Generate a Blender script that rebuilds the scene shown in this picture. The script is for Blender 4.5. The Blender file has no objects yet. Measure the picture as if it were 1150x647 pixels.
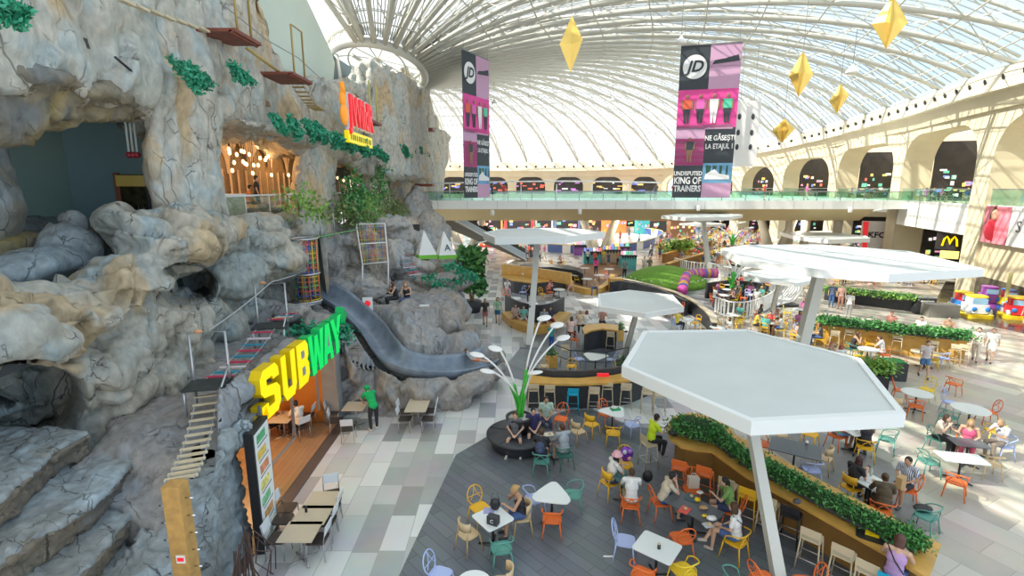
import bpy, bmesh, math, random
from mathutils import Vector, Matrix, noise, Euler
import numpy as np
R=math.radians; PI=math.pi
sc=bpy.context.scene; COL=sc.collection
H=8.3; FPX=570.0; PT=R(11.2); CP,SP=math.cos(PT),math.sin(PT)
V=Vector
def ray(u,v):
    x=(u-575)/FPX; y=(323.5-v)/FPX
    return V((x,CP+y*SP,y*CP-SP))
def G(u,v,z=0.0):                       # point of the horizontal plane z seen at a place of the photo
    d=ray(u,v); t=(z-H)/d.z
    return V((d.x*t,d.y*t,z))
def AY(u,v,Y):
    d=ray(u,v); t=Y/d.y; return V((d.x*t,Y,H+d.z*t))
def AX(u,v,X):
    d=ray(u,v); t=X/d.x; return V((X,d.y*t,H+d.z*t))
# ---------------------------------------------------------------- camera
cd=bpy.data.cameras.new('camera'); cam=bpy.data.objects.new('camera',cd); COL.objects.link(cam)
cam.location=(0,0,H); cam.rotation_euler=(PI/2-PT,0,0); cd.sensor_width=36; cd.lens=36*FPX/1150; cd.clip_end=600; cd.clip_start=.1
sc.camera=cam
# ---------------------------------------------------------------- materials
MATS={}
def mat(name,col=(.8,.8,.8),rough=.5,metal=0,emit=None,es=1,var=0,vscale=3,bump=0,bscale=20,alpha=None):
    if name in MATS: return MATS[name]
    m=bpy.data.materials.new(name); m.use_nodes=True; nt=m.node_tree; b=nt.nodes['Principled BSDF']
    b.inputs['Base Color'].default_value=(*col,1); b.inputs['Roughness'].default_value=rough; b.inputs['Metallic'].default_value=metal
    if emit: b.inputs['Emission Color'].default_value=(*emit,1); b.inputs['Emission Strength'].default_value=es
    if var or bump:
        tc=nt.nodes.new('ShaderNodeTexCoord')
    if var:
        n=nt.nodes.new('ShaderNodeTexNoise'); n.inputs['Scale'].default_value=vscale; n.inputs['Detail'].default_value=4
        nt.links.new(tc.outputs['Object'],n.inputs['Vector'])
        r=nt.nodes.new('ShaderNodeValToRGB'); r.color_ramp.elements[0].position=.3; r.color_ramp.elements[1].position=.7
        r.color_ramp.elements[0].color=(*[c*(1-var) for c in col],1); r.color_ramp.elements[1].color=(*[min(1,c*(1+var)) for c in col],1)
        nt.links.new(n.outputs['Fac'],r.inputs['Fac']); nt.links.new(r.outputs['Color'],b.inputs['Base Color'])
    if bump:
        n=nt.nodes.new('ShaderNodeTexNoise'); n.inputs['Scale'].default_value=bscale; n.inputs['Detail'].default_value=5
        nt.links.new(tc.outputs['Object'],n.inputs['Vector'])
        bp=nt.nodes.new('ShaderNodeBump'); bp.inputs['Strength'].default_value=bump; bp.inputs['Distance'].default_value=.05
        nt.links.new(n.outputs['Fac'],bp.inputs['Height']); nt.links.new(bp.outputs['Normal'],b.inputs['Normal'])
    MATS[name]=m; return m
def glassmat(name,tint=(.9,.97,.97),gloss=.12):
    m=bpy.data.materials.new(name); m.use_nodes=True; nt=m.node_tree; nt.nodes.clear()
    o=nt.nodes.new('ShaderNodeOutputMaterial'); t=nt.nodes.new('ShaderNodeBsdfTransparent'); g=nt.nodes.new('ShaderNodeBsdfGlossy'); mx=nt.nodes.new('ShaderNodeMixShader')
    t.inputs['Color'].default_value=(*tint,1); g.inputs['Roughness'].default_value=.05; mx.inputs['Fac'].default_value=gloss
    nt.links.new(t.outputs[0],mx.inputs[1]); nt.links.new(g.outputs[0],mx.inputs[2]); nt.links.new(mx.outputs[0],o.inputs[0]); MATS[name]=m; return m
# ---------------------------------------------------------------- objects
def tag(o,label=None,cat=None,group=None,kind=None):
    if label: o['label']=label
    if cat: o['category']=cat
    if group: o['group']=group
    if kind: o['kind']=kind
    return o
def thing(name,label,cat,loc=(0,0,0),rz=0,group=None,scale=1):
    o=bpy.data.objects.new(name,None); COL.objects.link(o); o.location=loc; o.rotation_euler=(0,0,rz); o.scale=(scale,)*3
    o.empty_display_size=.1
    return tag(o,label,cat,group)
def link(name,me,parent=None,loc=None,rz=0):
    o=bpy.data.objects.new(name,me); COL.objects.link(o)
    if parent: o.parent=parent
    if loc is not None: o.location=loc
    if rz: o.rotation_euler=(0,0,rz)
    return o
def kids(o): return [c for c in list(bpy.data.objects) if c.parent==o]
TREE={}
def dup(root,loc,rz,label=None,group=None,recolor=None,cat=None,scale=None):
    key=root.name
    if key not in TREE:
        TREE[key]=[(c,[g for g in kids(c)]) for c in kids(root)]
    r=root.copy(); COL.objects.link(r); r.location=loc; r.rotation_euler=(0,0,rz)
    if scale: r.scale=(scale,)*3
    if label: r['label']=label
    if group: r['group']=group
    elif 'group' in r and group is not None: del r['group']
    if cat: r['category']=cat
    for c,gs in TREE[key]:
        d=c.copy(); COL.objects.link(d); d.parent=r
        for g in gs:
            e=g.copy(); COL.objects.link(e); e.parent=d
    return r
class MB:
    """collects shapes, then links them as one mesh"""
    def __init__(s): s.v=[]; s.f=[]; s.mi=[]; s.sm=[]
    def add(s,vs,fs,mi=0,smooth=False):
        o=len(s.v); s.v+=[tuple(p) for p in vs]; s.f+=[tuple(i+o for i in f) for f in fs]; s.mi+=[mi]*len(fs); s.sm+=[smooth]*len(fs)
    def box(s,c,d,rz=0,mi=0,M=None):
        x,y,z=[k/2 for k in d]; c=V(c); rot=Matrix.Rotation(rz,3,'Z') if M is None else M
        vs=[c+rot@V((a*x,b*y,e*z)) for a in(-1,1) for b in(-1,1) for e in(-1,1)]
        s.add(vs,[(0,1,3,2),(4,6,7,5),(0,4,5,1),(2,3,7,6),(0,2,6,4),(1,5,7,3)],mi)
    def tube(s,pts,r,n=6,mi=0,closed=False,cap=True,sq=(1,1),r2=None,up=None):
        pts=[V(p) for p in pts]; N=len(pts); vs=[]
        rs=r if isinstance(r,(list,tuple)) else [r+(0 if r2 is None else (r2-r)*i/max(1,N-1)) for i in range(N)]
        pu=V(up) if up else None
        for i,p in enumerate(pts):
            if closed: t=pts[(i+1)%N]-pts[i-1]
            else: t=(pts[min(i+1,N-1)]-pts[max(i-1,0)])
            if t.length<1e-9: t=V((0,0,1))
            t.normalize()
            if pu is None: pu=V((0,0,1)) if abs(t.z)<.9 else V((1,0,0))
            a=t.cross(pu)
            if a.length<1e-4: a=t.cross(V((1,0,0)) if abs(t.x)<.9 else V((0,1,0)))
            a.normalize(); b=a.cross(t).normalized(); 
            if up is None: pu=b
            for k in range(n):
                q=2*PI*(k+.5)/n; vs.append(p+(a*math.cos(q)*sq[0]+b*math.sin(q)*sq[1])*rs[i])
        fs=[]
        for i in range(N if closed else N-1):
            j=(i+1)%N
            for k in range(n):
                l=(k+1)%n; fs.append((i*n+k,i*n+l,j*n+l,j*n+k))
        if cap and not closed: fs+=[tuple(range(n))[::-1],tuple((N-1)*n+k for k in range(n))]
        s.add(vs,fs,mi,n>4)
    def lathe(s,c,prof,n=24,mi=0,smooth=True,ell=(1,1)):
        c=V(c); vs=[]; 
        for r,z in prof:
            for k in range(n): vs.append(c+V((r*math.cos(2*PI*k/n)*ell[0],r*math.sin(2*PI*k/n)*ell[1],z)))
        fs=[(i*n+k,i*n+(k+1)%n,(i+1)*n+(k+1)%n,(i+1)*n+k) for i in range(len(prof)-1) for k in range(n)]
        fs+=[tuple(range(n))[::-1],tuple((len(prof)-1)*n+k for k in range(n))]
        s.add(vs,fs,mi,smooth)
    def prism(s,poly,z0,z1,mi=0,mt=None):
        n=len(poly); 
        vs=[(p[0],p[1],z0) for p in poly]+[(p[0],p[1],z1) for p in poly]
        s.add(vs,[(i,(i+1)%n,n+(i+1)%n,n+i) for i in range(n)]+[tuple(range(n))[::-1]],mi)
        s.add(vs[n:],[tuple(range(n))],mi if mt is None else mt)
    def slab(s,pts,off,mi=0,mf=None):     # planar polygon pts thickened by vector off
        n=len(pts); off=V(off); vs=[V(p) for p in pts]+[V(p)+off for p in pts]
        s.add(vs,[(i,(i+1)%n,n+(i+1)%n,n+i) for i in range(n)]+[tuple(n+i for i in range(n))],mi)
        s.add(vs[:n],[tuple(range(n))[::-1]],mi if mf is None else mf)
    def ball(s,c,r,n=8,mi=0,M=None):
        c=V(c); rr=V((r,r,r)) if not hasattr(r,'__len__') else V(r); m=n//2+1; vs=[]
        for i in range(m+1):
            a=PI*i/m
            for k in range(n):
                q=2*PI*k/n; d=V((rr.x*math.sin(a)*math.cos(q),rr.y*math.sin(a)*math.sin(q),rr.z*math.cos(a)))
                if M: d=M@d
                vs.append(c+d)
        s.add(vs,[(i*n+k,(i+1)*n+k,(i+1)*n+(k+1)%n,i*n+(k+1)%n) for i in range(m) for k in range(n)],mi,True)
    def mesh(s,name,mats):
        me=bpy.data.meshes.new(name); me.from_pydata(s.v,[],s.f)
        if not isinstance(mats,(list,tuple)): mats=[mats]
        for m in mats: me.materials.append(m)
        if len(s.f):
            me.polygons.foreach_set('material_index',s.mi); me.polygons.foreach_set('use_smooth',s.sm)
        bm=bmesh.new(); bm.from_mesh(me); bmesh.ops.remove_doubles(bm,verts=bm.verts,dist=1e-6); bmesh.ops.recalc_face_normals(bm,faces=bm.faces); bm.to_mesh(me); bm.free()
        me.update(); return me
    def build(s,name,mats,parent=None,**k):
        return link(name,s.mesh(name,mats),parent,**k)
def bez(a,b,c,n=8):
    a,b,c=V(a),V(b),V(c); return [a*(1-t)**2+b*2*t*(1-t)+c*t*t for t in [i/n for i in range(n+1)]]
def crom(P,n=6,closed=False):
    P=[V(p) for p in P]; out=[]; N=len(P)
    for i in range(N if closed else N-1):
        if closed: p0,p1,p2,p3=P[i-1],P[i],P[(i+1)%N],P[(i+2)%N]
        else: p0,p1,p2,p3=P[max(i-1,0)],P[i],P[i+1],P[min(i+2,N-1)]
        for k in range(n):
            t=k/n; out.append(.5*((2*p1)+(p2-p0)*t+(2*p0-5*p1+4*p2-p3)*t*t+(3*p1-p0-3*p2+p3)*t**3))
    if not closed: out.append(P[-1])
    return out
def smooth_poly(poly,n=4): return [(p.x,p.y) for p in crom([V((q[0],q[1],0)) for q in poly],n,True)]
def rbox(w,d,r,n=5):
    out=[]
    for sx,sy,a0 in((1,1,0),(-1,1,90),(-1,-1,180),(1,-1,270)):
        for k in range(n+1):
            a=R(a0+90*k/n); out.append((sx*(w/2-r)+r*math.cos(a),sy*(d/2-r)+r*math.sin(a)))
    return out
def textmesh(txt,size=1,extr=.01,font_shear=0,bold=0.0,sx=1):
    cu=bpy.data.curves.new('t','FONT'); cu.body=txt; cu.size=size; cu.extrude=extr; cu.shear=font_shear; cu.offset=bold; cu.align_x='CENTER'; cu.align_y='CENTER'; cu.resolution_u=3
    o=bpy.data.objects.new('t',cu); COL.objects.link(o); dg=bpy.context.evaluated_depsgraph_get(); dg.update()
    me=bpy.data.meshes.new_from_object(o.evaluated_get(dg)); bpy.data.objects.remove(o)
    if sx!=1:
        for v in me.vertices: v.co.x*=sx
    return me
def text(name,txt,loc,rot,size,m,parent=None,**k):
    me=textmesh(txt,size,**k); me.materials.clear(); me.materials.append(m); o=link(name,me,parent); o.location=loc; o.rotation_euler=rot; return o
def jit(s=1): return random.uniform(-s,s)
random.seed(7)
# common materials
M_white=mat('white_paint',(.80,.80,.78),.45,var=.04,vscale=.7)
M_steel=mat('white_steel',(.55,.54,.48),.5)
M_cream=mat('cream_plaster',(.63,.56,.40),.8,var=.06,vscale=.5)
M_tan=mat('tan_soffit',(.62,.50,.28),.7,var=.06,vscale=.3)
M_black=mat('black_metal',(.02,.02,.022),.45)
M_char=mat('charcoal_panel',(.035,.037,.042),.5,var=.15)
M_grey=mat('grey_metal',(.3,.31,.32),.4,.6)
M_green_glass=glassmat('green_glass',(.74,.92,.86),.12)
M_roofglass=glassmat('roof_glass',(.93,.96,.97),.04)
M_clear=glassmat('clear_glass',(.9,.95,.95),.12)
# ================================================================ sky, sun
w=bpy.data.worlds.new('sky'); sc.world=w; w.use_nodes=True; nt=w.node_tree; bg=nt.nodes['Background']
tc=nt.nodes.new('ShaderNodeTexCoord'); sp=nt.nodes.new('ShaderNodeSeparateXYZ'); nt.links.new(tc.outputs['Generated'],sp.inputs[0])
nz=nt.nodes.new('ShaderNodeTexNoise'); nz.inputs['Scale'].default_value=2.2; nz.inputs['Detail'].default_value=6; nt.links.new(tc.outputs['Generated'],nz.inputs['Vector'])
# bluer towards +X, thin white cloud elsewhere
ma=nt.nodes.new('ShaderNodeMath'); ma.operation='MULTIPLY_ADD'; ma.inputs[1].default_value=.7; ma.inputs[2].default_value=.0; nt.links.new(sp.outputs['X'],ma.inputs[0])
mb=nt.nodes.new('ShaderNodeMath'); mb.operation='ADD'; nt.links.new(ma.outputs[0],mb.inputs[0]); nt.links.new(nz.outputs['Fac'],mb.inputs[1])
rp=nt.nodes.new('ShaderNodeValToRGB'); rp.color_ramp.elements[0].position=.55; rp.color_ramp.elements[0].color=(.97,.99,1,1); rp.color_ramp.elements[1].position=1.15; rp.color_ramp.elements[1].color=(.50,.70,.92,1)
nt.links.new(mb.outputs[0],rp.inputs[0]); nt.links.new(rp.outputs[0],bg.inputs['Color']); bg.inputs['Strength'].default_value=1.15
sl=bpy.data.lights.new('sun','SUN'); sl.energy=6.5; sl.angle=R(.6); sl.color=(1,.93,.80); so=bpy.data.objects.new('sun',sl); COL.objects.link(so)
sdir=V((.70,.10,-.713)).normalized(); so.rotation_euler=sdir.to_track_quat('-Z','Y').to_euler(); so.location=(-20,0,50)
sc.view_settings.view_transform='Standard'; sc.view_settings.look='None'; sc.view_settings.gamma=1; sc.view_settings.exposure=.55; sc.view_settings.use_curve_mapping=False
sc.cycles.max_bounces=5; sc.cycles.diffuse_bounces=3; sc.cycles.glossy_bounces=2; sc.cycles.transparent_max_bounces=10; sc.cycles.transmission_bounces=2
sc.cycles.use_denoising=True; sc.cycles.sample_clamp_indirect=4; sc.cycles.caustics_reflective=False; sc.cycles.caustics_refractive=False
# ================================================================ floors
def floor_mat(name,c1,c2,c3,bw,bh,off,rot,rough=.3,mortar=(.3,.3,.3),msize=.008):
    m=bpy.data.materials.new(name); m.use_nodes=True; nt=m.node_tree; b=nt.nodes['Principled BSDF']
    tc=nt.nodes.new('ShaderNodeTexCoord'); mp=nt.nodes.new('ShaderNodeMapping'); mp.inputs['Rotation'].default_value=(0,0,R(rot)); nt.links.new(tc.outputs['Object'],mp.inputs[0])
    br=nt.nodes.new('ShaderNodeTexBrick'); br.inputs['Scale'].default_value=1; br.inputs['Brick Width'].default_value=bw; br.inputs['Row Height'].default_value=bh
    br.inputs['Mortar Size'].default_value=msize; br.inputs['Mortar Smooth'].default_value=0; br.offset=off; br.offset_frequency=2; br.squash=.7; br.squash_frequency=3
    br.inputs['Color1'].default_value=(0,0,0,1); br.inputs['Color2'].default_value=(1,1,1,1); br.inputs['Mortar'].default_value=(.5,.5,.5,1); br.inputs['Bias'].default_value=0
    nt.links.new(mp.outputs[0],br.inputs['Vector'])
    r=nt.nodes.new('ShaderNodeValToRGB'); e=r.color_ramp.elements; e[0].color=(*c1,1); e[1].color=(*c3,1); k=e.new(.5); k.color=(*c2,1)
    r.color_ramp.interpolation='LINEAR'; nt.links.new(br.outputs['Color'],r.inputs[0])
    n=nt.nodes.new('ShaderNodeTexNoise'); n.inputs['Scale'].default_value=.9; n.inputs['Detail'].default_value=8; nt.links.new(mp.outputs[0],n.inputs[0])
    mx=nt.nodes.new('ShaderNodeMix'); mx.data_type='RGBA'; mx.blend_type='OVERLAY'; mx.inputs[0].default_value=.25; nt.links.new(r.outputs[0],mx.inputs[6]); nt.links.new(n.outputs['Color'],mx.inputs[7])
    m2=nt.nodes.new('ShaderNodeMix'); m2.data_type='RGBA'; nt.links.new(br.outputs['Fac'],m2.inputs[0]); nt.links.new(mx.outputs[2],m2.inputs[6]); m2.inputs[7].default_value=(*mortar,1)
    hs=nt.nodes.new('ShaderNodeHueSaturation'); hs.inputs['Saturation'].default_value=.85; nt.links.new(m2.outputs[2],hs.inputs['Color'])
    nt.links.new(hs.outputs[0],b.inputs['Base Color']); b.inputs['Roughness'].default_value=rough; MATS[name]=m; return m
F_pale=floor_mat('pale_stone_tiles',(.30,.31,.31),(.60,.61,.60),(.74,.74,.72),1.3,.62,.37,90,.22,(.38,.38,.38))
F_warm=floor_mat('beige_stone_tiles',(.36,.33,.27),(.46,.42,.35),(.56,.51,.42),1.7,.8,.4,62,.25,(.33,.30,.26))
F_dark=floor_mat('slate_planks',(.108,.132,.155),(.128,.152,.175),(.148,.172,.195),1.5,.27,.5,47.1,.33,(.05,.055,.06),.006)
F_wood=floor_mat('wood_planks',(.30,.155,.05),(.36,.19,.065),(.42,.23,.085),1.6,.16,.5,90,.35,(.2,.1,.04),.004)
mb=MB(); mb.box((15,55,-.15),(100,150,.3)); tag(mb.build('floor',F_pale),'pale grey stone tile floor of the food hall',kind='structure')
def zone(name,px,m,z,label,raw=None):
    p=[tuple(G(u,v)[:2]) for u,v in px] if raw is None else raw
    b=MB(); b.prism(p,0.0,z); return tag(b.build(name,m),label,kind='structure')
# warm sunlit floor on the right
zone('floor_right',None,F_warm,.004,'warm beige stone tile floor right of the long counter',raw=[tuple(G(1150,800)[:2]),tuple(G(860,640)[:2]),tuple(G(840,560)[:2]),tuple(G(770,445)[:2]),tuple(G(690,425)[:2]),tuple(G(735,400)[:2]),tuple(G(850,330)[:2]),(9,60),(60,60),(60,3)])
# slate zone
zone('floor_slate',[(450,690),(448,647),(512,511),(548,490),(640,460),(668,461),(700,475),(745,485),(800,495),(860,530),(940,575),(1030,640),(1030,690)],F_dark,.010,'dark slate plank floor area under the tables')
zone('floor_slate_far',[(560,420),(600,372),(690,360),(745,420),(700,432),(620,436)],F_dark,.006,'dark slate floor around the small kiosk')
zone('floor_slate_grey',[(858,500),(905,478),(1000,520),(1060,600),(1000,590)],mat('slate_grey_tile',(.2,.2,.19),.3,var=.12),.008,'grey stone strip behind the hedge')
zone('floor_grey_mid',[(690,300),(790,298),(860,318),(890,345),(860,352),(760,345),(700,330)],mat('grey_tile',(.27,.28,.29),.3,var=.1),.007,'grey floor ring around the grass mound')
# ================================================================ right / far wall line
W=[(31.9,23.4),(36.4,40.3),(41,55.3),(44.3,71.5),(43.8,85),(40.6,93.5),(37.3,103)]
FARW=[(37.3,103),(31,107),(24,108),(16,109.5),(8,110),(0,110),(-8,110),(-16,109),(-24,107),(-32,103)]
Z2=6.95
def nrm(a,b): # inward normal of segment (towards hall centre)
    d=V((b[0]-a[0],b[1]-a[1],0)).normalized(); n=V((-d.y,d.x,0)); c=V((5,60,0))-V((a[0],a[1],0))
    return n if n.dot(c)>0 else -n
def bay(a,b,ztop,zarch,zbot,pw,depth,name,label,flare=1.6):
    """one facade panel between two piers, with a tall rounded opening"""
    a=V((a[0],a[1],0)); b=V((b[0],b[1],0)); d=(b-a); L=d.length; d.normalize(); n=nrm(a,b)
    # opening outline (s,z)
    x0,x1=pw/2,L-pw/2; out=[(x0,zbot)]
    rr=min(flare*2.0,(x1-x0)/2*.9); ns=8
    for k in range(ns+1):
        q=PI/2*k/ns; out.append((x0+rr*(1-math.cos(q)),zarch-rr*.95*(1-math.sin(q))))
    for k in range(ns+1):
        q=PI/2*(1-k/ns); out.append((x1-rr*(1-math.cos(q)),zarch-rr*.95*(1-math.sin(q))))
    out.append((x1,zbot))
    m=MB(); N=len(out)
    def P(s,z,o): return a+d*s+V((0,0,z))-n*o
    ss=[0]+[o[0] for o in out[1:-1]]+[L]
    # front face strips
    top=[(max(0,min(L,s)),ztop) for s in ss]
    for o in (0,depth):
        vs=[P(*q,o) for q in out]+[P(*q,o) for q in top]
        # map columns: out[i] <-> top[i]
        fs=[(i,i+1,N+i+1,N+i) for i in range(N-1)]
        m.add(vs,fs,0)
    # piers sides
    for o in (0,depth):
        m.add([P(0,zbot,o),P(x0,zbot,o),P(0,ztop,o)],[(0,1,2)]); m.add([P(L,zbot,o),P(x1,zbot,o),P(L,ztop,o)],[(0,1,2)])
    vs=[P(*q,0) for q in out]+[P(*q,depth) for q in out]
    m.add(vs,[(i,i+1,N+i+1,N+i) for i in range(N-1)],0)
    m.add([P(0,zbot,0),P(0,zbot,depth),P(0,ztop,depth),P(0,ztop,0)],[(0,1,2,3)]); m.add([P(L,zbot,0),P(L,zbot,depth),P(L,ztop,depth),P(L,ztop,0)],[(0,1,2,3)])
    m.add([P(0,ztop,0),P(L,ztop,0),P(L,ztop,depth),P(0,ztop,depth)],[(0,1,2,3)])
    return tag(m.build(name,M_cream),label,kind='structure')
for i in range(len(W)-1):
    bay(W[i],W[i+1],15.2-(.0,0,0,.6,1.6,2.4)[i],13.4-(0,0,.2,.8,1.5,2.2)[i],0,2.1,2.6,'wall_right','cream arched bay wall of the right side gallery')
for i in range(len(FARW)-1):
    bay(FARW[i],FARW[i+1],12.6,10.5,0,1.8,1.2,'wall_far','cream arched wall at the far end of the hall',1.0)
# cornice bands with round downlights
ALLW=[V((x,y,0)) for x,y in [(26,8)]+W+FARW[1:]]
SM=crom(ALLW,8)
def band(name,z0,z1,o0,o1,m,label,thick=.5):
    b=MB(); n=len(SM); q=[]
    for i,p in enumerate(SM):
        t=(SM[min(i+1,n-1)]-SM[max(i-1,0)]).normalized(); nn=V((-t.y,t.x,0)); 
        if nn.dot(V((5,60,0))-p)<0: nn=-nn
        zz=0 if p.y<60 else -3.5*((min(p.y,110)-60)/50)**2
        q.append([p+nn*o0+V((0,0,z0+zz)),p+nn*o1+V((0,0,z1+zz)),p+nn*(o1-thick)+V((0,0,z1+zz)),p+nn*(o0-thick)+V((0,0,z0+zz))])
    vs=[x for r in q for x in r]; fs=[]
    for i in range(n-1):
        for k in range(4): fs.append((i*4+k,(i+1)*4+k,(i+1)*4+(k+1)%4,i*4+(k+1)%4))
    b.add(vs,fs,0,False); return tag(b.build(name,m),label,kind='structure'),q
band('trim_1',14.0,15.3,.25,.5,M_cream,'lower cream cornice above the gallery arches')
_,cq=band('trim_2',15.2,17.0,1.0,.25,mat('cornice_cream',(.74,.68,.52),.8,var=.05),'upper cream cornice under the glass roof edge')
spot=MB(); spot.lathe((0,0,0),[(.16,0),(.2,.05),(.2,.1),(.1,.12)],12); sme=spot.mesh('round_downlight',M_black)
first=True
acc=0; prev=None; cnt=0
for r in cq:
    c=(r[0]+r[1])/2
    if prev is not None:
        acc+=(c-prev).length
        if acc>1.7 and cnt<80 and c.y>24:
            acc=0; cnt+=1
            o=link('wall_downlight',sme); o.location=c+(V((0,60,c.z))-c).normalized()*.12; o.rotation_euler=((V((0,60,c.z-8))-c)).to_track_quat('Z','Y').to_euler()
            tag(o,'small round black downlight in the row along the upper cream cornice','light','downlights along the cornice')
    prev=c
# gallery floors & balcony fascias between the right piers (upper floor)
M_fascia=mat('fascia_white',(.86,.87,.85),.35)
def seg_box(m,a,b,z0,z1,o0,o1,mi=0,s0=0,s1=0):
    a=V((a[0],a[1],0)); b=V((b[0],b[1],0)); n=nrm(a,b); d=(b-a).normalized(); a=a+d*s0; b=b-d*s1
    vs=[a+n*o0+V((0,0,z0)),b+n*o0+V((0,0,z0)),b+n*o1+V((0,0,z0)),a+n*o1+V((0,0,z0))]; vs+=[p+V((0,0,z1-z0)) for p in vs]
    m.add(vs,[(0,1,2,3),(4,5,6,7),(0,1,5,4),(1,2,6,5),(2,3,7,6),(3,0,4,7)],mi)
for i in range(len(W)-1):
    zb=4.5 if i<2 else 5.6
    m=MB(); seg_box(m,W[i],W[i+1],zb,Z2,-.3,-9); tag(m.build('floor_gallery',M_cream),'upper gallery floor slab inside a right side arch',kind='structure')
    t=thing('balcony_front','white balcony front with glass rail in the right gallery arch, %s'%['beside the large pink poster','above the burger sign','where the footbridge joins','first beyond the footbridge','second beyond the footbridge','third beyond the footbridge'][i],'balcony')
    m=MB(); seg_box(m,W[i],W[i+1],zb,Z2+.05,-.1,-.35,0,1.2,1.2); m.build('fascia',M_fascia,t)
    m=MB(); seg_box(m,W[i],W[i+1],Z2+.05,Z2+1.2,-.2,-.22,0,1.3,1.3); m.build('glass_rail',M_green_glass,t)
    m=MB(); seg_box(m,W[i],W[i+1],Z2+1.18,Z2+1.26,-.17,-.25,0,1.3,1.3); m.build('handrail',M_grey,t)
# shops behind the arches: back walls, fronts
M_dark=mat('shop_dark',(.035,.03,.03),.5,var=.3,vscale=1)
M_cream2=mat('niche_beige',(.58,.50,.34),.8,var=.05,vscale=.5)
for i in range(len(W)-1):
    m=MB(); seg_box(m,W[i],W[i+1],0,14.5,-9,-9.4); tag(m.build('wall_shop_back',M_cream2),'beige rear wall of the right gallery',kind='structure')
    a=V((*W[i],0)); b=V((*W[i+1],0)); n=nrm(W[i],W[i+1]); d=(b-a).normalized(); L=(b-a).length
    for z0,z1,nm in ((Z2,12.9,'upper'),(0,4.4,'ground')):
        if i>=3 and nm=='ground': pass
        t=thing('shop','dark lit shop on the %s floor, %s'%(nm,['right of the big poster','over the kiddie rides side','with the red chicken sign' if nm=='ground' else 'left of the tall curved pier','first bay past the footbridge','second bay past the footbridge','third bay past the footbridge'][i]),'shop')
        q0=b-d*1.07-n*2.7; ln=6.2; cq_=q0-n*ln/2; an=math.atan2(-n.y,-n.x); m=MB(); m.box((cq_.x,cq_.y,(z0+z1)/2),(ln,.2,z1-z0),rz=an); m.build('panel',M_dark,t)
        rnd=random.Random(i*7+int(z0))
        cols=[(.9,.2,.12),(.95,.75,.2),(.9,.9,.85),(.2,.3,.7),(.8,.35,.5),(.15,.5,.35)]
        for k in range(18):
            s=rnd.uniform(.4,3.6); zz=z0+rnd.choice([.5,1.1,1.7,2.4,3.0])+rnd.uniform(-.1,.1)
            c=rnd.choice(cols); w_=rnd.uniform(.3,1.1); hh=rnd.uniform(.15,.45)
            q=MB(); pp=q0-n*s-d*.15; q.box((pp.x,pp.y,zz),(w_*.6,.12,hh),rz=an); q.build('display',mat('disp_%d'%cols.index(c),c,.5,emit=c,es=.6),t)
# far wall: upper floor slab and dark arches behind
m=MB()
for i in range(len(FARW)-1): seg_box(m,FARW[i],FARW[i+1],6.2,Z2,1.5,-8)
tag(m.build('floor_gallery_far',M_cream),'upper floor slab at the far end',kind='structure')
m=MB()
for i in range(len(FARW)-1): seg_box(m,FARW[i],FARW[i+1],0,13,-8,-8.4)
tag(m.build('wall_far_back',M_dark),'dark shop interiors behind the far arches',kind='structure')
rnd=random.Random(5); cols=[(.85,.15,.1),(.2,.25,.75),(.9,.6,.2),(.8,.8,.85),(.5,.2,.6)]
for i in range(1,len(FARW)-1):
    a=V((*FARW[i],0)); b=V((*FARW[i+1],0)); n=nrm(FARW[i],FARW[i+1]); d=(b-a).normalized(); L=(b-a).length
    t=thing('shop','dark lit shop window inside a far wall arch','shop',group='shop windows in the far wall arches')
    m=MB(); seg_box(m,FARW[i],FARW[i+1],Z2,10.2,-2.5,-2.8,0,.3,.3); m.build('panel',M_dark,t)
    for k in range(9):
        s=rnd.uniform(1,L-1); c=cols[(i+rnd.randint(0,1))%5]; q=MB(); pp=a+d*s-n*2.4; q.box((pp.x,pp.y,Z2+rnd.uniform(.4,2.4)),(rnd.uniform(.3,1.3),.1,rnd.uniform(.15,.4)),rz=math.atan2(d.y,d.x)); q.build('display',mat('fdisp_%d'%cols.index(c),c,.5,emit=c,es=.5),t)
# ================================================================ footbridge across the hall
XL,XR=-11.5,40.5
br=thing('footbridge','white footbridge crossing the hall with green glass rails and tan underside','bridge',(0,0,0))
def bprism(m,prof,x0,x1,mi=0): # prof in (Y,z)
    n=len(prof); vs=[(x0,y,z) for y,z in prof]+[(x1,y,z) for y,z in prof]
    m.add(vs,[(i,(i+1)%n,n+(i+1)%n,n+i) for i in range(n)]+[tuple(range(n))[::-1],tuple(range(n,2*n))],mi)
m=MB(); bprism(m,[(52,6.15),(52,7.0),(66,7.0),(66,6.15)],XL,XR); m.build('deck',M_fascia,br)
m=MB(); bprism(m,[(52.3,6.14),(65.7,6.14),(62,4.85),(54.5,4.85)],XL,37); m.build('soffit',M_tan,br)
for y in (52.1,65.9):
    m=MB(); m.box(((XL+XR)/2,y,7.42),(XR-XL,.03,.84)); m.build('glass_rail',M_green_glass,br)
    m=MB(); m.box(((XL+XR)/2,y,7.87),(XR-XL,.07,.06)); m.build('handrail',M_grey,br)
for x in np.arange(XL+1.5,XR,2.4):
    m=MB(); m.box((x,52.1,7.42),(.06,.06,.86)); m.build('post',M_grey,br)
# panel joints
for x in np.arange(XL+1,XR,3.0):
    m=MB(); m.box((x,51.99,6.57),(.035,.02,.82)); m.build('joint',mat('joint_grey',(.5,.52,.52),.5),br)
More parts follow.
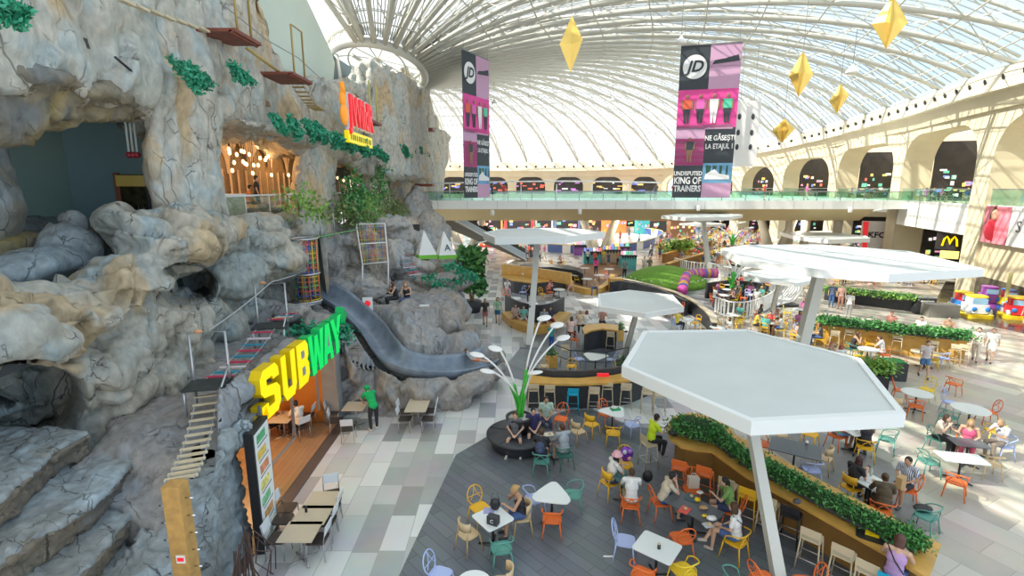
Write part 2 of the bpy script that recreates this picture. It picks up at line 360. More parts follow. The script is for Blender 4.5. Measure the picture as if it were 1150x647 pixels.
# slender white canopy tube on the bridge
cn=thing('canopy_frame','slender white curved canopy over the footbridge','canopy')
m=MB(); m.tube([(x,58+1.2*math.sin(x*.12),8.75+.25*math.sin((x+8)*.11)) for x in np.arange(-9,18,1.0)],.16,6,sq=(2.2,.5)); m.build('beam',M_white,cn)
for x in np.arange(-7,17,4.0):
    m=MB(); m.tube([(x,58,7.0),(x,58,8.7)],.06,6); m.build('post',M_white,cn)
# V columns
M_conc=mat('pale_column',(.56,.53,.44),.7,var=.08,vscale=1)
for u,lab in ((669,'beside the ice rink'),(860,'behind the big white canopy'),(525,'beside the escalator')):
    b=G(u,288); t=thing('v_column','pair of leaning cream columns under the footbridge %s'%lab,'column',(b.x,60,0))
    for sx in(-1,1):
        m=MB(); m.tube([(sx*.35,0,0),(sx*2.0,0,4.9)],.62,12,r2=.42); m.build('shaft',M_conc,t)
        m=MB(); m.lathe((sx*.35,0,0),[(.7,0),(.7,.12),(.64,.16)],14); m.build('base',M_grey,t)
for u in (878,895,930):
    b=G(u,289); m=MB(); m.tube([(b.x,60,0),(b.x,60,4.9)],.5,12); tag(m.build('round_column',M_conc),'straight round cream column under the footbridge','column','straight columns under the footbridge')
# small ceiling lamps under / on the bridge face
for u,v in ((553,239),(651,238),(784,234),(955,236)):
    p=AY(u,v,51.7); m=MB(); m.lathe(p,[(.16,-.25),(.2,-.2),(.2,.2),(.12,.3)],10); tag(m.build('wall_lamp',M_white),'small white cylinder lamp on the footbridge edge','lamp','lamps along the footbridge edge')
# ================================================================ glass roof
HUB=V((-10.9,44,17.6)); HR=(3.7,5.0)
RIM=[(-13,-4,27),(-7,-13,26),(4,-15,24),(14,-9,21),(25,3,20),(29.9,15.6,18.3),(32.8,28.6,17.3),(36.8,40.3,17),(41.3,55.3,17),(44.7,71.5,16.8),(44.2,85,16.2),(41,93.5,15.6),(37.8,103,14.5),(31,108,13.9),(22,110,13.6),(10,111.5,13.5),(0,111.5,13.5),(-10,110,13.5),(-20,105,13.5),(-28,96,13.5),(-30,84,13.5)]
rim=crom(RIM,12); # dense
# arclength resample
L=[0]
for i in range(1,len(rim)): L.append(L[-1]+(rim[i]-rim[i-1]).length)
NR=39; SUB=5
def warp(f):
    return f/.17*.27 if f<.17 else .27+(f-.17)/.83*.73
def rimat(f):
    s=f*L[-1]
    for i in range(1,len(L)):
        if L[i]>=s:
            k=(s-L[i-1])/(L[i]-L[i-1]); return rim[i-1].lerp(rim[i],k)
    return rim[-1]
def shell(f,t,up=0):
    f=warp(f); r=rimat(f); d=V((r.x-HUB.x,r.y-HUB.y,0)); a=math.atan2(d.y/HR[1],d.x/HR[0])
    h=V((HUB.x+HR[0]*math.cos(a),HUB.y+HR[1]*math.sin(a),HUB.z-.9*math.sin(a)))
    p=h.lerp(r,t); Ln=(r-h).length
    p.z+=(Ln*.078)*(1-abs(2*t-1)**2.3)*min(1,.05+f*5)+up*(.35+.65*min(1,min(t,1-t)*7))
    return p
NT=22
roof=thing('roof','white steel lattice and glass roof fanning out from a ring above the cliff','roof'); roof['kind']='structure'
for i in range(NR+1):
    f=i/NR; m=MB()
    lo=[shell(f,k/NT) for k in range(NT+1)]; hi=[shell(f,k/NT,1.35) for k in range(NT+1)]
    m.tube(lo,.20,6); m.tube(hi,.12,5)
    for k in range(NT):
        if k%2==0: m.tube([lo[k],hi[k+1]],.05,4,cap=False)
        else: m.tube([hi[k],lo[k+1]],.05,4,cap=False)
    m.build('truss_rib',M_steel,roof)
for j,k in enumerate(range(1,NT,2)):
    m=MB(); m.tube([shell(i/NR,k/NT,0) for i in range(NR+1)],.06,5); m.tube([shell(i/NR,k/NT,1.35) for i in range(NR+1)],.05,4); m.build('purlin',M_steel,roof)
m=MB()
for i in range(NR):
    for k in range(1,NT-1,2):
        if (i+k//2)%2: m.tube([shell(i/NR,k/NT),shell((i+1)/NR,(k+2)/NT)],.04,4,cap=False)
        else: m.tube([shell((i+1)/NR,k/NT),shell(i/NR,(k+2)/NT)],.04,4,cap=False)
m.build('diagonal_bracing',M_steel,roof)
m=MB(); NB=NR*SUB
for i in range(NB+1):
    if i%SUB: m.tube([shell(i/NB,k/NT,1.5) for k in range(NT+1)],.055,4,cap=False)
for k in range(0,NT+1): m.tube([shell(i/NB,k/NT,1.5) for i in range(NB+1)],.03,4,cap=False)
m.build('glazing_bar',mat('bar_grey',(.42,.45,.46),.5),roof)
vs=[shell(i/NR,k/NT,1.55) for i in range(NR+1) for k in range(NT+1)]
m=MB(); m.add(vs,[(i*(NT+1)+k,i*(NT+1)+k+1,(i+1)*(NT+1)+k+1,(i+1)*(NT+1)+k) for i in range(NR) for k in range(NT)],0,True); m.build('glazing',M_roofglass,roof)
# hub ring
def ring(r,z,n=48): return [V((HUB.x+HR[0]*r*math.cos(2*PI*k/n),HUB.y+HR[1]*r*math.sin(2*PI*k/n),HUB.z-.9*math.sin(2*PI*k/n)+z)) for k in range(n)]
m=MB(); m.tube(ring(1,0),.34,8,closed=True); m.tube(ring(.99,1.0),.16,6,closed=True); m.tube(ring(.6,.4),.08,6,closed=True)
A_,B_=ring(1,0),ring(.99,1.0)
for k in range(0,48,2): m.tube([A_[k],B_[(k+1)%48]],.06,4); m.tube([B_[(k+1)%48],A_[(k+2)%48]],.06,4)
for k in range(0,48,4): m.tube([A_[k],ring(.6,.4)[k]],.07,4); m.tube([ring(.6,.4)[k],HUB+V((0,0,.9))],.06,4)
m.build('hub_ring',M_steel,roof)
m=MB(); rr=ring(.98,1.1); m.add(rr+[HUB+V((0,0,1.6))],[(k,(k+1)%48,48) for k in range(48)]); m.build('hub_glazing',M_roofglass,roof)
# struts from ring down to the plaster wall
m=MB()
for (u0,v0,Y0),(u1,v1,Y1) in (((378,62,40),(384,100,38)),((400,70,42),(386,108,40)),((396,62,40),(440,90,44)),((415,75,40),(395,105,40)),((440,75,41),(397,108,41)),((440,85,41),(398,112,41)),((455,92,42),(400,114,42))):
    m.tube([AY(u0,v0,Y0),AY(u1,v1,Y1)],.15,6)
m.build('strut',M_steel,roof)
# plaster wall behind the cliff
M_plaster=mat('mint_plaster',(.62,.70,.62),.85,var=.04,vscale=.3)
m=MB(); pts=[AX(u,v,-11.6) for u,v in ((372,120),(376,70),(371,56),(345,0))]; pts=[pts[0],pts[1],pts[2],pts[3],shell(0,.5),shell(0,1)+V((1.4,0,0)),V((-11.6,-12,27)),V((-11.6,-12,11.5)),V((-11.6,30,11.5))]
pts=[V((-11.6,p.y,p.z)) for p in pts]
m.slab(pts,(-.5,0,0)); tag(m.build('wall_left',M_plaster),'pale mint plaster wall rising behind the rock cliff to the roof',kind='structure')
# rear-left cladding behind the hub (grey blue)
m=MB(); m.slab([V((-13,34,9)),V((-13,50,9)),V((-13,50,18)),V((-13,34,17.6))],(-.4,0,0)); tag(m.build('wall_left_rear',mat('blue_grey_wall',(.22,.28,.3),.7)),'blue grey wall behind the roof struts',kind='structure')
# ================================================================ artificial rock cliff
def rock_mat(name,base,alt,ochre,dark,oamt=.55,bscale=1.0,blue=(.35,.40,.42),crk=.75):
    m=bpy.data.materials.new(name); m.use_nodes=True; nt=m.node_tree; b=nt.nodes['Principled BSDF']; N=nt.nodes.new; Lk=nt.links.new
    tc=N('ShaderNodeTexCoord'); mp=N('ShaderNodeMapping'); mp.inputs['Scale'].default_value=(1,1,.55); Lk(tc.outputs['Object'],mp.inputs[0])
    def noi(sc_,det=6,dist=0): 
        n=N('ShaderNodeTexNoise'); n.inputs['Scale'].default_value=sc_; n.inputs['Detail'].default_value=det; n.inputs['Distortion'].default_value=dist; Lk(mp.outputs[0],n.inputs[0]); return n
    def ramp(src,p0,p1):
        r=N('ShaderNodeMapRange'); r.inputs[1].default_value=p0; r.inputs[2].default_value=p1; Lk(src,r.inputs[0]); return r.outputs[0]
    def mix(f,a,bb):
        x=N('ShaderNodeMix'); x.data_type='RGBA'; Lk(f,x.inputs[0])
        if isinstance(a,tuple): x.inputs[6].default_value=(*a,1)
        else: Lk(a,x.inputs[6])
        if isinstance(bb,tuple): x.inputs[7].default_value=(*bb,1)
        else: Lk(bb,x.inputs[7])
        return x.outputs[2]
    n1=noi(.55,7,.6); c=mix(ramp(n1.outputs[0],.38,.62),base,alt)
    n2=noi(.9,5,1.2); c=mix(ramp(n2.outputs[0],.52,.66),c,blue)
    n3=N('ShaderNodeTexNoise'); n3.inputs['Scale'].default_value=.42; n3.inputs['Detail'].default_value=4; n3.inputs['Distortion'].default_value=.8
    m3=N('ShaderNodeMapping'); m3.inputs['Location'].default_value=(13,4,7); m3.inputs['Scale'].default_value=(1,1,.5); Lk(tc.outputs['Object'],m3.inputs[0]); Lk(m3.outputs[0],n3.inputs[0])
    oc=N('ShaderNodeMath'); oc.operation='MULTIPLY'; oc.inputs[1].default_value=oamt; Lk(ramp(n3.outputs[0],.59,.65),oc.inputs[0]); c=mix(oc.outputs[0],c,ochre)
    n4=noi(6,8); 
    ov=N('ShaderNodeMix'); ov.data_type='RGBA'; ov.blend_type='OVERLAY'; ov.inputs[0].default_value=.55; Lk(c,ov.inputs[6]); Lk(n4.outputs[0],ov.inputs[7]); c=ov.outputs[2]
    # cracks
    def cracks(s,w,sz):
        dn=noi(1.3*s,4); ad=N('ShaderNodeVectorMath'); ad.operation='MULTIPLY_ADD'; ad.inputs[1].default_value=(.9/s,)*3; Lk(dn.outputs['Color'],ad.inputs[0]); Lk(mp.outputs[0],ad.inputs[2])
        v=N('ShaderNodeTexVoronoi'); v.feature='DISTANCE_TO_EDGE'; v.inputs['Scale'].default_value=s; Lk(ad.outputs[0],v.inputs['Vector'])
        r=ramp(v.outputs['Distance'],w,0)
        g=noi(.8*s,2); mm=N('ShaderNodeMath'); mm.operation='MULTIPLY'; Lk(r,mm.inputs[0]); Lk(ramp(g.outputs[0],.50,.64),mm.inputs[1]); return mm.outputs[0]
    k1=cracks(.42*bscale,.012,1); k2=cracks(1.5*bscale,.016,1)
    mxx=N('ShaderNodeMath'); mxx.operation='MAXIMUM'; Lk(k1,mxx.inputs[0]); Lk(k2,mxx.inputs[1])
    kk=N('ShaderNodeMath'); kk.operation='MULTIPLY'; kk.inputs[1].default_value=crk; Lk(mxx.outputs[0],kk.inputs[0])
    c=mix(kk.outputs[0],c,dark); Lk(c,b.inputs['Base Color']); b.inputs['Roughness'].default_value=.72
    # bump
    hb=N('ShaderNodeMath'); hb.operation='MULTIPLY_ADD'; Lk(mxx.outputs[0],hb.inputs[0]); hb.inputs[1].default_value=-.5
    n5=noi(2.6,9,.3); Lk(n5.outputs[0],hb.inputs[2])
    bp=N('ShaderNodeBump'); bp.inputs['Strength'].default_value=.7; bp.inputs['Distance'].default_value=.14; Lk(hb.outputs[0],bp.inputs['Height']); Lk(bp.outputs[0],b.inputs['Normal'])
    MATS[name]=m; return m
K_up=rock_mat('pale_cliff_rock',(.47,.46,.40),(.52,.45,.36),(.55,.36,.16),(.10,.08,.06),.7,1.0,(.42,.46,.44))
K_mid=rock_mat('grey_boulder_rock',(.29,.31,.29),(.43,.38,.30),(.46,.31,.14),(.06,.055,.05),.6,1.0,(.30,.35,.35),.95)
K_low=rock_mat('blue_grey_rock',(.28,.32,.33),(.25,.26,.25),(.27,.21,.12),(.03,.03,.03),.5,1.4,(.33,.39,.42))
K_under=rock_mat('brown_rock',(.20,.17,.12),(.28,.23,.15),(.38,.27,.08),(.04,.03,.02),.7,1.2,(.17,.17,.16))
K_riser=rock_mat('brown_riser_shade',(.15,.125,.095),(.20,.165,.12),(.24,.18,.09),(.03,.025,.02),.4,1.6,(.14,.13,.12))  # brown rock, darkened to paint in the shade under the step lips
K_mid2=rock_mat('slope_grey_rock',(.36,.35,.33),(.42,.38,.33),(.42,.32,.2),(.06,.05,.05),.4,1.0,(.33,.35,.36))
K_grey=rock_mat('slate_grey_rock',(.25,.25,.25),(.30,.27,.24),(.33,.25,.18),(.04,.04,.04),.5,1.3,(.26,.28,.30))
def blob(m,c,r,seed,rz=0,tilt=0,facets=9):
    rnd=random.Random(seed); c=V(c); M=Matrix.Rotation(rz,3,'Z')@Matrix.Rotation(tilt,3,'Y')
    bm=bmesh.new(); bmesh.ops.create_icosphere(bm,subdivisions=3,radius=1)
    pl=[]
    for _ in range(facets):
        n=V((rnd.gauss(0,1),rnd.gauss(0,1),rnd.gauss(0,1))).normalized(); pl.append((n,rnd.uniform(.62,.9)))
    for v in bm.verts:
        p=v.co.copy()
        for n,d in pl:
            k=p.dot(n)-d
            if k>0: p-=n*k*.92
        v.co=c+M@V((p.x*r[0]*1.12,p.y*r[1]*1.12,p.z*r[2]*1.12))
    m.add([v.co for v in bm.verts],[[v.index for v in f.verts] for f in bm.faces]); bm.free()
def rk(m,u,v,X,ru,rv,rd=None,seed=0,Y=None,**k):
    """boulder seen at a place of the photo, standing at distance X (or Y)"""
    c=AX(u,v,X) if Y is None else AY(u,v,Y)
    d=(c-V((0,0,H))).length*.98; sx=ru/FPX*d; sz=rv/FPX*d
    if Y is None: blob(m,c,((rd or sx*.7),sx*1.25,sz),seed or int(u*7+v),**k)
    else: blob(m,c,(sx,(rd or sx*.8),sz),seed or int(u*7+v),**k)
CARVE=[]
def addcarve(pts,w0,w1,lo,hi,n=6):
    for p in crom([V(q) for q in pts],n): CARVE.append((p.x,p.y,p.z,w0,w1,lo,hi))
addcarve([AY(352,325,21.5),AY(378,336,21),AY(398,352,20.6),AY(418,372,20),AY(432,392,19),AY(447,405,18.5),AY(475,413,18.6),AY(505,414,19.2),AY(535,409,20),AY(550,402,20.8)],.47,1.7,-.62,.34)
addcarve([AY(196,543,7.75),AX(215,490,-6.6),AX(233,440,-6.95),AX(304,366,-7.35),AX(316,356,-7.55)],.48,.5,-.42,-.42,10)
CAVES=[]
def remesh(mb,name,mt,parent,vox,amp=.22,freq=.6,zs=.5,fine=.05,flute=0,seed=0,terr=0):
    me=mb.mesh('tmp',mt); o=link('tmp',me); md=o.modifiers.new('r','REMESH'); md.mode='VOXEL'; md.voxel_size=vox; md.adaptivity=0
    s=o.modifiers.new('s','SMOOTH'); s.factor=.6; s.iterations=1
    dg=bpy.context.evaluated_depsgraph_get(); dg.update(); nm=bpy.data.meshes.new_from_object(o.evaluated_get(dg)); bpy.data.objects.remove(o); bpy.data.meshes.remove(me)
    n=len(nm.vertices); co=np.empty(n*3,np.float32); nm.vertices.foreach_get('co',co); co=co.reshape(-1,3)
    no=np.empty(n*3,np.float32); nm.vertices.foreach_get('normal',no); no=no.reshape(-1,3)
    out=np.empty_like(co); F=noise.fractal; RM=noise.ridged_multi_fractal; VO=noise.voronoi
    for i in range(n):
        x,y,z=co[i]; p=V((x*freq+seed,y*freq,z*freq*zs)); 
        q=V((x,y,z*zs))*(freq*.8); w_=noise.noise_vector(q*.9)*.8
        d,pts=VO(q+w_)
        c0=pts[0]; rel=(q+w_)-c0; hsh=noise.noise_vector(c0*7.3)   # each cell is a tilted facet
        a=amp*(rel.dot(hsh)*1.5+hsh.x*.25) - amp*.22*max(0,1-(d[1]-d[0])/.08)
        a+=amp*.5*F(p*1.3,.9,2,3)
        q2=q*3.1; d2,pt2=VO(q2+w_*2); a+=fine*(V(q2+w_*2-pt2[0]).dot(noise.noise_vector(pt2[0]*5.1))*2.2) - fine*.3*max(0,1-(d2[1]-d2[0])/.1)
        a+=fine*.5*F(p*7,.8,2,3)
        if flute: a+=flute*noise.noise(V((x*1.4,y*1.4,z*.12+seed)))
        out[i]=co[i]+no[i]*a
    
    if name=='boulders':
        for (c,ry,rz_,dp) in CAVES:
            e=V((0,0,H)); dd=(c-e).normalized(); sd=dd.cross(V((0,0,1))).normalized(); uu=sd.cross(dd); q=out-np.array(c); r2=((q@np.array(sd))/ry)**2+((q@np.array(uu))/rz_)**2
            k=np.clip((1-r2)*3.5,0,1); k=k*k*(3-2*k)*(np.abs(q@np.array(dd))<2.4); out+=np.outer(k*dp,np.array((dd.x,dd.y,dd.z*.45)))
    for (cx,cy,cz,w0,w1,lo,hi) in CARVE:
        d=np.hypot(out[:,0]-cx,out[:,1]-cy); hh=np.where(out[:,1]<cy-.2,.10,hi+np.clip(d-w0,0,2)*1.1) if w1>1 else hi; cap=np.where(d<w0,cz+lo,cz+lo+(hh-lo)*np.clip((d-w0)/(w1-w0)*4,0,1)); msk=(d<w1)&(out[:,2]>cap)&(out[:,2]<cz+2.2); out[msk,2]=cap[msk]
    nm.vertices.foreach_set('co',out.ravel()); nm.materials.clear(); nm.materials.append(mt)
    nm.polygons.foreach_set('use_smooth',[True]*len(nm.polygons)); nm.update(); nm.name=name
    return link(name,nm,parent)
cliff=thing('rock_cliff','towering artificial rock cliff with caves, ledges and arches filling the left side of the hall','rock')
XF=-9.5
# ---- upper wall
m=MB()
up=[(-260,90),(-100,80),(0,84),(60,96),(110,104),(165,122),(238,142),(290,150),(345,165),(370,172),(405,184),(445,190),(474,198),(500,196),(497,150),(484,118),(470,100),(462,84),(415,84),(411,108),(397,96),(352,88),(346,112),(325,76),(311,50),(300,0),(296,-60),(285,-160),(-260,-190)]
m.slab([AX(u,v,XF) for u,v in up],(-2.2,0,0))
for u,v,ru,rv in ((60,60,60,40),(150,80,50,35),(230,60,40,60),(290,90,30,60),(120,10,60,40),(330,140,30,30),(380,150,25,25),(430,140,18,60),(455,110,14,30),(478,140,14,50),(20,30,40,50),(265,30,30,40),(492,180,12,30)):
    rk(m,u,v,XF-.25,ru,rv,.55)
remesh(m,'upper_face',K_up,cliff,.14,.55,.5,.4,.15,flute=.3)
# ---- overhang underside (near left)
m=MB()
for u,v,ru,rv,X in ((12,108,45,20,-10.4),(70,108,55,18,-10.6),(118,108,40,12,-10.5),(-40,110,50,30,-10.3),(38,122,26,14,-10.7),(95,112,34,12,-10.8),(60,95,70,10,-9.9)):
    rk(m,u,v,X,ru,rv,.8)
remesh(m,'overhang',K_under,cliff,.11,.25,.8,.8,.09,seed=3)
m=MB()
for u,v,ru,rv,Y in ((262,138,28,5,18),(300,147,34,5,20.5),(335,156,20,6,23),(385,174,20,6,31),(420,184,16,6,35)): rk(m,u,v,0,ru,rv,1.2,Y=Y)
remesh(m,'lintel_rock',K_up,cliff,.14,.2,.8,.8,.08,seed=5)
# ---- pillars
def pillar(px,X,th,name,seed,mt=K_up,vox=.11,fl=.22,amp=.26):
    m=MB(); n=len(px); 
    L_=[AX(a,v,X) for v,a,b in px]; R_=[AX(b,v,X) for v,a,b in px]
    rings=[]
    for l,r in zip(L_,R_):
        c=(l+r)/2; ry=abs(r.y-l.y)/2; zz=(l.z+r.z)/2
        rings.append([V((c.x+th*math.cos(q)*.9,c.y+ry*math.sin(q),zz)) for q in [2*PI*k/14 for k in range(14)]])
    vs=[p for r in rings for p in r]; fs=[(i*14+k,i*14+(k+1)%14,(i+1)*14+(k+1)%14,(i+1)*14+k) for i in range(n-1) for k in range(14)]
    fs+=[tuple(range(14)),tuple((n-1)*14+k for k in range(14))]; m.add(vs,fs)
    return remesh(m,name,mt,cliff,vox,amp*1.4,.7,.35,.13,flute=fl,seed=seed)
pillar([(105,164,250),(140,168,242),(180,168,246),(215,174,250),(250,182,254),(300,190,262)],-9.75,.62,'rock_pillar',11)
pillar([(150,334,380),(175,336,374),(200,334,372),(225,334,376),(262,345,378)],-9.9,.6,'rock_pillar',12)
pillar([(165,400,440),(185,404,434),(215,408,432),(255,410,436)],-10.0,.7,'rock_pillar',13,vox=.15)
pillar([(170,436,455),(200,438,451),(255,440,452)],-10.1,.8,'rock_pillar',14,vox=.17)
pillar([(160,450,476),(200,452,474),(235,454,476),(275,452,480)],-10,1.0,'rock_pillar',15,vox=.17)
pillar([(95,412,462),(130,412,466),(170,405,470),(200,405,474)],-9.6,2.2,'rock_spire',16,K_grey if 0 else K_up,vox=.17,fl=.5)
pillar([(150,476,497),(200,474,490),(240,472,488),(262,470,492)],-9.9,1.8,'rock_pillar',17,vox=.2)
# ---- boulder ridge and faces (mid left)
m=MB()
B=[ # u,v,X,ru,rv,rd
(185,262,-9.2,52,26,1.3),(235,262,-9.1,38,26,1.2),(285,262,-9.2,45,24,1.4),(325,258,-9.3,26,20,1.3),(255,300,-8.9,50,34,1.2),(300,292,-9.0,34,30,1.3),
(140,285,-9.0,45,30,1.2),(95,318,-8.9,60,30,1.3),(165,318,-8.6,34,34,1.0),(40,345,-8.5,60,36,1.4),(-30,350,-8.4,50,50,1.6),
(135,360,-8.6,50,50,1.3),(195,372,-8.3,42,38,1.0),(95,400,-8.5,52,52,1.3),(60,365,-8.2,50,24,1.2),(165,430,-8.2,50,46,1.1),(115,460,-8.3,46,50,1.2),(200,400,-8.2,24,24,.8),
(50,408,-8.7,44,12,1.0),(85,455,-8.6,22,50,1.0),(10,398,-8.6,45,16,1.2),
(262,340,-8.9,30,40,1.2),(225,360,-8.6,32,28,.9),(285,330,-9.3,26,40,1.2),(248,368,-8.5,24,26,.8),(300,340,-9.3,22,26,1.2),
(40,520,-8.7,50,26,.9),(-30,530,-9,50,50,1.0),(10,505,-9.6,50,14,.8),(90,500,-8.7,36,16,.8),(66,480,-8.8,26,26,.7)]
for u,v,X,ru,rv,rd in B: rk(m,u,v+(26 if v<335 and u<170 else 16 if v<352 and u<60 else 18 if v<300 and u<110 else 4 if v<300 else 6 if v<330 else 0),X+(.55 if (v<300 and u>110) else 0)-(.55 if v<330 else .95 if v<420 else 1.25),ru*.94,rv*.9,rd*.9)
CAVES+=[(AX(28,460,-8.6),.95,.80,3.2),(AX(213,322,-9.0),.72,.62,2.6)]
remesh(m,'boulders',K_mid,cliff,.075,.50,.62,.85,.09,seed=21)
# dark cave lining behind the boulders
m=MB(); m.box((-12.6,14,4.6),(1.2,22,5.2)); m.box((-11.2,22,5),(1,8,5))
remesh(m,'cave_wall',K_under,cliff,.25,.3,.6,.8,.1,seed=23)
# ---- grey rock inside the left recess
m=MB()
for u,v,X,ru,rv,rd in ((80,282,-11.2,18,26,.5),(55,300,-11.0,40,16,.6),(85,252,-11.3,7,14,.3),(92,290,-11.0,12,28,.5)): rk(m,u,v,X,ru,rv,rd)
for u,v,X,ru,rv,rd in ((0,265,-12.9,16,30,.5),(-22,200,-12.6,18,90,.6),(45,262,-13.6,34,14,.4)): rk(m,u,v,X,ru,rv,rd)
remesh(m,'recess_rock',K_low,cliff,.12,.12,.7,.8,.05,seed=24)
# ---- terraces (lower left) : long steps running along the hall
m=MB()
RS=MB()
def terr(X,z,y0,y1,w_=2.6,h=2.2,n=26):
    vs=[]; rs=[]
    for i in range(n):
        y=y0+(y1-y0)*i/(n-1); e=.22*noise.noise(V((X*3,y*.6,z)))+.07*math.sin(y*1.7+X*5)-max(0,(y-(y1-1.6)))*.18; zz=z+.06*noise.noise(V((y,X,3)))
        for dx,dz in ((e,0),(e+.05,-.1),(e-.20,-.26),(e-.22,-.62),(e+.1,-h),(-w_,-h),(-w_,.16)): vs.append((X+dx,y,zz+dz))
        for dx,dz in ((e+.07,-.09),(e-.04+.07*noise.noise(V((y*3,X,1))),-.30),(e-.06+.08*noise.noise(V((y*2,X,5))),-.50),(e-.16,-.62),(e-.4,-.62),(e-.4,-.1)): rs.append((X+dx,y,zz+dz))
    for (V_,B,k) in ((vs,m,7),(rs,RS,6)):
        fs=[(i*k+j,i*k+(j+1)%k,(i+1)*k+(j+1)%k,(i+1)*k+j) for i in range(n-1) for j in range(k)]+[tuple(range(k)),tuple((n-1)*k+j for j in range(k))]
        B.add(V_,fs)
terr(-8.15,3.55,2,9.4); terr(-7.55,2.9,2,10.0); terr(-6.95,2.25,2,9.2); terr(-6.4,1.6,2,8.5); terr(-6.0,.95,2,7.6)
m.slab([V((-6.6,2,-.2)),V((-6.6,9,-.2)),V((-6.6,9,1.2)),V((-6.6,2,.6))],(-3,0,0))
remesh(m,'terraces',K_low,cliff,.055,.06,1.3,.9,.04,seed=31)
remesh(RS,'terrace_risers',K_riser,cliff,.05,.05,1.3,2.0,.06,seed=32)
# ---- walkway ledge carrying the rope bridge, and the outer face beside the totem
m=MB()
def loftY(secs):   # secs: (y,[(x,z)...]) closed section
    k=len(secs[0][1]); vs=[(x,y,z) for y,s in secs for x,z in s]; n=len(secs)
    m.add(vs,[(i*k+j,i*k+(j+1)%k,(i+1)*k+(j+1)%k,(i+1)*k+j) for i in range(n-1) for j in range(k)]+[tuple(range(k)),tuple((n-1)*k+j for j in range(k))])
loftY([(8.6,[(-6.2,1.8),(-8.6,2.9),(-9,1),(-6.6,.4)]),(9.6,[(-6.2,2.85),(-8.6,3.1),(-9,1.0),(-6.4,1.0)]),(10.05,[(-6.25,3.0),(-8.7,3.2),(-9,1.0),(-6.4,1.0)]),(10.25,[(-6.3,3.05),(-8.8,3.3),(-9,2.2),(-6.4,2.45)]),(13,[(-6.4,3.25),(-9,3.5),(-9,2.75),(-6.4,2.6)]),(17.5,[(-6.5,3.3),(-9.5,3.7),(-9.5,2.8),(-6.4,2.6)]),(22,[(-6.6,3.2),(-9.8,4.0),(-9.8,1.5),(-6.6,1.5)])])
for u,v,X,ru,rv,rd in ((262,440,-6.5,28,14,.35),(285,425,-6.55,22,10,.3),(240,462,-6.4,26,22,.4),(300,405,-6.6,20,8,.3),(318,392,-6.65,18,8,.3),(236,512,-6.9,22,14,.5),(226,508,-6.8,12,12,.3)): rk(m,u,v,X,ru,rv,rd)
remesh(m,'ledge',K_low if 0 else K_grey,cliff,.07,.08,1.0,.8,.05,seed=33)
m=MB()
loftY([(7.2,[(-6.0,-.2),(-6.5,1.2),(-7.5,1.2),(-8,-.2)]),(8.4,[(-5.75,-.2),(-6.2,1.7),(-7.0,1.9),(-7.5,-.2)]),(9.4,[(-6.0,-.2),(-6.2,2.2),(-7.2,2.4),(-8,-.2)]),(10.0,[(-6.1,-.2),(-6.2,2.8),(-7.5,2.8),(-8,-.2)]),(10.65,[(-6.15,-.2),(-6.25,2.75),(-7.5,2.7),(-8,-.2)])])
for u,v,ru,rv in ((228,540,14,34),(245,510,14,24),(262,486,14,16),(222,590,12,40)): rk(m,u,v,-6.15,ru,rv,.3,tilt=.3)
remesh(m,'side_rock',K_low,cliff,.06,.13,1.1,1.6,.07,seed=35)
# rocks behind the walkway up to the net tower
m=MB()
for u,v,Y,ru,rv,rd in ((300,300,21,26,30,1.0),(312,318,21,14,24,.8),(352,345,20.5,16,10,.7),(300,352,18,24,16,.9),(330,352,17.6,16,10,.7),(350,362,18,18,10,.8),(372,324,24,22,10,.8),(405,330,24.5,26,10,.8),(388,358,19.6,22,12,.7),(360,300,26,20,18,.9),(368,372,17.8,10,8,.6)):
    rk(m,u,v,0,ru,rv,rd,Y=Y)
remesh(m,'walkway_rocks',K_grey,cliff,.09,.16,.9,.8,.06,seed=37)
# slopes below the pillars (mid distance)
m=MB()
for u,v,Y,ru,rv,rd in ((385,266,28,34,16,1.5),(362,290,27,22,26,1.5),(420,292,29,40,24,1.6),(400,318,27,40,14,1.3),(452,306,30,32,16,1.6),(440,268,33,28,18,1.8),(470,280,35,20,20,2),(488,262,42,18,26,2.5),(470,235,43,14,22,2.5),(496,292,35,24,12,1.8),(430,256,32,28,12,1.6),(352,256,26,20,12,1.4),(500,300,34,30,12,1.6)):
    rk(m,u,v,0,ru,rv,rd,Y=Y)
m.box((-8.2,27,.9),(4.6,9,3.0)); m.box((-8.8,24,1.4),(2.6,4,2.6))
remesh(m,'slope_rock',K_mid2,cliff,.12,.42,.7,.8,.12,seed=41)
m=MB()
for u,v,Y,ru,rv,rd in ((470,322,28,44,8,1.5),(500,318,28,34,12,1.8),(498,334,28,22,12,1.3),(490,345,25,40,20,1.5),(448,340,26,22,9,1.2),(462,356,24.5,24,16,1.1),(494,366,23.5,32,20,1.1),(518,376,24,18,11,.9),(532,376,25,8,8,.6),(440,362,23.5,14,20,.9)):
    rk(m,u,v,0,ru,rv,rd,Y=Y)
remesh(m,'mound_rock',K_grey,cliff,.10,.16,.8,.8,.06,seed=43)
# folded slab rocks right of the sandwich shop
m=MB()
for k,(u,v,ru,rv,a) in enumerate(((372,392,26,9,-.9),(380,412,30,9,-.9),(386,430,32,9,-.8),(394,448,30,9,-.75),(405,395,12,36,.0),(376,460,26,12,-.2),(370,375,22,8,-.9))):
    c=AY(u,v,18.4); d=c.length/FPX; blob(m,c,(ru*d,1.1,rv*d),60+k,tilt=a*.9)
m.box((-4.9,20.2,1.6),(3.6,3.0,3.4)); m.box((-6.0,18.6,.9),(1.6,1.6,2.4))
remesh(m,'folded_rock',K_grey,cliff,.07,.10,1.1,1.0,.05,seed=47)
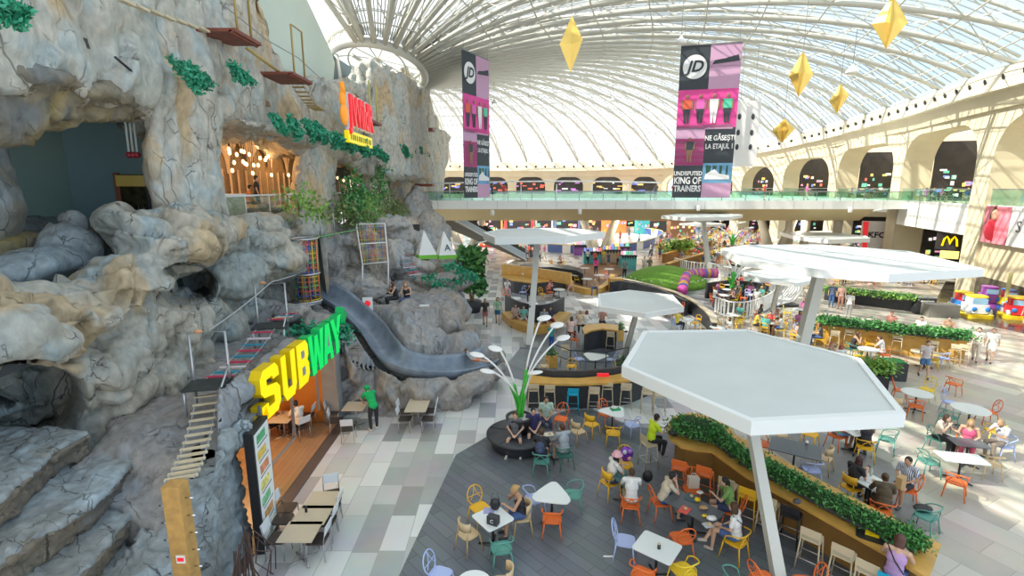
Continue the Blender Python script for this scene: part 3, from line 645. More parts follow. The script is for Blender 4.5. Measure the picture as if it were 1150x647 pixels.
# slide mound
m=MB()
P_=[(405,455,17.6,24,26,1),(432,430,17.6,26,40,1.0),(450,440,17.2,20,28,.8),(475,440,17.0,30,22,.9),(505,440,17.6,26,18,.9),(530,428,19,24,14,1),(548,412,20.5,18,14,.9),(556,404,21.5,10,16,.7),(470,378,20.5,30,14,1),(500,392,20,36,12,1),(455,360,21.5,20,22,1),(410,400,18.5,16,36,1),(425,385,19,16,24,.8),(515,385,20.8,30,10,1),(545,395,21.8,14,12,.8),(480,455,17.2,36,10,.8),(440,462,17,40,8,.8)]
for u,v,Y,ru,rv,rd in P_: rk(m,u,v,0,ru,rv,rd,Y=Y+(1.15 if Y<=17.6 else 0))
remesh(m,'slide_mound',K_grey,cliff,.075,.12,1.0,.8,.05,seed=49)
# ================================================================ recess in the cliff, restaurant, sandwich shop
M_teal=mat('teal_wall',(.22,.33,.34),.7,var=.06,vscale=.6); M_teal2=mat('sage_wall',(.33,.45,.39),.7,var=.05,vscale=.6)
c0=V((-14,16.4,0))
m=MB(); m.slab([V((-14,4,4)),V((-14,16.4,4)),V((-14,16.4,11.6)),V((-14,4,11.6))],(-.3,0,0)); tag(m.build('wall_recess_side',M_teal2),'sage green painted wall at the left of the rock recess',kind='structure')
m=MB(); m.slab([V((-14,16.4,4)),V((-10.5,17.35,4)),V((-10.5,17.35,11.6)),V((-14,16.4,11.6))],(0,.3,0)); tag(m.build('wall_recess_back',M_teal),'dark teal painted wall with a glazed door in the rock recess',kind='structure')
m=MB(); m.box((-12.2,11,11.5),(5.2,14,.2)); tag(m.build('ceiling_recess',M_under:=mat('dark_ceiling',(.07,.06,.05),.8)),'dark ceiling of the rock recess',kind='structure')
m=MB(); m.box((-12.2,11,4.9),(5.2,14,.2)); tag(m.build('floor_recess',mat('dark_floor',(.09,.10,.11),.6)),'dark floor of the rock recess',kind='structure')
wd=(V((-9.6,17.6,0))-c0).normalized()
def onwall(u,v):
    d=ray(u,v); o=V((0,0,H)); n=V((wd.y,-wd.x,0)); t=(c0-o).dot(n)/d.dot(n); return o+d*t-V((0,.06,0))
dr=thing('door_1','glazed door with reddish wood frame in the teal wall of the rock recess','door'); dr['kind']='structure'
p=[onwall(u,v) for u,v in ((132,196),(165,195),(170,236),(170,262),(140,262))]
a_,b_=p[0],p[1]; w_=(b_-a_); w_.z=0; Wd=w_.length; w_.normalize(); base=6.4; top=a_.z
ang=math.atan2(w_.y,w_.x); cc=a_+w_*Wd/2
m=MB(); m.box((cc.x,cc.y,(top+base)/2),(Wd,.06,top-base),rz=ang); m.build('panel',mat('door_glass_dark',(.05,.045,.02),.1,var=.8,vscale=4),dr)
for k,(o,ww) in enumerate(((0,.14),(Wd,.05))):
    q=a_+w_*o; m=MB(); m.box((q.x,q.y,(top+base)/2),(ww,.14,top-base+.1),rz=ang); m.build('frame',mat('red_wood',(.30,.09,.04),.5) if k==0 else M_black,dr)
q=a_+w_*Wd*.5; m=MB(); m.box((q.x,q.y-.05,top-.2),(Wd,.05,.35),rz=ang); m.build('transom',mat('amber_glass',(.22,.18,.05),.3,emit=(.6,.45,.08),es=.08),dr)
for o in (.68,.85):
    q=a_+w_*Wd*o-V((0,.1,0)); m=MB(); m.tube([q+V((0,0,top-1.5-q.z)),q+V((0,0,top-.95-q.z))],.02,6); m.build('handle',mat('chrome',(.7,.7,.7),.2,1),dr)
# three hanging poles
for k in range(3):
    p=AY(141+k*5,137,14.8); p2=AY(145+k*4.5,172,14.8)
    t=thing('hanging_rope','pale rope with a red ball end hanging from the overhang, %s of three'%['the left','the middle','the right'][k],'rope',p2)
    m=MB(); m.tube([(0,0,0),tuple(p-p2+V((0,0,.6)))],.03,6); m.build('rope',mat('rope_white',(.65,.68,.62),.7),t)
    m=MB(); m.ball((0,0,-.05),.09,10); m.build('ball_end',mat('red_ball',(.35,.03,.04),.4),t)
# ---- restaurant level
m=MB(); m.box((-12.4,31,7.0),(5.2,28,.2)); tag(m.build('floor_restaurant',mat('dark_wood_floor',(.12,.07,.04),.5)),'dark floor of the restaurant inside the cliff',kind='structure')
m=MB(); m.box((-12.4,31,11.6),(5.2,28,.2)); tag(m.build('ceiling_restaurant',mat('warm_ceiling',(.30,.18,.10),.8)),'warm brown ceiling of the restaurant inside the cliff',kind='structure')
M_orient=mat('screen_tan',(.34,.24,.13),.7,var=.2,vscale=9); M_cr=mat('arch_cream',(.78,.62,.44),.7)
m=MB(); m.slab([V((-14.6,17,7)),V((-14.6,46,7)),V((-14.6,46,11.5)),V((-14.6,17,11.5))],(-.3,0,0)); tag(m.build('wall_restaurant',M_orient),'patterned tan rear wall of the restaurant',kind='structure')
scr=thing('arch_screen','cream screen of pointed arches along the restaurant rear wall','screen')
y=17.2; X=-14.3
while y<44:
    m=MB(); n=10; w2=2.3; pts=[]
    # ogee arch opening profile (y offset, z)
    arch=[(0,9.0),(.02,9.4),(.12,9.8),(.4,10.15),(.8,10.4),(1.15,10.75),(1.5,10.4),(1.9,10.15),(2.18,9.8),(2.28,9.4),(2.3,9.0)]
    vs=[]; 
    for o in (0,-.15):
        vs+=[V((X+o,y+a,z)) for a,z in arch]+[V((X+o,y+a,11.4)) for a,z in arch]
    k=len(arch); fs=[(i,i+1,k+i+1,k+i) for i in range(k-1)]+[(2*k+i,2*k+i+1,3*k+i+1,3*k+i) for i in range(k-1)]+[(i,i+1,2*k+i+1,2*k+i) for i in range(k-1)]
    m.add(vs,fs); m.build('arch_panel',M_cr,scr)
    for yy in (y,y+.75,y+1.55):
        m=MB(); m.box((X,yy,8.1),(.08,.07,2.2)); m.build('mullion',M_cr,scr)
    y+=2.3
for k,(y,z,wd_) in enumerate(((20,10.9,7),(27,10.85,8),(36,10.9,9))):
    m=MB(); m.box((-12.0,y,z),(.5,wd_,.35)); m.box((-12.8,y+.5,z+.1),(.3,wd_,.3)); 
    tag(m.build('ceiling_beam',mat('orange_wood',(.62,.26,.06),.5)),['long orange wood ceiling beam over the restaurant front, in the widest opening','orange wood ceiling beam above the middle rock pillar','orange wood ceiling beam in the narrow second opening'][k],'beam')
random.seed(3)
M_bulb=mat('warm_bulb',(1,.7,.3),.4,emit=(1,.62,.22),es=6)
def pendant(p,ztop,lab,grp):
    t=thing('pendant_lamp',lab,'lamp',p,group=grp)
    m=MB(); m.lathe((0,0,0),[(.03,.10),(.05,.05),(.065,0),(.04,-.05),(.01,-.07)][::-1],8); m.build('bulb',M_bulb,t)
    m=MB(); m.tube([(0,0,.1),(0,0,ztop-p[2])],.012,4); m.build('cord',M_black,t); return t
for (u,v) in ((246,167),(257,168),(258,172),(266,174),(271,170),(274,171),(280,174),(292,178),(299,178),(301,176),(298,180),(263,183),(273,182),(275,184),(277,185),(285,186),(290,186),(261,192),(284,195),(305,197),(324,197)):
    p=AX(u,v,-11.6); pendant(p,11.5,'small glowing warm bulb hanging in the restaurant beside the leftmost rock pillar','hanging bulbs in the restaurant')
for (u,v) in ((376,187),(378,184),(383,187),(396,189),(379,200),(386,203)):
    p=AX(u,v,-11.6); pendant(p,11.5,'small glowing warm bulb hanging in the second restaurant opening','hanging bulbs in the second opening')
for y in (20,24,31): 
    l=bpy.data.lights.new('restaurant_light','POINT'); l.energy=170; l.color=(1,.62,.3); l.shadow_soft_size=.4; o=bpy.data.objects.new('restaurant_light',l); COL.objects.link(o); o.location=(-12.3,y,10.2)
# terrace rail and bar
t=thing('terrace_rail','thin white handrail with glass along the restaurant terrace','railing')
m=MB(); m.tube([(-9.9,17,8.0),(-9.9,40,8.0)],.035,6); m.build('handrail',M_white,t)
m=MB(); m.box((-9.9,28.5,7.5),(.02,23,.9)); m.build('glass_rail',M_clear,t)
for y in np.arange(17.2,40,1.9):
    m=MB(); m.tube([(-9.9,y,7.05),(-9.9,y,8.0)],.025,5); m.build('post',M_white,t)
t=thing('bar_counter','small cream bar counter behind the restaurant terrace rail','counter',(-10.9,19.4,7.1))
m=MB(); m.box((0,0,.45),(.8,1.6,.9)); m.build('body',mat('cream_panel',(.62,.56,.40),.5),t); m=MB(); m.box((0,0,.93),(.95,1.75,.06)); m.build('top',M_white,t)
t=thing('menu_board','tall dark red panel beside the leftmost rock pillar in the restaurant','panel',(-13.2,18.5,7.1)); m=MB(); m.box((0,0,1.1),(.1,.9,2.2)); m.build('panel',mat('maroon',(.16,.02,.03),.5),t); m=MB(); m.box((.02,0,.05),(.3,1.0,.1)); m.build('base',M_black,t)
# ---- red & yellow restaurant sign on the rock
M_red=mat('sign_red',(.75,.02,.03),.4,emit=(.8,.02,.03),es=.35); M_yel=mat('sign_yellow',(.9,.72,.0),.4,emit=(.95,.75,.0),es=.3)
sg=thing('restaurant_sign','red lettering sign with orange emblem over a yellow strip, on the rock above the ivy','sign')
a_=AX(366,120,-8.9); b_=AX(396,141,-8.9)
rot=Matrix(((0,0,1),(1,0,0),(0,1,0))).to_euler()
dY=b_.y-a_.y; cz=(AX(380,130,-8.9)).z
text('lettering','JWildR',(-8.3,(a_.y+b_.y)/2,11.55),rot,2.0,M_red,sg,extr=.1,bold=.03,sx=dY/5.6)
text('letter_outline','JWildR',(-8.38,(a_.y+b_.y)/2,11.55),rot,2.0,M_white,sg,extr=.06,bold=.12,sx=dY/5.6)
m=MB(); m.box((-8.4,(a_.y+b_.y)/2-.2,10.35),(.2,dY*1.05,.55)); m.build('strip',M_yel,sg)
for k in range(11): m=MB(); m.box((-8.29,(a_.y+b_.y)/2-.2+(k-5)*dY*.085,10.35),(.02,dY*(.05 if k%3 else .03),.26)); m.build('strip_mark',mat('sign_olive',(.35,.3,.02),.5),sg)
m=MB(); m.ball((-8.35,a_.y-.6,11.3),(.15,.45,.5),10); m.ball((-8.35,a_.y-.7,12.0),(.15,.25,.35),10); m.tube([(-8.3,a_.y-.7,12.2),(-8.3,a_.y-.9,12.7)],.12,6); m.build('emblem',mat('sign_orange',(.85,.30,.02),.4,emit=(.9,.3,.02),es=.3),sg)
sg.location=(.4,.3,.4)
# ================================================================ sandwich shop
XS=-6.25
m=MB(); m.box((-8.3,13.85,.02),(4.1,6.2,.05)); tag(m.build('floor_shop',F_wood),'brown wood plank floor inside the sandwich shop',kind='structure')
m=MB(); m.box((XS+.12,13.2,.012),(.42,7.4,.024)); tag(m.build('trim_1',mat('brown_threshold',(.11,.09,.08),.4,var=.1)),'dark brown threshold strip between shop floor and tiles',kind='structure')
M_or=mat('shop_orange',(.52,.17,.02),.6)
m=MB(); m.box((-10.35,13.8,1.4),(.1,6.3,2.8)); m.box((-8.3,17.0,1.4),(4.1,.1,2.8)); tag(m.build('wall_shop',M_or),'burnt orange wall inside the sandwich shop',kind='structure')
m=MB(); m.box((-8.3,10.75,1.2),(3.8,.1,2.4)); tag(m.build('wall_shop_near',M_or),'orange side wall inside the sandwich shop behind the menu totem',kind='structure')
m=MB(); m.box((-8.4,13.9,2.62),(3.8,6.1,.08)); tag(m.build('ceiling_shop',mat('shop_ceiling',(.4,.3,.2),.7)),'ceiling of the sandwich shop',kind='structure')
for y in (11.5,14.5): 
    l=bpy.data.lights.new('shop_light','POINT'); l.energy=90; l.color=(1,.66,.32); l.shadow_soft_size=.3; o=bpy.data.objects.new('shop_light',l); COL.objects.link(o); o.location=(-8.2,y,2.3)
m=MB(); m.box((-6.45,17.15,1.35),(.55,.45,2.7)); tag(m.build('pillar',mat('concrete_grey',(.26,.26,.25),.7,var=.1)),'grey square concrete pillar at the far side of the sandwich shop','pillar')
# canopy edge under the letters: pale grey rendered beam
m=MB(); m.box((-6.35,13.6,2.86),(.5,7.4,.28)); tag(m.build('lintel',mat('render_grey',(.33,.34,.33),.8,var=.1)),'grey rendered beam over the open front of the sandwich shop','beam')
fr=thing('sign_frame','thin grey steel frame holding the letter sign in front of the shop opening','frame')
for y in (11.3,13.0,14.8,16.4):
    m=MB(); m.box((-6.02,y,2.35),(.06,.06,1.7)); m.build('post',M_grey,fr)
m=MB(); m.box((-6.02,13.9,2.9),(.05,5.6,.05)); m.box((-6.02,12.1,1.5),(.05,1.8,.05)); m.build('rail',M_grey,fr)
# SUBWAY letters
M_sy=mat('letter_yellow',(.95,.70,.0),.35,emit=(1,.74,.0),es=.45); M_sg=mat('letter_green',(.0,.62,.10),.35,emit=(0,.7,.12),es=.45)
M_syd=mat('letter_yellow_side',(.80,.55,.0),.4); M_sgd=mat('letter_green_side',(.0,.5,.12),.4)
LET={'S':[[(0,.18),(.16,.0),(.72,.0),(.9,.16),(.9,.45),(.76,.58),(.30,.66),(.30,.78),(.58,.78),(.60,.70),(.9,.70),(.88,.88),(.74,1.0),(.18,1.0),(.02,.86),(.02,.58),(.16,.46),(.60,.38),(.60,.22),(.32,.22),(.30,.32),(0,.32)]],
'U':[[(0,1),(0,.2),(.18,0),(.66,0),(.84,.2),(.84,1),(.56,1),(.56,.24),(.28,.24),(.28,1)]],
'B':[[(0,0),(.66,0),(.84,.16),(.84,.42),(.74,.52),(.84,.62),(.84,.86),(.68,1),(0,1),(0,.0)],],
'W':[[(0,1),(.16,0),(.46,0),(.56,.5),(.66,0),(.96,0),(1.12,1),(.86,1),(.79,.36),(.68,.92),(.44,.92),(.33,.36),(.26,1)]],
'A':[[(0,0),(.28,1),(.64,1),(.92,0),(.64,0),(.59,.2),(.33,.2),(.28,0)]],
'Y':[[(.0,1),(.32,.42),(.32,0),(.60,0),(.60,.42),(.92,1),(.62,1),(.46,.66),(.30,1)]]}
SG=thing('shop_letter_sign','big SUBWAY letter sign, SUB in yellow and WAY in green, above the shop opening','sign')
def letter(ch,y0,y1,z0,z1,me_,md,x=-5.98,th=.28):
    hgt=z1-z0
    for poly in LET[ch]:
        mx=max(p[0] for p in poly); P=[(x,y0+(a/mx)*(y1-y0),z0+b*hgt) for a,b in poly]
        me=MB(); me.slab([V(q) for q in P],(-th,0,0),mi=1,mf=0); 
        o=me.build('letter_'+ch.lower(),[me_,md],SG)
        bm=bmesh.new(); bm.from_mesh(o.data); bmesh.ops.triangulate(bm,faces=bm.faces,ngon_method='EAR_CLIP'); bm.to_mesh(o.data); bm.free()
    if ch=='B':
        for za,zb in ((.22,.42),(.62,.80)):
            h=MB(); h.slab([V((x+.004,y0+(y1-y0)*a,z0+hgt*b)) for a,b in ((.36,za),(.62,za),(.66,(za+zb)/2),(.62,zb),(.36,zb))],(-.004,0,0)); h.build('counter_hole',MATS['render_grey'],o)
    if ch=='A':
        h=MB(); h.slab([V((x+.004,y0+(y1-y0)*a,z0+hgt*b)) for a,b in ((.40,.40),(.62,.40),(.51,.76))],(-.004,0,0)); h.build('counter_hole',MATS['render_grey'],o)
zz0,zz1=2.72,3.98
for ch,y0,y1,a,b in (('S',11.35,12.35,M_sy,M_syd),('U',12.5,13.35,M_sy,M_syd),('B',13.47,14.25,M_sy,M_syd),('W',14.3,15.5,M_sg,M_sgd),('A',15.4,16.3,M_sg,M_sgd),('Y',16.15,17.2,M_sg,M_sgd)): letter(ch,y0,y1,zz0,zz1,a,b)
# arrow tails
m=MB(); m.slab([V((-5.98,y,z)) for y,z in ((11.55,3.1),(11.65,2.78),(11.3,2.70),(11.36,2.52),(10.98,2.62),(11.2,2.98),(11.28,2.86))],(-.28,0,0),mi=1); m.build('arrow_tail',[M_sy,M_syd],SG)
m=MB(); m.slab([V((-5.98,y,z)) for y,z in ((17.2,3.62),(17.45,3.62),(17.5,3.5),(17.9,3.8),(17.5,4.15),(17.42,3.95),(17.2,3.9))],(-.28,0,0),mi=1); m.build('arrow_head',[M_sg,M_sgd],SG)
# totem menu board
tt=thing('menu_totem','tall black framed menu totem with food pictures beside the sandwich shop','totem',(-5.85,10.75,0))
m=MB(); m.box((0,0,1.5),(.2,.95,3.0),rz=R(7)); m.build('frame',M_black,tt)
tr=Matrix.Rotation(R(7),3,'Z')
m=MB(); c=tr@V((.107,0,0)); m.box((c.x,c.y,1.55),(.012,.85,2.75),rz=R(7)); m.build('panel',mat('menu_white',(.85,.86,.84),.3),tt)
rnd=random.Random(4)
for k in range(7):
    z=2.75-k*.38; cc=[(.1,.45,.2),(.8,.5,.08),(.85,.25,.1),(.9,.7,.15),(.15,.5,.25),(.6,.3,.1),(.7,.75,.6)][k]
    c=tr@V((.115,rnd.uniform(-.12,.12),0)); m=MB(); m.box((c.x,c.y,z),(.012,.5,.2),rz=R(7)); m.build('picture',mat('menu_pic_%d'%k,cc,.4,var=.4,vscale=9),tt)
    c=tr@V((.115,0,0)); m=MB(); m.box((c.x,c.y,z-.17),(.012,.6,.03),rz=R(7)); m.build('text_line',M_grey,tt)
# dark wire net and twig fence at the foot of the side rock
tw=thing('twig_fence','tangle of brown twigs leaning at the foot of the rock beside the wood post','twigs',(-5.35,9.0,0))
for k in range(26):
    a=jit(.5),jit(.9); m=MB(); m.tube([(a[0]*.3,a[1],0),(a[0]*.3+jit(.2),a[1]*.7+jit(.2),.5+random.random()*.3),(a[0]*.2,a[1]*.3+jit(.15),.9+random.random()*.7)],.014,4); m.build('twig',mat('twig_brown',(.09,.05,.04),.8),tw)
# ---- wooden post with pegs and rope ladder bridge
M_wd=mat('pine',(.48,.27,.08),.6,var=.2,vscale=6); M_slat=mat('pale_slat',(.60,.50,.33),.6,var=.1); M_rope=mat('rope_grey',(.35,.36,.36),.7)
pt=G(206,668); pt=V((-5.55,7.75,0)); T=AY(196,543,7.75); pt=V((T.x,7.75,0))
ps=thing('climbing_post','thick square pine post with metal pegs and a small red no-entry sticker','post',pt)
m=MB(); m.box((0,0,T.z/2),(.30,.26,T.z)); m.build('shaft',M_wd,ps)
for k in range(9):
    for s in (-1,1):
        m=MB(); m.tube([(s*.14,0,.35+k*.33+(.15 if s>0 else 0)),(s*.30,-.03,.37+k*.33+(.15 if s>0 else 0))],.014,6); m.build('peg',mat('chrome',(.7,.7,.7),.2,1),ps)
m=MB(); m.box((.02,-.135,T.z-1.35),(.15,.01,.15)); s_=m.build('sticker',M_white,ps)
m=MB(); m.box((.02,-.142,T.z-1.35),(.11,.006,.07)); m.build('sticker_sign',M_red,s_)
# rope ladder of slats: from post up to first platform
A_=T+V((.02,.1,.0)); B_=AX(233,440,-6.95)
rl=thing('slat_bridge','rope bridge of pale wooden slats rising from the pine post to the first platform','bridge')
n=13; dirv=(B_-A_); side=V((dirv.y,-dirv.x,0)).normalized()
def slats(root,A_,B_,n,w_,mats,sag=.25,th=.07):
    dirv=(B_-A_); side=V((dirv.y,-dirv.x,0)).normalized(); pts=[]
    for k in range(n):
        t=(k+.5)/n; p=A_.lerp(B_,t)-V((0,0,sag*4*t*(1-t))); pts.append(p)
        m=MB(); m.box(tuple(p),(w_,th,.035),rz=math.atan2(side.y,side.x)); m.build('slat',mats[k%len(mats)],root)
    for s in (-1,1):
        m=MB(); m.tube([A_+side*s*w_*.42]+[p+side*s*w_*.42 for p in pts]+[B_+side*s*w_*.42],.015,5); m.build('rope',M_rope,root)
slats(rl,A_,B_,n,.5,[M_slat])
M_r2=mat('slat_red',(.55,.04,.10),.5); M_b2=mat('slat_blue',(.03,.25,.36),.5); M_w2=mat('slat_white',(.7,.6,.62),.5)
def gate(c,rz,w_,h,nm,lab):
    t=thing(nm,lab,'platform',c,rz)
    m=MB(); m.box((0,0,0),(w_,.7,.05)); m.build('deck',mat('platform_black',(.03,.035,.035),.5,var=.2),t)
    m=MB(); m.tube([(-w_*.45,.3,-.6),(-w_*.45,.3,h),(w_*.45,.3,h),(w_*.45,.3,-.6)],.03,6); m.build('frame',mat('galvanised',(.5,.52,.53),.35,.7),t)
    for s in (-1,1):
        m=MB(); m.tube([(s*w_*.45,-.3,0),(s*w_*.45,-.3,-.6)],.03,6); m.build('leg',MATS['galvanised'],t)
    m=MB(); m.tube([(w_*.45,-.3,.02),(w_*.45,.3,.35)],.025,5); m.build('brace',MATS['galvanised'],t)
    m=MB(); m.ball((-w_*.2,.3,h+.03),(.1,.04,.05),8); m.build('pulley',mat('pulley_orange',(.6,.3,.15),.5),t)
    return t
C1=AX(233,432,-6.95); gate(C1,R(12),.85,1.15,'rope_platform','first black platform with steel goalpost frame at the top of the pale slat bridge')
C2=AX(304,366,-7.35); gate(C2,R(12),.95,1.25,'rope_platform','second black platform with steel goalpost frame between the coloured slat bridges')
cb=thing('slat_bridge','rope bridge of red, blue and white slats between the two black platforms','bridge'); slats(cb,C1+V((0,.35,0)),C2+V((0,-.35,0)),9,.62,[M_r2,M_b2,M_w2,M_r2,M_b2],.15,.09)
C3=AX(338,341,-7.9)
cb=thing('slat_bridge','rope bridge of yellow and pink slats from the second platform to the net tower','bridge'); slats(cb,C2+V((0,.35,.1)),C3,9,.55,[M_r2,mat('slat_orange',(.6,.35,.1),.5),M_w2,M_b2],.1,.07)
m=MB(); m.tube(bez(C1+V((0,.3,1.2)),(C1+C2)/2+V((0,0,1.1)),C2+V((0,.3,1.3)),8)+bez(C2+V((0,.3,1.3)),(C2+C3)/2+V((0,0,1.2)),AY(335,308,19),8)[1:],.02,5); tag(m.build('guide_cable',M_rope),'thin steel guide cable strung above the coloured slat bridges','cable')
# ---- net tower
nt_=thing('net_tower','tall rope net climbing tower in rainbow colours on the cliff walkway','tower')
top=AY(341,268,19.6); bot=AY(341,338,19.6)
NC=[mat('net_%d'%i,c,.6) for i,c in enumerate([(.7,.08,.06),(.75,.5,.04),(.1,.4,.12),(.05,.12,.45),(.6,.25,.05)])]
def circ(c,r,n=12): return [V((c.x+r*math.cos(2*PI*k/n),c.y+r*math.sin(2*PI*k/n),c.z)) for k in range(n)]
hh=top.z-bot.z; r_=.44
for k in range(12):
    a=circ(top,r_)[k]; b=V((a.x,a.y,bot.z)); m=MB(); m.tube([a,b],.022,5); m.build('vertical_rope',NC[k%5],nt_)
for k in range(13):
    m=MB(); m.tube(circ(V((top.x,top.y,bot.z+hh*(k+.5)/13.5)),r_,16),.02,5,closed=True); m.build('hoop_rope',NC[(k*2+1)%5],nt_)
for z in (bot.z+.02,bot.z+hh*.45,top.z):
    m=MB(); m.tube(circ(V((top.x,top.y,z)),r_+.05,20),.04,6,closed=True); m.build('ring',MATS['galvanised'],nt_)
m=MB(); m.lathe(V((bot.x,bot.y,bot.z-.12)),[(.7,0),(.7,.1)],8); m.build('base',M_grey,nt_)
# framed net
fn=thing('framed_net','white framed climbing net with coloured knots standing on the rock slope','net')
q=[AY(400,252,27),AY(432,251,28),AY(436,294,27),AY(407,297,26)]
m=MB(); m.tube(q,.05,6,closed=True); m.tube([(q[0]+q[3])/2,(q[1]+q[2])/2],.035,6); m.build('frame',M_white,fn)
for k in range(1,10):
    m=MB(); m.tube([q[0].lerp(q[1],k/10),q[3].lerp(q[2],k/10)],.016,4); m.build('net_rope',NC[k%5],fn)
    m=MB(); m.tube([q[0].lerp(q[3],k/10),q[1].lerp(q[2],k/10)],.016,4); m.build('net_rope',NC[(k+2)%5],fn)
for s in (3,2):
    m=MB(); m.tube([q[s],q[s]-V((0,.3,1.6))],.04,5); m.build('leg',M_white,fn)
# small slatted rope bridge on the right of the slope
cb=thing('slat_bridge','short slatted rope bridge in pink and blue at the right of the framed net','bridge'); slats(cb,AY(450,285,29),AY(470,312,27.5),9,.8,[M_r2,M_w2,M_b2],.1,.1)
cb=thing('net_bridge','horizontal rope net walkway from the net tower toward the framed net','net')
a_,b_=top+V((.3,.2,0)),AY(400,258,24)
for s in (-.25,0,.25):
    m=MB(); m.tube([a_+V((0,s,0)),b_+V((0,s,0))],.02,5); m.build('rope',NC[2],cb)
for k in range(10):
    p=a_.lerp(b_,(k+.5)/10); m=MB(); m.tube([p-V((0,.28,0)),p+V((0,.28,0))],.02,5); m.build('cross_rope',NC[k%5],cb)
for k in (.15,.45):
    p=a_.lerp(b_,k); m=MB(); m.tube([p-V((0,0,.1)),p+V((0,0,.9))],.03,5); m.build('post',M_grey,cb)
# ---- slide
sl_=thing('rock_slide','blue grey slide trough winding down between the rocks to the hall floor','slide')
PT_=[AY(352,325,21.5),AY(378,336,21),AY(398,352,20.6),AY(418,372,20),AY(432,392,19),AY(447,405,18.5),AY(475,413,18.6),AY(505,414,19.2),AY(535,409,20),AY(550,402,20.8)]
C=crom(PT_,6); m=MB(); prof=[(-1,.40),(-.93,.46),(-.84,.28),(-.7,-.05),(-.4,-.24),(0,-.29),(.4,-.26),(.72,-.15),(.85,-.02),(.93,.06),(1,.0),(.7,-.36),(0,-.42),(-.7,-.36)]
vs=[]; 
for i,p in enumerate(C):
    t=(C[min(i+1,len(C)-1)]-C[max(i-1,0)]).normalized(); sd=V((t.y,-t.x,0)).normalized()
    for a,z in prof: vs.append(p+sd*a*.47+V((0,0,z)))
k=len(prof); m.add(vs,[(i*k+j,i*k+(j+1)%k,(i+1)*k+(j+1)%k,(i+1)*k+j) for i in range(len(C)-1) for j in range(k)]+[tuple(range(k)),tuple((len(C)-1)*k+j for j in range(k))],0,True)
m.build('trough',mat('slide_blue_grey',(.19,.23,.28),.25,var=.25,vscale=2),sl_)
# warning signs on rocks
for u,v,Y,lab in ((477,350,21.2,'small white and red warning sign on the brown mound'),(413,342,21.0,'small white and red warning sign by the slide bend')):
    p=AY(u,v,Y); t=thing('warning_sign',lab,'sign',p,R(8)); m=MB(); m.box((0,0,0),(.42,.03,.62)); m.build('plate',M_white,t); m=MB(); m.ball((0,-.02,.05),(.13,.015,.13),10); m.build('symbol',M_red,t)
# white-green pyramids
for u,v,Y,s,lab in ((479,289,31,.58,'plain white pyramid with green base on the rock mound'),(501,289,32,.58,'white pyramid with green base and dark logo, next to the palm')):
    p=AY(u,v,Y); t=thing('pyramid_marker',lab,'marker',p,R(20),scale=s)
    w_=.95; m=MB(); m.add([(-w_,-w_,.35),(w_,-w_,.35),(w_,w_,.35),(-w_,w_,.35),(-.2,0,2.9)],[(0,1,2,3),(0,1,4),(1,2,4),(2,3,4),(3,0,4)]); m.build('body',mat('pyramid_white',(.8,.8,.77),.5),t)
    m=MB(); m.box((0,0,.15),(1.95,1.95,.42)); m.build('base',mat('lime',(.2,.55,.05),.5),t)
    if u>490: text('logo','A',(0.02,-.72,1.1),(R(72),0,0),1.0,M_black,t,extr=.02)
# tower window on far rock
p=AY(466,257,40); m=MB(); m.box(tuple(p-V((0,.9,0))),(1.0,.5,.8)); tag(m.build('cave_window',M_black),'small dark square window in the far rock tower','window')
# ---- high walkways on the face: platforms with frames
M_rust=mat('rust_brown',(.22,.06,.035),.6,var=.2); M_brass=mat('brass_rail',(.45,.32,.10),.5)
for (u,v,w_,lab) in ((256,42,1.6,'highest rust coloured platform on the cliff face near the plaster wall'),(322,88,1.9,'rust coloured platform halfway along the cliff face left of the red sign')):
    p=AX(u,v,-8.8); t=thing('cliff_platform',lab,'platform',p)
    m=MB(); m.box((0,0,0),(1.3,w_,.1)); m.build('deck',M_rust,t)
    m=MB(); m.tube([(.4,-w_*.1,0),(.4,-w_*.1,1.9),(.4,w_*.42,1.9),(.4,w_*.42,0)],.04,5); m.build('frame',M_brass,t)
    m=MB(); m.tube([(.5,-w_/2,-.05),(.5,w_/2,-.05)],.06,5); m.build('edge_tube',M_rust,t)
cb=thing('slat_bridge','row of separate pale wooden steps hanging across the top of the cliff face','bridge')
q=[AX(u,v,-8.9) for u,v in ((142,2.5),(158,9),(174,14),(189,20),(202,24),(214,28.5),(228,33))]
for p in q: m=MB(); m.box(p,(.16,.42,.06)); m.build('slat',M_slat,cb)
m=MB(); m.tube([p+V((.06,0,.0)) for p in q],.012,4); m.build('rope',M_rope,cb); m=MB(); m.tube([p+V((.06,0,.75)) for p in q],.012,4); m.build('hand_rope',M_rope,cb)
a_=AX(277,54,-8.8); b_=AX(318,84,-8.8)
m=MB(); m.tube([a_,b_],.06,6); tag(m.build('balance_beam',M_brass),'brass coloured balance beam between the two rust platforms','beam')
a_=AX(334,95,-8.8); b_=AX(360,124,-8.8)
cb=thing('slat_bridge','ochre slat bridge dropping from the second rust platform toward the red sign','bridge'); slats(cb,a_,b_,9,.5,[M_brass],.2,.22)
m=MB(); m.tube([AX(250,5,-8.7),AX(300,45,-8.7),AX(335,65,-8.7),AX(362,90,-8.7)],.02,4); tag(m.build('guide_cable',M_rope),'thin cable along the top of the cliff face','cable')
m=MB(); m.tube([AX(129,64,-9.0),AX(149,81,-9.0)],.03,5); tag(m.build('anchor_bar',M_black),'short dark bar on the rock above the recess','bar')
p=AX(413,138,-8.9); t=thing('cliff_platform','small rust platform with yellow posts right of the red sign','platform',p); m=MB(); m.box((0,0,0),(1.2,2.2,.15)); m.build('deck',M_rust,t); [ (lambda q: (q.tube([(.4,y,0),(.4,y,2.3)],.05,5), q.build('post',mat('post_yellow',(.55,.5,.12),.5),t)))(MB()) for y in (-.8,.8)]
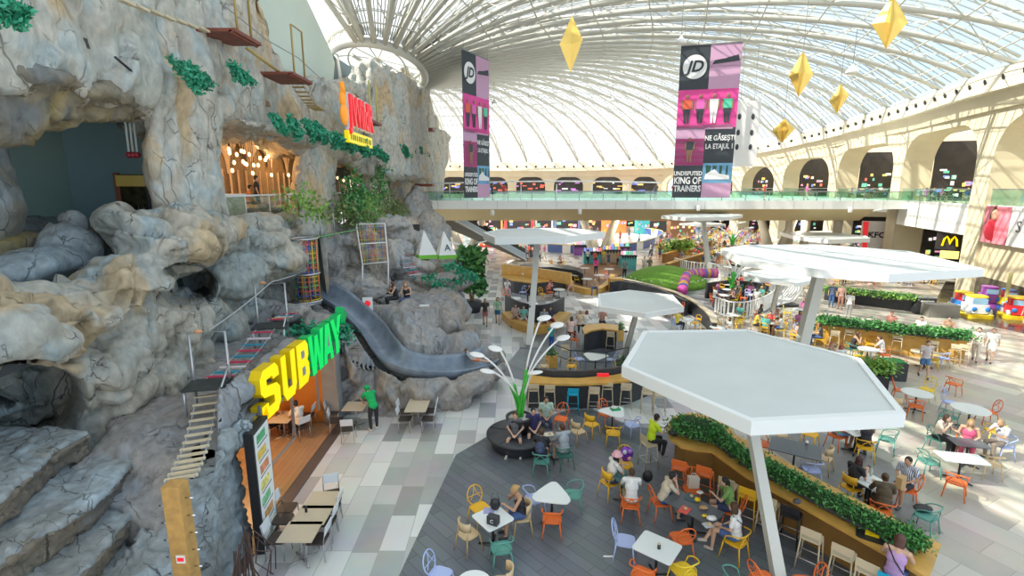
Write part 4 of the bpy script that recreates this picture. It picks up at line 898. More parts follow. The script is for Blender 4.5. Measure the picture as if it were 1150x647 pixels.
for (u,v,Y,lab) in ((466,130,54,'upper tiny rust platform on the far spire'),(475,146,54,'lower tiny rust platform on the far spire'),(474,208,50,'tiny platform with yellow helmet stand low on the far spire')):
    p=AY(u,v,Y); t=thing('cliff_platform',lab,'platform',p); m=MB(); m.box((0,0,0),(2.2,1.6,.25)); m.build('deck',M_rust,t); m=MB(); m.tube([(-.5,0,0),(-.5,0,1.2),(.5,0,1.2),(.5,0,0)],.06,5); m.build('frame',M_brass,t)
# red ropes on spire
for k,(u0,v0,u1,v1) in enumerate(((440,100,448,200),(462,105,470,190),(436,98,437,150),(455,110,468,130))):
    m=MB(); m.tube(bez(AY(u0,v0,50),AY((u0+u1)/2+3,(v0+v1)/2,49.5),AY(u1,v1,50),6),.07,5); tag(m.build('climbing_rope',mat('rope_red',(.32,.08,.06),.7)),'reddish climbing rope hanging down the far rock spire','rope','ropes on the far spire')
# ---- ivy
def leafmesh(name,pts,n,size,m_,spread,seed,parent=None,drop=0,up=.3):
    rnd=random.Random(seed); m=MB(); 
    for _ in range(n):
        p=rnd.choice(pts); p=V(p)+V((rnd.gauss(0,spread[0]),rnd.gauss(0,spread[1]),rnd.gauss(0,spread[2])))
        d=V((rnd.gauss(0,1),rnd.gauss(0,1),rnd.gauss(0,.6)+up)).normalized(); s=size*rnd.uniform(.6,1.3)
        a=d.orthogonal().normalized(); b=d.cross(a)
        ca,sa=math.cos(rnd.random()*6.28),math.sin(rnd.random()*6.28); e=(a*ca+b*sa).normalized(); f=d.cross(e)
        m.add([p-e*s,p-e*s*.1+f*s*.55+d*s*.15,p+e*s,p-e*s*.1-f*s*.55+d*s*.15],[(0,1,2),(0,2,3)],rnd.randint(0,1))
    return m.build(name,m_,parent)
def leafm(name,c1,c2): return [mat(name+'_a',c1,.5,var=.25,vscale=2),mat(name+'_b',c2,.5,var=.25,vscale=2)]
L_ivy=leafm('ivy_leaf',(.02,.24,.12),(.04,.34,.19)); L_hedge=leafm('hedge_leaf',(.04,.19,.04),(.10,.33,.08)); L_lime=leafm('lime_leaf',(.16,.34,.05),(.26,.45,.09)); L_olive=leafm('olive_leaf',(.12,.18,.05),(.18,.25,.08))
ivy=[((183,58),(205,75),(222,106),2,'emerald ivy spray hanging left of the recess pillar top'),((205,70),(225,80),(248,108),2,'emerald ivy clump above the restaurant opening'),((255,68),(266,78),(282,100),2,'emerald ivy spray beside the brass beam'),((303,127),(312,135),(318,150),2,'emerald ivy tuft at the left of the restaurant lintel'),((322,130),(330,140),(334,152),2,'emerald ivy tuft over the middle of the restaurant lintel'),((342,134),(350,145),(354,156),2,'emerald ivy tuft just left of the yellow sign strip'),((354,138),(362,148),(368,158),2,'emerald ivy trail under the yellow sign strip'),((373,150),(378,156),(381,164),1.5,'emerald ivy tuft above the second opening'),((388,154),(394,160),(396,170),1.5,'emerald ivy tuft right of the red sign'),((400,158),(412,168),(420,176),1.5,'emerald ivy run on the lintel right of the second opening'),((418,166),(430,174),(441,180),1.5,'far end of the emerald ivy run along the lintel'),((452,166),(456,172),(458,177),1.2,'small emerald ivy tuft on the far spire'),((468,170),(474,176),(478,172),1.2,'small emerald ivy tuft on the outer spire'),((0,2),(6,14),(4,30),2,'emerald ivy in the top left corner of the cliff'),((4,3),(12,8),(17,15),2,'short emerald ivy trail at the top left corner')]
for i,(a,b,c,s,lab) in enumerate(ivy):
    P0,P1,P2=[AX(q[0],q[1],-8.6 if i<3 else -8.25 if i<11 else -8.0) for q in (a,b,c)]; k_=max(.10,P0.y*.0085); rnd=random.Random(i); pts=[]
    for q in range(7):
        t=rnd.random(); st=P0.lerp(P1,t)+V((0,rnd.gauss(0,k_),0)); ln=(P0.z-P2.z)*rnd.uniform(.45,1.0); dy=(P2.y-P0.y)*.5*rnd.uniform(.3,1)
        for w in range(12): pts.append(st+V((rnd.uniform(0,.25)*w/12,dy*w/12,-ln*w/12)))
    o=leafmesh('hanging_ivy',pts,420,k_*.62,L_ivy,(k_*.35,k_*.45,k_*.4),i,up=0); tag(o,lab,'plant')
def bush(name,lab,cat,pts,n,size,mats,spread,seed,stem=None):
    t=thing(name,lab,cat,tuple(V(pts[0])))
    o=leafmesh('foliage',[V(p)-V(pts[0]) for p in pts],n,size,mats,spread,seed,t)
    m=MB()
    for p in pts[::max(1,len(pts)//4)]: m.tube([(0,0,-.6),tuple(V(p)-V(pts[0]))],.03,4)
    m.build('stem',mat('stem_brown',(.14,.10,.05),.8),t); return t
for (pp,n,lab,mats,sz) in (([(398,205),(396,215),(402,222),(394,230),(400,240)],420,'leafy fruit tree with orange blossoms on the restaurant terrace',L_hedge,.16),([(385,238),(395,246),(405,250),(412,258)],420,'olive green shrub spilling over the rocks below the second opening',L_olive,.17),([(428,192),(427,205),(426,218),(420,224)],320,'dark conifer like shrub in front of the rock pillars',L_hedge,.15),([(432,225),(442,232),(450,238),(440,242)],420,'broad olive shrub at the foot of the rock pillars',L_olive,.17),([(335,228),(345,234),(355,243)],260,'green spiky plant at the foot of the widest rock pillar',L_lime,.14),([(410,232),(418,240),(424,250)],260,'lime green shrub between the terrace shrubs',L_lime,.15)):
    P=[AX(u,v,-8.6) for u,v in pp]; bush('terrace_shrub',lab,'plant',P,int(n*1.5),sz*.8,mats,(.3,.5,.35),n+len(lab))
for pp,lab in (([(482,312),(490,320),(500,326),(512,316)],'emerald garland draped over the lower rock ledge'),([(508,300),(520,306),(528,312)],'emerald garland beside the palm'),([(385,372),(378,385),(374,392)],'ivy tuft hanging behind the green letters'),([(334,375),(345,370),(356,376)],'ivy clump above the yellow letters'),([(296,400),(306,396)],'small ivy tuft left above the letter sign')):
    P=[AY(u,v,(25.5 if u>450 else 17.8 if u>360 else 16.6)) for u,v in pp]; o=leafmesh('garland',P,260,.11,L_ivy,(.25,.2,.1),len(lab)); tag(o,lab,'plant')
# palm
pb=G(527,352); pm=thing('potted_tree','leafy green tree with a thin trunk beside the two walking women','tree',pb)
m=MB()
for k in range(4): m.tube([(jit(.08),jit(.08),0),(jit(.15),jit(.1),1.2),(jit(.3),jit(.3),2.2)],.05,6)
m.build('trunk',mat('palm_trunk',(.35,.26,.12),.8),pm)
leafmesh('foliage',[V((jit(.55),jit(.5),1.3+random.random()*2.0)) for _ in range(60)],1500,.20,leafm('tree_leaf',(.03,.15,.035),(.10,.26,.06)),(.18,.18,.18),8,pm); pm.scale=(1.25,)*3; pm.location=G(530,350)
m=MB(); m.lathe((0,0,0),[(.45,0),(.55,.6),(.48,.62)],16); m.build('pot',M_char,pm)
# ================================================================ big canopies
M_ctop=mat('canopy_top',(.54,.575,.56),.5,var=.05,vscale=.6); M_crim=mat('canopy_rim',(.72,.74,.73),.45); M_pole=mat('canopy_pole',(.60,.60,.55),.5)
def canopy(px,z,base,r,lab,th=.22,top=None,kind_=0):
    P=[G(u,v,z) for u,v in px]; c=sum(P,V((0,0,0)))/len(P); b=G(*base); 
    t=thing('hall_canopy',lab,'canopy',(b.x,b.y,0))
    loc=[p-V((b.x,b.y,0)) for p in P]; cc=c-V((b.x,b.y,0)); cc.z=0
    m=MB(); m.slab([V((p.x,p.y,z)) for p in loc],(0,0,-th)); m.build('panel',M_ctop,t)
    ins=[p.lerp(V((cc.x,cc.y,z)),.045) for p in loc]
    m=MB(); n=len(loc); out=[p.lerp(V((cc.x,cc.y,z)),-.006) for p in loc]
    vs=[V((p.x,p.y,z+.035)) for p in out]+[V((p.x,p.y,z+.035)) for p in ins]+[V((p.x,p.y,z-.002)) for p in ins]+[V((p.x,p.y,z-th-.02)) for p in out]
    m.add(vs,[(i,(i+1)%n,n+(i+1)%n,n+i) for i in range(n)]+[(n+i,n+(i+1)%n,2*n+(i+1)%n,2*n+i) for i in range(n)]+[(i,(i+1)%n,3*n+(i+1)%n,3*n+i) for i in range(n)])
    m.build('rim',M_crim,t)
    tp=V((cc.x,cc.y,z-th-.25)) if top is None else V(top)
    m=MB(); m.tube([(0,0,0),tp*.97,tp],[r,r*.82,r*1.6],4,up=(0,1,0)); m.build('pole',M_pole,t)
    m=MB(); m.slab([V((p.x,p.y,z-th)) for p in [q.lerp(V((cc.x,cc.y,z)),.72) for q in loc]],(0,0,-.28)); m.build('pole_cap',M_pole,t)
    m=MB(); m.box((0,0,.02),(r*4,r*4,.04)); m.build('base_plate',M_grey,t)
    m=MB(); m.ball((0,-r*1.05,2.2 if z>3.6 else 1.4),(.09,.05,.06),8); m.build('fixture',M_char,t)
    return t
canopy([(699,412),(723,373),(838,371),(966,404),(1016,466),(844,475)],4.2,(877,663),.17,'largest and nearest white hexagonal canopy on a leaning pole over the hedge counter')
canopy([(810,280),(841,276),(920,275.5),(1021,283),(1104,303),(998,309),(920,304),(834,292)],5.8,(883,457),.28,'wide sun striped white canopy at the right, above the middle planter',.2)
canopy([(543,262),(561,258),(601,256.5),(647,257.5),(679,261),(635,266.5),(556,267.5)],5.85,(594,388),.25,'white canopy on a tall pale pole standing left of the round bench seating',.3)
canopy([(672,331),(707,326.5),(755,332),(768,346),(725,353),(673,345)],3.4,(701,402),.16,'small low white canopy just behind the nearest canopy',.15)
canopy([(743,242.5),(762,240.5),(810,239.5),(834,241.5),(820,244),(770,245)],5.65,(797,311),.3,'thin white canopy on a slim pole beyond the grass mound',.25)
canopy([(835,306),(862,303),(900,305),(922,313.5),(892,319),(849,312.5)],3.3,(863,366),.16,'small sunlit white canopy beneath the sun striped one',.15)
canopy([(876,260.5),(925,261),(972,265),(977,268),(930,269.5),(893,265.5)],3.4,(925,290),.2,'distant white canopy in front of the red chicken restaurant sign',.35)
canopy([(763,251),(780,249.6),(800,250),(815,252),(790,253.2)],3.5,(795,275),.18,'most distant small white canopy over the yellow chairs',.2)
# ================================================================ counters, planters
M_ow=mat('ochre_wood',(.60,.34,.075),.42,var=.12,vscale=3); M_owd=mat('ochre_wood_front',(.30,.155,.04),.5,var=.15,vscale=2)
M_soil=mat('planter_dark',(.05,.05,.05),.8)
def inset(P,d):
    n=len(P); c=V((sum(p[0] for p in P)/n,sum(p[1] for p in P)/n,0)); out=[]
    for i in range(n):
        a=V((*P[i-1],0)); b=V((*P[i],0)); e=V((*P[(i+1)%n],0)); t1=(b-a).normalized(); t2=(e-b).normalized(); t=(t1+t2).normalized() if (t1+t2).length>.01 else t1; nn=V((-t.y,t.x,0)); out.append((b+nn*d)[:2])
    A=lambda Q: sum(Q[i-1][0]*Q[i][1]-Q[i][0]*Q[i-1][1] for i in range(len(Q)))/2
    if abs(A(out))>abs(A(P)): 
        out=[]
        for i in range(n):
            a=V((*P[i-1],0)); b=V((*P[i],0)); e=V((*P[(i+1)%n],0)); t1=(b-a).normalized(); t2=(e-b).normalized(); t=(t1+t2).normalized() if (t1+t2).length>.01 else t1; nn=V((-t.y,t.x,0)); out.append((b-nn*d)[:2])
    return out
def counter(px,z,lab,name='bar_counter',body=M_owd,topm=M_ow,ins=.28,th=.08,cat='counter',smooth=0,raw=None):
    P=[tuple(G(u,v,z)[:2]) for u,v in px] if raw is None else raw
    if smooth: P=smooth_poly(P,smooth)
    t=thing(name,lab,cat,(P[0][0],P[0][1],0)); L_=[(a-P[0][0],b-P[0][1]) for a,b in P]
    m=MB(); m.prism(L_,z-th,z); m.build('worktop',topm,t)
    m=MB(); m.prism(inset(L_,ins),0,z-th); m.build('body',body,t)
    return t,P
T1,_=counter([(748,481),(752,492),(765,501),(783,505),(799,506),(838,534),(890,562),(940,590),(990,618),(1043,650),(1057,611),(1020,591),(980,570),(940,549),(900,528),(860,505),(826,488),(818,478),(800,468),(775,463),(755,468)],1.05,'long ochre wood bar counter topped by a dense hedge, in the right foreground')
def hedge(name,pts,n,size,mats,sp,seed,lab,parent=None,trough=None):
    P=crom(pts,6); o=leafmesh(name,P,n,size,mats,sp,seed,parent)
    if not parent: tag(o,lab,'hedge')
    return o
def hedgething(px,z,n,size,mats,sp,seed,lab,w_,name='hedge',nx=6):
    P=[G(u,v,z) for u,v in px]; b=P[0].copy(); b.z=z-.25
    t=thing(name,lab,'hedge',b); loc=[p-b for p in P]
    C=crom(loc,nx); m=MB(); m.tube([p-V((0,0,.17)) for p in C],w_*.9,8,sq=(1,.35 if w_<.5 else .25)); m.build('trough',M_soil,t)
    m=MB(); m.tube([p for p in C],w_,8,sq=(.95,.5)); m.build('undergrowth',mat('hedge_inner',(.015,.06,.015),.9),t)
    leafmesh('foliage',C,n,size,mats,sp,seed,t,up=.9); return t
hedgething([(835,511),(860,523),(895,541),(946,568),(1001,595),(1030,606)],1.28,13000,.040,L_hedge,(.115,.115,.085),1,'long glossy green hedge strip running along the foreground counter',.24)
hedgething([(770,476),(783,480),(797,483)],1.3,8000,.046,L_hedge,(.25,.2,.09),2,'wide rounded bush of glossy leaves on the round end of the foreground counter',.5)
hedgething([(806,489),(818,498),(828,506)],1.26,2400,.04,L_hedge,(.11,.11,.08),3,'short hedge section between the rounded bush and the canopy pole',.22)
t,_=counter([(589.5,420),(620,424),(650,424.5),(690,421),(705,417.5),(735,408),(760,396),(768,402),(740,415),(708,427),(680,430),(650,431.5),(620,431),(590,430)],1.05,'curved ochre bar counter with black front and a row of bar stools',body=M_char,ins=.12)
P=[G(u,v,1.05) for u,v in ((590,419),(620,423),(650,423.5),(690,420),(706,416),(735,407),(760,395))]; b0=P[0].copy(); b0.z=0
pn=thing('parapet','low black parapet with small brass lamps behind the curved ochre bar','parapet',b0); m=MB()
q=[p-b0 for p in P]; vs=[V((p.x,p.y+o,z)) for o in (.02,.14) for z in (0,1.28) for p in q]; n=len(q)
m.add(vs,[(i,i+1,n+i+1,n+i) for i in range(n-1)]+[(2*n+i,2*n+i+1,3*n+i+1,3*n+i) for i in range(n-1)]+[(n+i,n+i+1,3*n+i+1,3*n+i) for i in range(n-1)]+[(0,n,3*n,2*n),(n-1,2*n-1,4*n-1,3*n-1)]); m.build('panel',M_char,pn)
for u in (619,655,692): p=G(u,420 if u<690 else 418,1.05)-b0; m=MB(); m.ball((p.x,p.y-.03,1.17),.06,8); m.build('lamp',mat('brass_lamp',(.8,.5,.15),.3,emit=(1,.6,.2),es=1),pn)
m=MB(); p=G(677,421,1.2)-b0; m.box((p.x,p.y-.02,1.2),(.45,.05,.14)); m.build('sign',M_red,pn)
# kiosk ring inside
kt,_=counter([(654,368),(658,364.5),(676,363),(694,365),(694,371),(676,369),(664,371),(656,375)],1.1,'short curved ochre counter on the black kiosk where people sit on high stools',body=M_char,ins=.1)
for pxs,lab,mm in (([(613,394),(625,394),(626,400),(612,400)],'small ochre box planter beside the kiosk entrance',M_ow),([(693,365),(700,364),(701,371),(694,372)],'narrow ochre box bench at the right end of the kiosk',M_ow),([(690,404),(705,402),(707,410),(691,412)],'ochre box bench under the small low canopy',M_ow)):
    P=[tuple(G(u,v,.6)[:2]) for u,v in pxs]; b=P[0]; t=thing('box_planter',lab,'planter',(b[0],b[1],0)); L_=[(x-b[0],y-b[1]) for x,y in P]
    m=MB(); m.prism(L_,.0,.6); m.build('box',mm,t); m=MB(); m.prism(inset(L_,.08),.6,.63); m.build('soil',M_soil,t)
    leafmesh('foliage',[V((x*.5+L_[2][0]*.3,y*.5+L_[2][1]*.3,.7)) for x,y in L_],60,.07,L_hedge,(.15,.12,.06),5,t)
# kiosk black screens and rails
def rail(pts,h,lab,name='railing',post=1.0,mm=M_black,bars=True,r=.025,mid=True):
    pts=[V(p) for p in pts]; b=pts[0]; t=thing(name,lab,'railing',(b.x,b.y,b.z)); q=[p-b for p in pts]
    m=MB(); m.tube([p+V((0,0,h)) for p in q],r,6); m.build('handrail',mm,t)
    if mid: m=MB(); m.tube([p+V((0,0,h*.5)) for p in q],r*.6,5); m.build('mid_rail',mm,t)
    for i in range(len(q)-1):
        k=max(1,int((q[i+1]-q[i]).length/post))
        for j in range(k): p=q[i].lerp(q[i+1],j/k); m=MB(); m.tube([p,p+V((0,0,h))],r*.8,5); m.build('post',mm,t)
    m=MB(); m.tube([q[-1],q[-1]+V((0,0,h))],r*.8,5); m.build('post',mm,t); return t
rail([G(u,v) for u,v in ((618,408),(640,417),(680,419),(705,413))],1.0,'thin black railing inside the curved bar enclosure')
rail([G(u,v) for u,v in ((627,385),(645,371),(660,368))],1.0,'thin grey railing at the left of the kiosk counter',mm=M_grey)
# curved bench with black back panel
def curve_wall(pxs,z,th,mm,t,name,z0=0,off=0):
    b=t.location; P=crom([G(u,v,z)-V((b.x,b.y,0)) for u,v in pxs],5); c=sum(P,V())/len(P); m=MB(); n=len(P); vs=[]
    for i,p in enumerate(P):
        tt=(P[min(i+1,n-1)]-P[max(0,i-1)]).normalized(); nn=V((-tt.y,tt.x,0)); vs+=[V((p.x,p.y,z0))+nn*off,V((p.x,p.y,z))+nn*off,V((p.x,p.y,z))+nn*(off+th),V((p.x,p.y,z0))+nn*(off+th)]
    m.add(vs,[(i*4+j,i*4+(j+1)%4,(i+1)*4+(j+1)%4,(i+1)*4+j) for i in range(n-1) for j in range(4)]+[(0,1,2,3),((n-1)*4,(n-1)*4+1,(n-1)*4+2,(n-1)*4+3)]); return m.build(name,mm,t)
t=thing('curved_bench','curved ochre bench with black back panel where four people sit, in the middle distance','bench',tuple(G(567,350)))
curve_wall([(567,331),(580,338),(600,342.5),(618,341),(634,334)],1.15,.12,M_char,t,'back_panel')
curve_wall([(563,350),(573,359),(590,365.5),(607,367),(627,361),(641,351)],.45,.75,M_ow,t,'seat')
t=thing('curved_bench','curved pale wood bench around the terrace of white round tables','bench',tuple(G(640,325)))
curve_wall([(628,316),(650,323),(670,325),(685,318),(692,308)],.45,.5,M_ow,t,'seat')
zone('floor_terrace',[(640,310),(640,321),(655,326),(675,324),(690,315),(706,303),(690,296),(655,298)],mat('terrace_wood',(.25,.13,.07),.5,var=.1),.15,'raised brown wood terrace with white round tables')
# oval bar
t,_=counter([(563,310),(575,314.5),(597,317.5),(622,315),(640,309),(632,305),(600,302),(563,300)],1.1,'oval ochre bar with raised back and piles of cups, left of the hall centre',body=M_char,ins=.2,topm=M_ow)
curve_wall([(563,297),(580,298.5),(600,301),(625,304.5),(641,307)],1.9,.15,M_ow,t,'raised_back',z0=1.0)
rnd=random.Random(2)
for k in range(14):
    p=G(rnd.uniform(578,602),rnd.uniform(306,310.5),1.12); m=MB(); m.lathe(p,[(.06,0),(.1,.22),(.1,.24)],8); tag(m.build('cup_stack',M_white),'white cup stack on the oval ochre bar','cup','cup stacks on the oval bar')
t,_=counter([(584,297),(610,296),(640,298),(652,302),(655,308),(648,304),(620,300),(585,300)],1.15,'black curved serving counter behind the oval ochre bar',body=M_char,topm=M_char,ins=.06)
# right planters
def linecounter(pa,pb,z,w_,lab,body,topm,name='planter_counter',ins=.1,cat='planter'):
    a,b=G(*pa,z),G(*pb,z); d=(b-a).normalized(); n=V((-d.y,d.x,0)); 
    if n.y<0: n=-n
    raw=[tuple(p[:2]) for p in (a,b,b+n*w_,a+n*w_)]
    return counter(None,z,lab,name,body,topm,ins,.08,cat,raw=raw)
linecounter((915,362),(1089,383.5),1.15,1.1,'long ochre counter with a hedge on top, beside the walking couple at right',M_owd if 0 else M_ow,M_ow)
hedgething([(925,359),(960,363),(1010,369),(1050,373),(1082,376)],1.4,5200,.085,L_hedge,(.2,.2,.11),11,'clipped green hedge on the long ochre counter at right',.34)
linecounter((925,325),(1033,338.5),.8,1.2,'dark grey metal planter trough with lime plants near the kiddie rides',M_char,M_char,name='planter_trough')
hedgething([(930,325),(965,328),(1000,331.5),(1028,334.5)],1.0,3600,.09,L_lime,(.28,.28,.09),12,'lime green plants in the dark planter trough near the kiddie rides',.42,name='planter_bed')
linecounter((968,422),(1003,424),.9,.9,'small dark planter box near the man with the backpack',M_char,M_char,name='planter_trough')
hedgething([(972,410),(985,412),(998,413)],1.15,900,.10,L_lime,(.22,.2,.13),13,'lime leaf plants in the small dark planter box',.25,name='planter_bed')
p=G(1036,352); t=thing('waste_bin','dark grey waste bin at the right end of the dark planter','bin',p,R(-8)); m=MB(); m.box((0,0,.55),(1.1,.6,1.1)); m.build('body',M_char,t); m=MB(); m.box((0,-.02,1.12),(1.15,.65,.06)); m.build('lid',M_grey,t); m=MB(); m.box((0,-.31,.9),(.8,.02,.08)); m.build('lettering',M_white,t)
p=G(1060,357); m=MB(); m.box((p.x,p.y+.4,.42),(1.8,.9,.84),rz=R(-8)); tag(m.build('low_wall',mat('grey_stone',(.18,.17,.15),.6)),'low grey stone block right of the waste bin','wall')
for u,v,lab in ((1030,408,'small ochre bench box with green top near the man with the backpack'),):
    p=G(1000,425); t=thing('service_box',lab,'box',p,R(-10)); m=MB(); m.box((0,0,.4),(.9,.7,.8)); m.build('body',M_char,t); m=MB(); m.box((0,0,.83),(.8,.6,.05)); m.build('top',mat('green_felt',(.03,.25,.06),.8),t)
# planters of far terrace
for pa,pb,z,lab in (((748,285),(800,270),1.1,'zigzag ochre planter rail of the far terrace, upper run'),((752,296),(800,282),1.1,'zigzag ochre planter rail of the far terrace, lower run'),((745,276),(775,266),1.1,'zigzag ochre planter rail of the far terrace, back run')):
    linecounter(pa,pb,z,.5,lab,M_owd,M_ow)
hedgething([(752,277),(762,276),(772,276)],1.5,700,.22,L_lime,(.7,.5,.3),14,'bright lime bush in the far terrace planter',.6,name='planter_bed')
# round bench with potted stem lamp
cb_=G(583,486,.45); t=thing('round_bench','round dark upholstered bench around a black pot, men sitting on its edge','bench',(cb_.x,cb_.y,0))
m=MB(); m.lathe((0,0,0),[(.86,.0),(.88,.08),(1.0,.34),(1.07,.40),(1.07,.45),(1.02,.48),(.42,.48)],40); m.build('seat',mat('bench_leather',(.035,.04,.05),.4,var=.1),t)
for k in range(5):
    a=2*PI*k/5+.3; m=MB(); m.tube([(.45*math.cos(a),.45*math.sin(a),.487),(1.03*math.cos(a),1.03*math.sin(a),.487)],.008,4); m.build('seam',M_black,t)
t=thing('tall_pot','tapered black pot with pale gravel in the centre of the round bench','pot',(cb_.x,cb_.y,.44))
m=MB(); m.lathe((0,0,0),[(.30,0),(.42,.5),(.44,.55),(.44,.60),(.37,.60),(.36,.55)],28); m.build('body',M_black,t)
m=MB(); m.lathe((0,0,.54),[(.365,0),(.3,.03),(.05,.04)],20); m.build('gravel',mat('gravel',(.55,.52,.45),.9,bump=.6,bscale=60),t)
def stemlamp(base,heads,lab,r=.04,hr=.24,z0=1.0,split=.45):
    t=thing('flower_lamp',lab,'lamp',base); b=V(base)
    for k,hp in enumerate(heads):
        h=V(hp)-b; st=V((jit(.12),jit(.12),0)); ang=h.normalized()
        C=bez(st,V((st.x*1.5+h.x*.12,st.y+h.y*.12,h.z*.62)),h-V((0,0,.03)),14)
        kk=6
        m=MB(); m.tube(C[:kk+1],r*1.25,7); g=m.build('stem',mat('stem_green',(.05,.42,.04),.35),t)
        m=MB(); m.tube(C[kk:],r*.8,7); m.build('upper_stem',M_white,t)
        d=(C[-1]-C[-2]); d.z=0; d.normalize(); Mr=Matrix.Rotation(R(12),3,V((d.y,-d.x,0)))
        m=MB(); m.ball(h+d*hr*.6,(hr,hr,.05),16,M=Mr); m.build('lamp_head',M_white,t)
    return t
pb=V((cb_.x,cb_.y,1.02)); D0=cb_.y
stemlamp(pb,[AY(561,392,D0+.3),AY(552,416,D0-.6),AY(541,374+24,D0-.2),AY(598,417,D0-.4),AY(607,358,D0+.5),AY(622,366,D0+.9),AY(628,380,D0+.6)][:],'tall flower shaped lamp with green stems and white disc heads rising from the round bench')
p0=G(821,338); stemlamp((p0.x,p0.y,.8),[AY(u,v,p0.y) for u,v in ((803,296),(812,284),(833,282),(838,300),(820,300),(845,289))],'flower lamp with green stems in the round pot of the fenced terrace',.08,.35)
m=MB(); m.lathe((p0.x,p0.y,0),[(.6,0),(.8,.8),(.75,.85)],20); tag(m.build('tall_pot',M_char),'dark round pot of the flower lamp inside the fenced terrace','pot')
p0=G(822,282); stemlamp((p0.x,p0.y,.8),[AY(u,v,p0.y) for u,v in ((808,255),(815,262),(829,250),(834,258),(838,256))],'distant flower lamp with green stem behind the white canopies',.12,.6)
p0=G(531,330); stemlamp((p0.x,p0.y,.8),[AY(u,v,p0.y) for u,v in ((514,273),(537,272),(544,285),(530,290))],'flower lamp with pinkish heads behind the leafy potted tree',.07,.45)
# grass mound, dark ring wall, striped tube
c=G(747,318); t=thing('grass_mound','bright green artificial grass mound with small white lights','mound',c)
m=MB(); m.lathe((0,0,0),[(3.7,0),(3.5,.35),(2.9,.8),(2.0,1.2),(1.0,1.45),(.05,1.52)],36); m.build('turf',mat('turf',(.14,.30,.03),.9,bump=.7,bscale=30,var=.2,vscale=8),t)
for k in range(12):
    a=-PI*(k+.5)/12; m=MB(); m.ball((3.2*math.cos(a),3.2*math.sin(a),.62),.07,8); m.build('mound_light',M_white,t)
t=thing('ring_wall','curved black parapet with pale handrail sweeping below the grass mound','parapet',tuple(G(692,322)))
curve_wall([(690,312),(720,318),(750,326),(775,337),(793,350),(800,362)],.95,.25,M_char,t,'wall')
curve_wall([(690,311.5),(720,317.5),(750,325.5),(775,336.5),(793,349.5),(800,361.5)],1.02,.35,mat('rail_sand',(.4,.33,.22),.4),t,'handrail',z0=.95,off=-.05)
t=thing('ring_wall','dark parapet in front of the small low canopy with square ochre end box','parapet',tuple(G(700,325)))
curve_wall([(687,317),(700,316),(735,323),(770,338)],1.0,.2,M_char,t,'wall'); m=MB(); q=G(691,327)-t.location; m.box((q.x,q.y,.55),(1.1,.9,1.1)); m.build('end_box',M_ow,t)
t=thing('striped_tunnel','multicoloured striped fabric tunnel at the edge of the fenced terrace','play tunnel',tuple(G(766,330)))
q=[G(766,331)-t.location+V((0,0,.3)),G(770,322)-t.location+V((0,0,.9)),G(782,320,0)-t.location+V((0,0,1.0)),G(803,319)-t.location+V((0,0,.95))]; C=crom(q,7)
for k in range(len(C)-1):
    m=MB(); m.tube([C[k],C[k+1]],.42,10); m.build('band',mat('tun%d'%(k%5),[(.6,.08,.35),(.15,.15,.5),(.7,.35,.05),(.35,.1,.4),(.7,.2,.25)][k%5],.7),t)
def picket(px,h,n,lab):
    P=crom([G(u,v) for u,v in px],8); L_=[0]
    for i in range(1,len(P)): L_.append(L_[-1]+(P[i]-P[i-1]).length)
    t=thing('picket_fence',lab,'fence',P[0]); b=P[0]
    for z in (.12,h): m=MB(); m.tube([p-b+V((0,0,z)) for p in P],.045,5); m.build('rail',M_white,t)
    for k in range(n):
        s=L_[-1]*k/(n-1); i=max(j for j in range(len(L_)) if L_[j]<=s+1e-6); i=min(i,len(P)-2); f=(s-L_[i])/max(1e-6,L_[i+1]-L_[i]); p=P[i].lerp(P[i+1],f)-b
        m=MB(); m.box((p.x,p.y,h/2+.05),(.10,.06,h)); m.build('picket',M_white,t)
picket([(757,302),(770,306),(785,308.5),(800,310),(820,313),(850,322),(870,331)],1.15,44,'white picket fence arcing behind the grass mound')
picket([(803,352),(820,358),(842,357),(862,348),(872,338)],1.1,30,'white picket fence in front of the dark round terrace')
zone('floor_dark_terrace',[(795,330),(800,345),(815,354),(840,354),(860,346),(872,334),(850,322),(815,320)],M_char,.18,'dark round terrace floor inside the picket fence')
t=thing('dark_parapet','dark curved wall with pink edge at the back of the fenced terrace','parapet',tuple(G(805,325)))
curve_wall([(795,318),(820,315),(845,317),(861,321)],1.2,.2,M_char,t,'wall'); m=MB(); q=G(861,331)-t.location; m.box((q.x,q.y,.7),(.15,.3,1.4)); m.build('pink_post',mat('hot_pink',(.7,.04,.25),.5),t)
# ribbed white seat shell
p=G(886,345); t=thing('ribbed_shell','white ribbed hooded bench under the sun striped canopy','bench',p)
for k in range(9):
    y=.3*k; m=MB(); m.tube([(-.9,y,.1),(-.2,y,.35),(.3,y,.5),(.75,y,1.1),(.8,y,1.8),(.3,y,2.3),(-.1,y,2.35)],.05,5,sq=(1,1.8)); m.build('rib',M_white,t)
m=MB(); m.box((0,1.2,.12),(1.4,2.6,.1)); m.build('base',M_char,t)
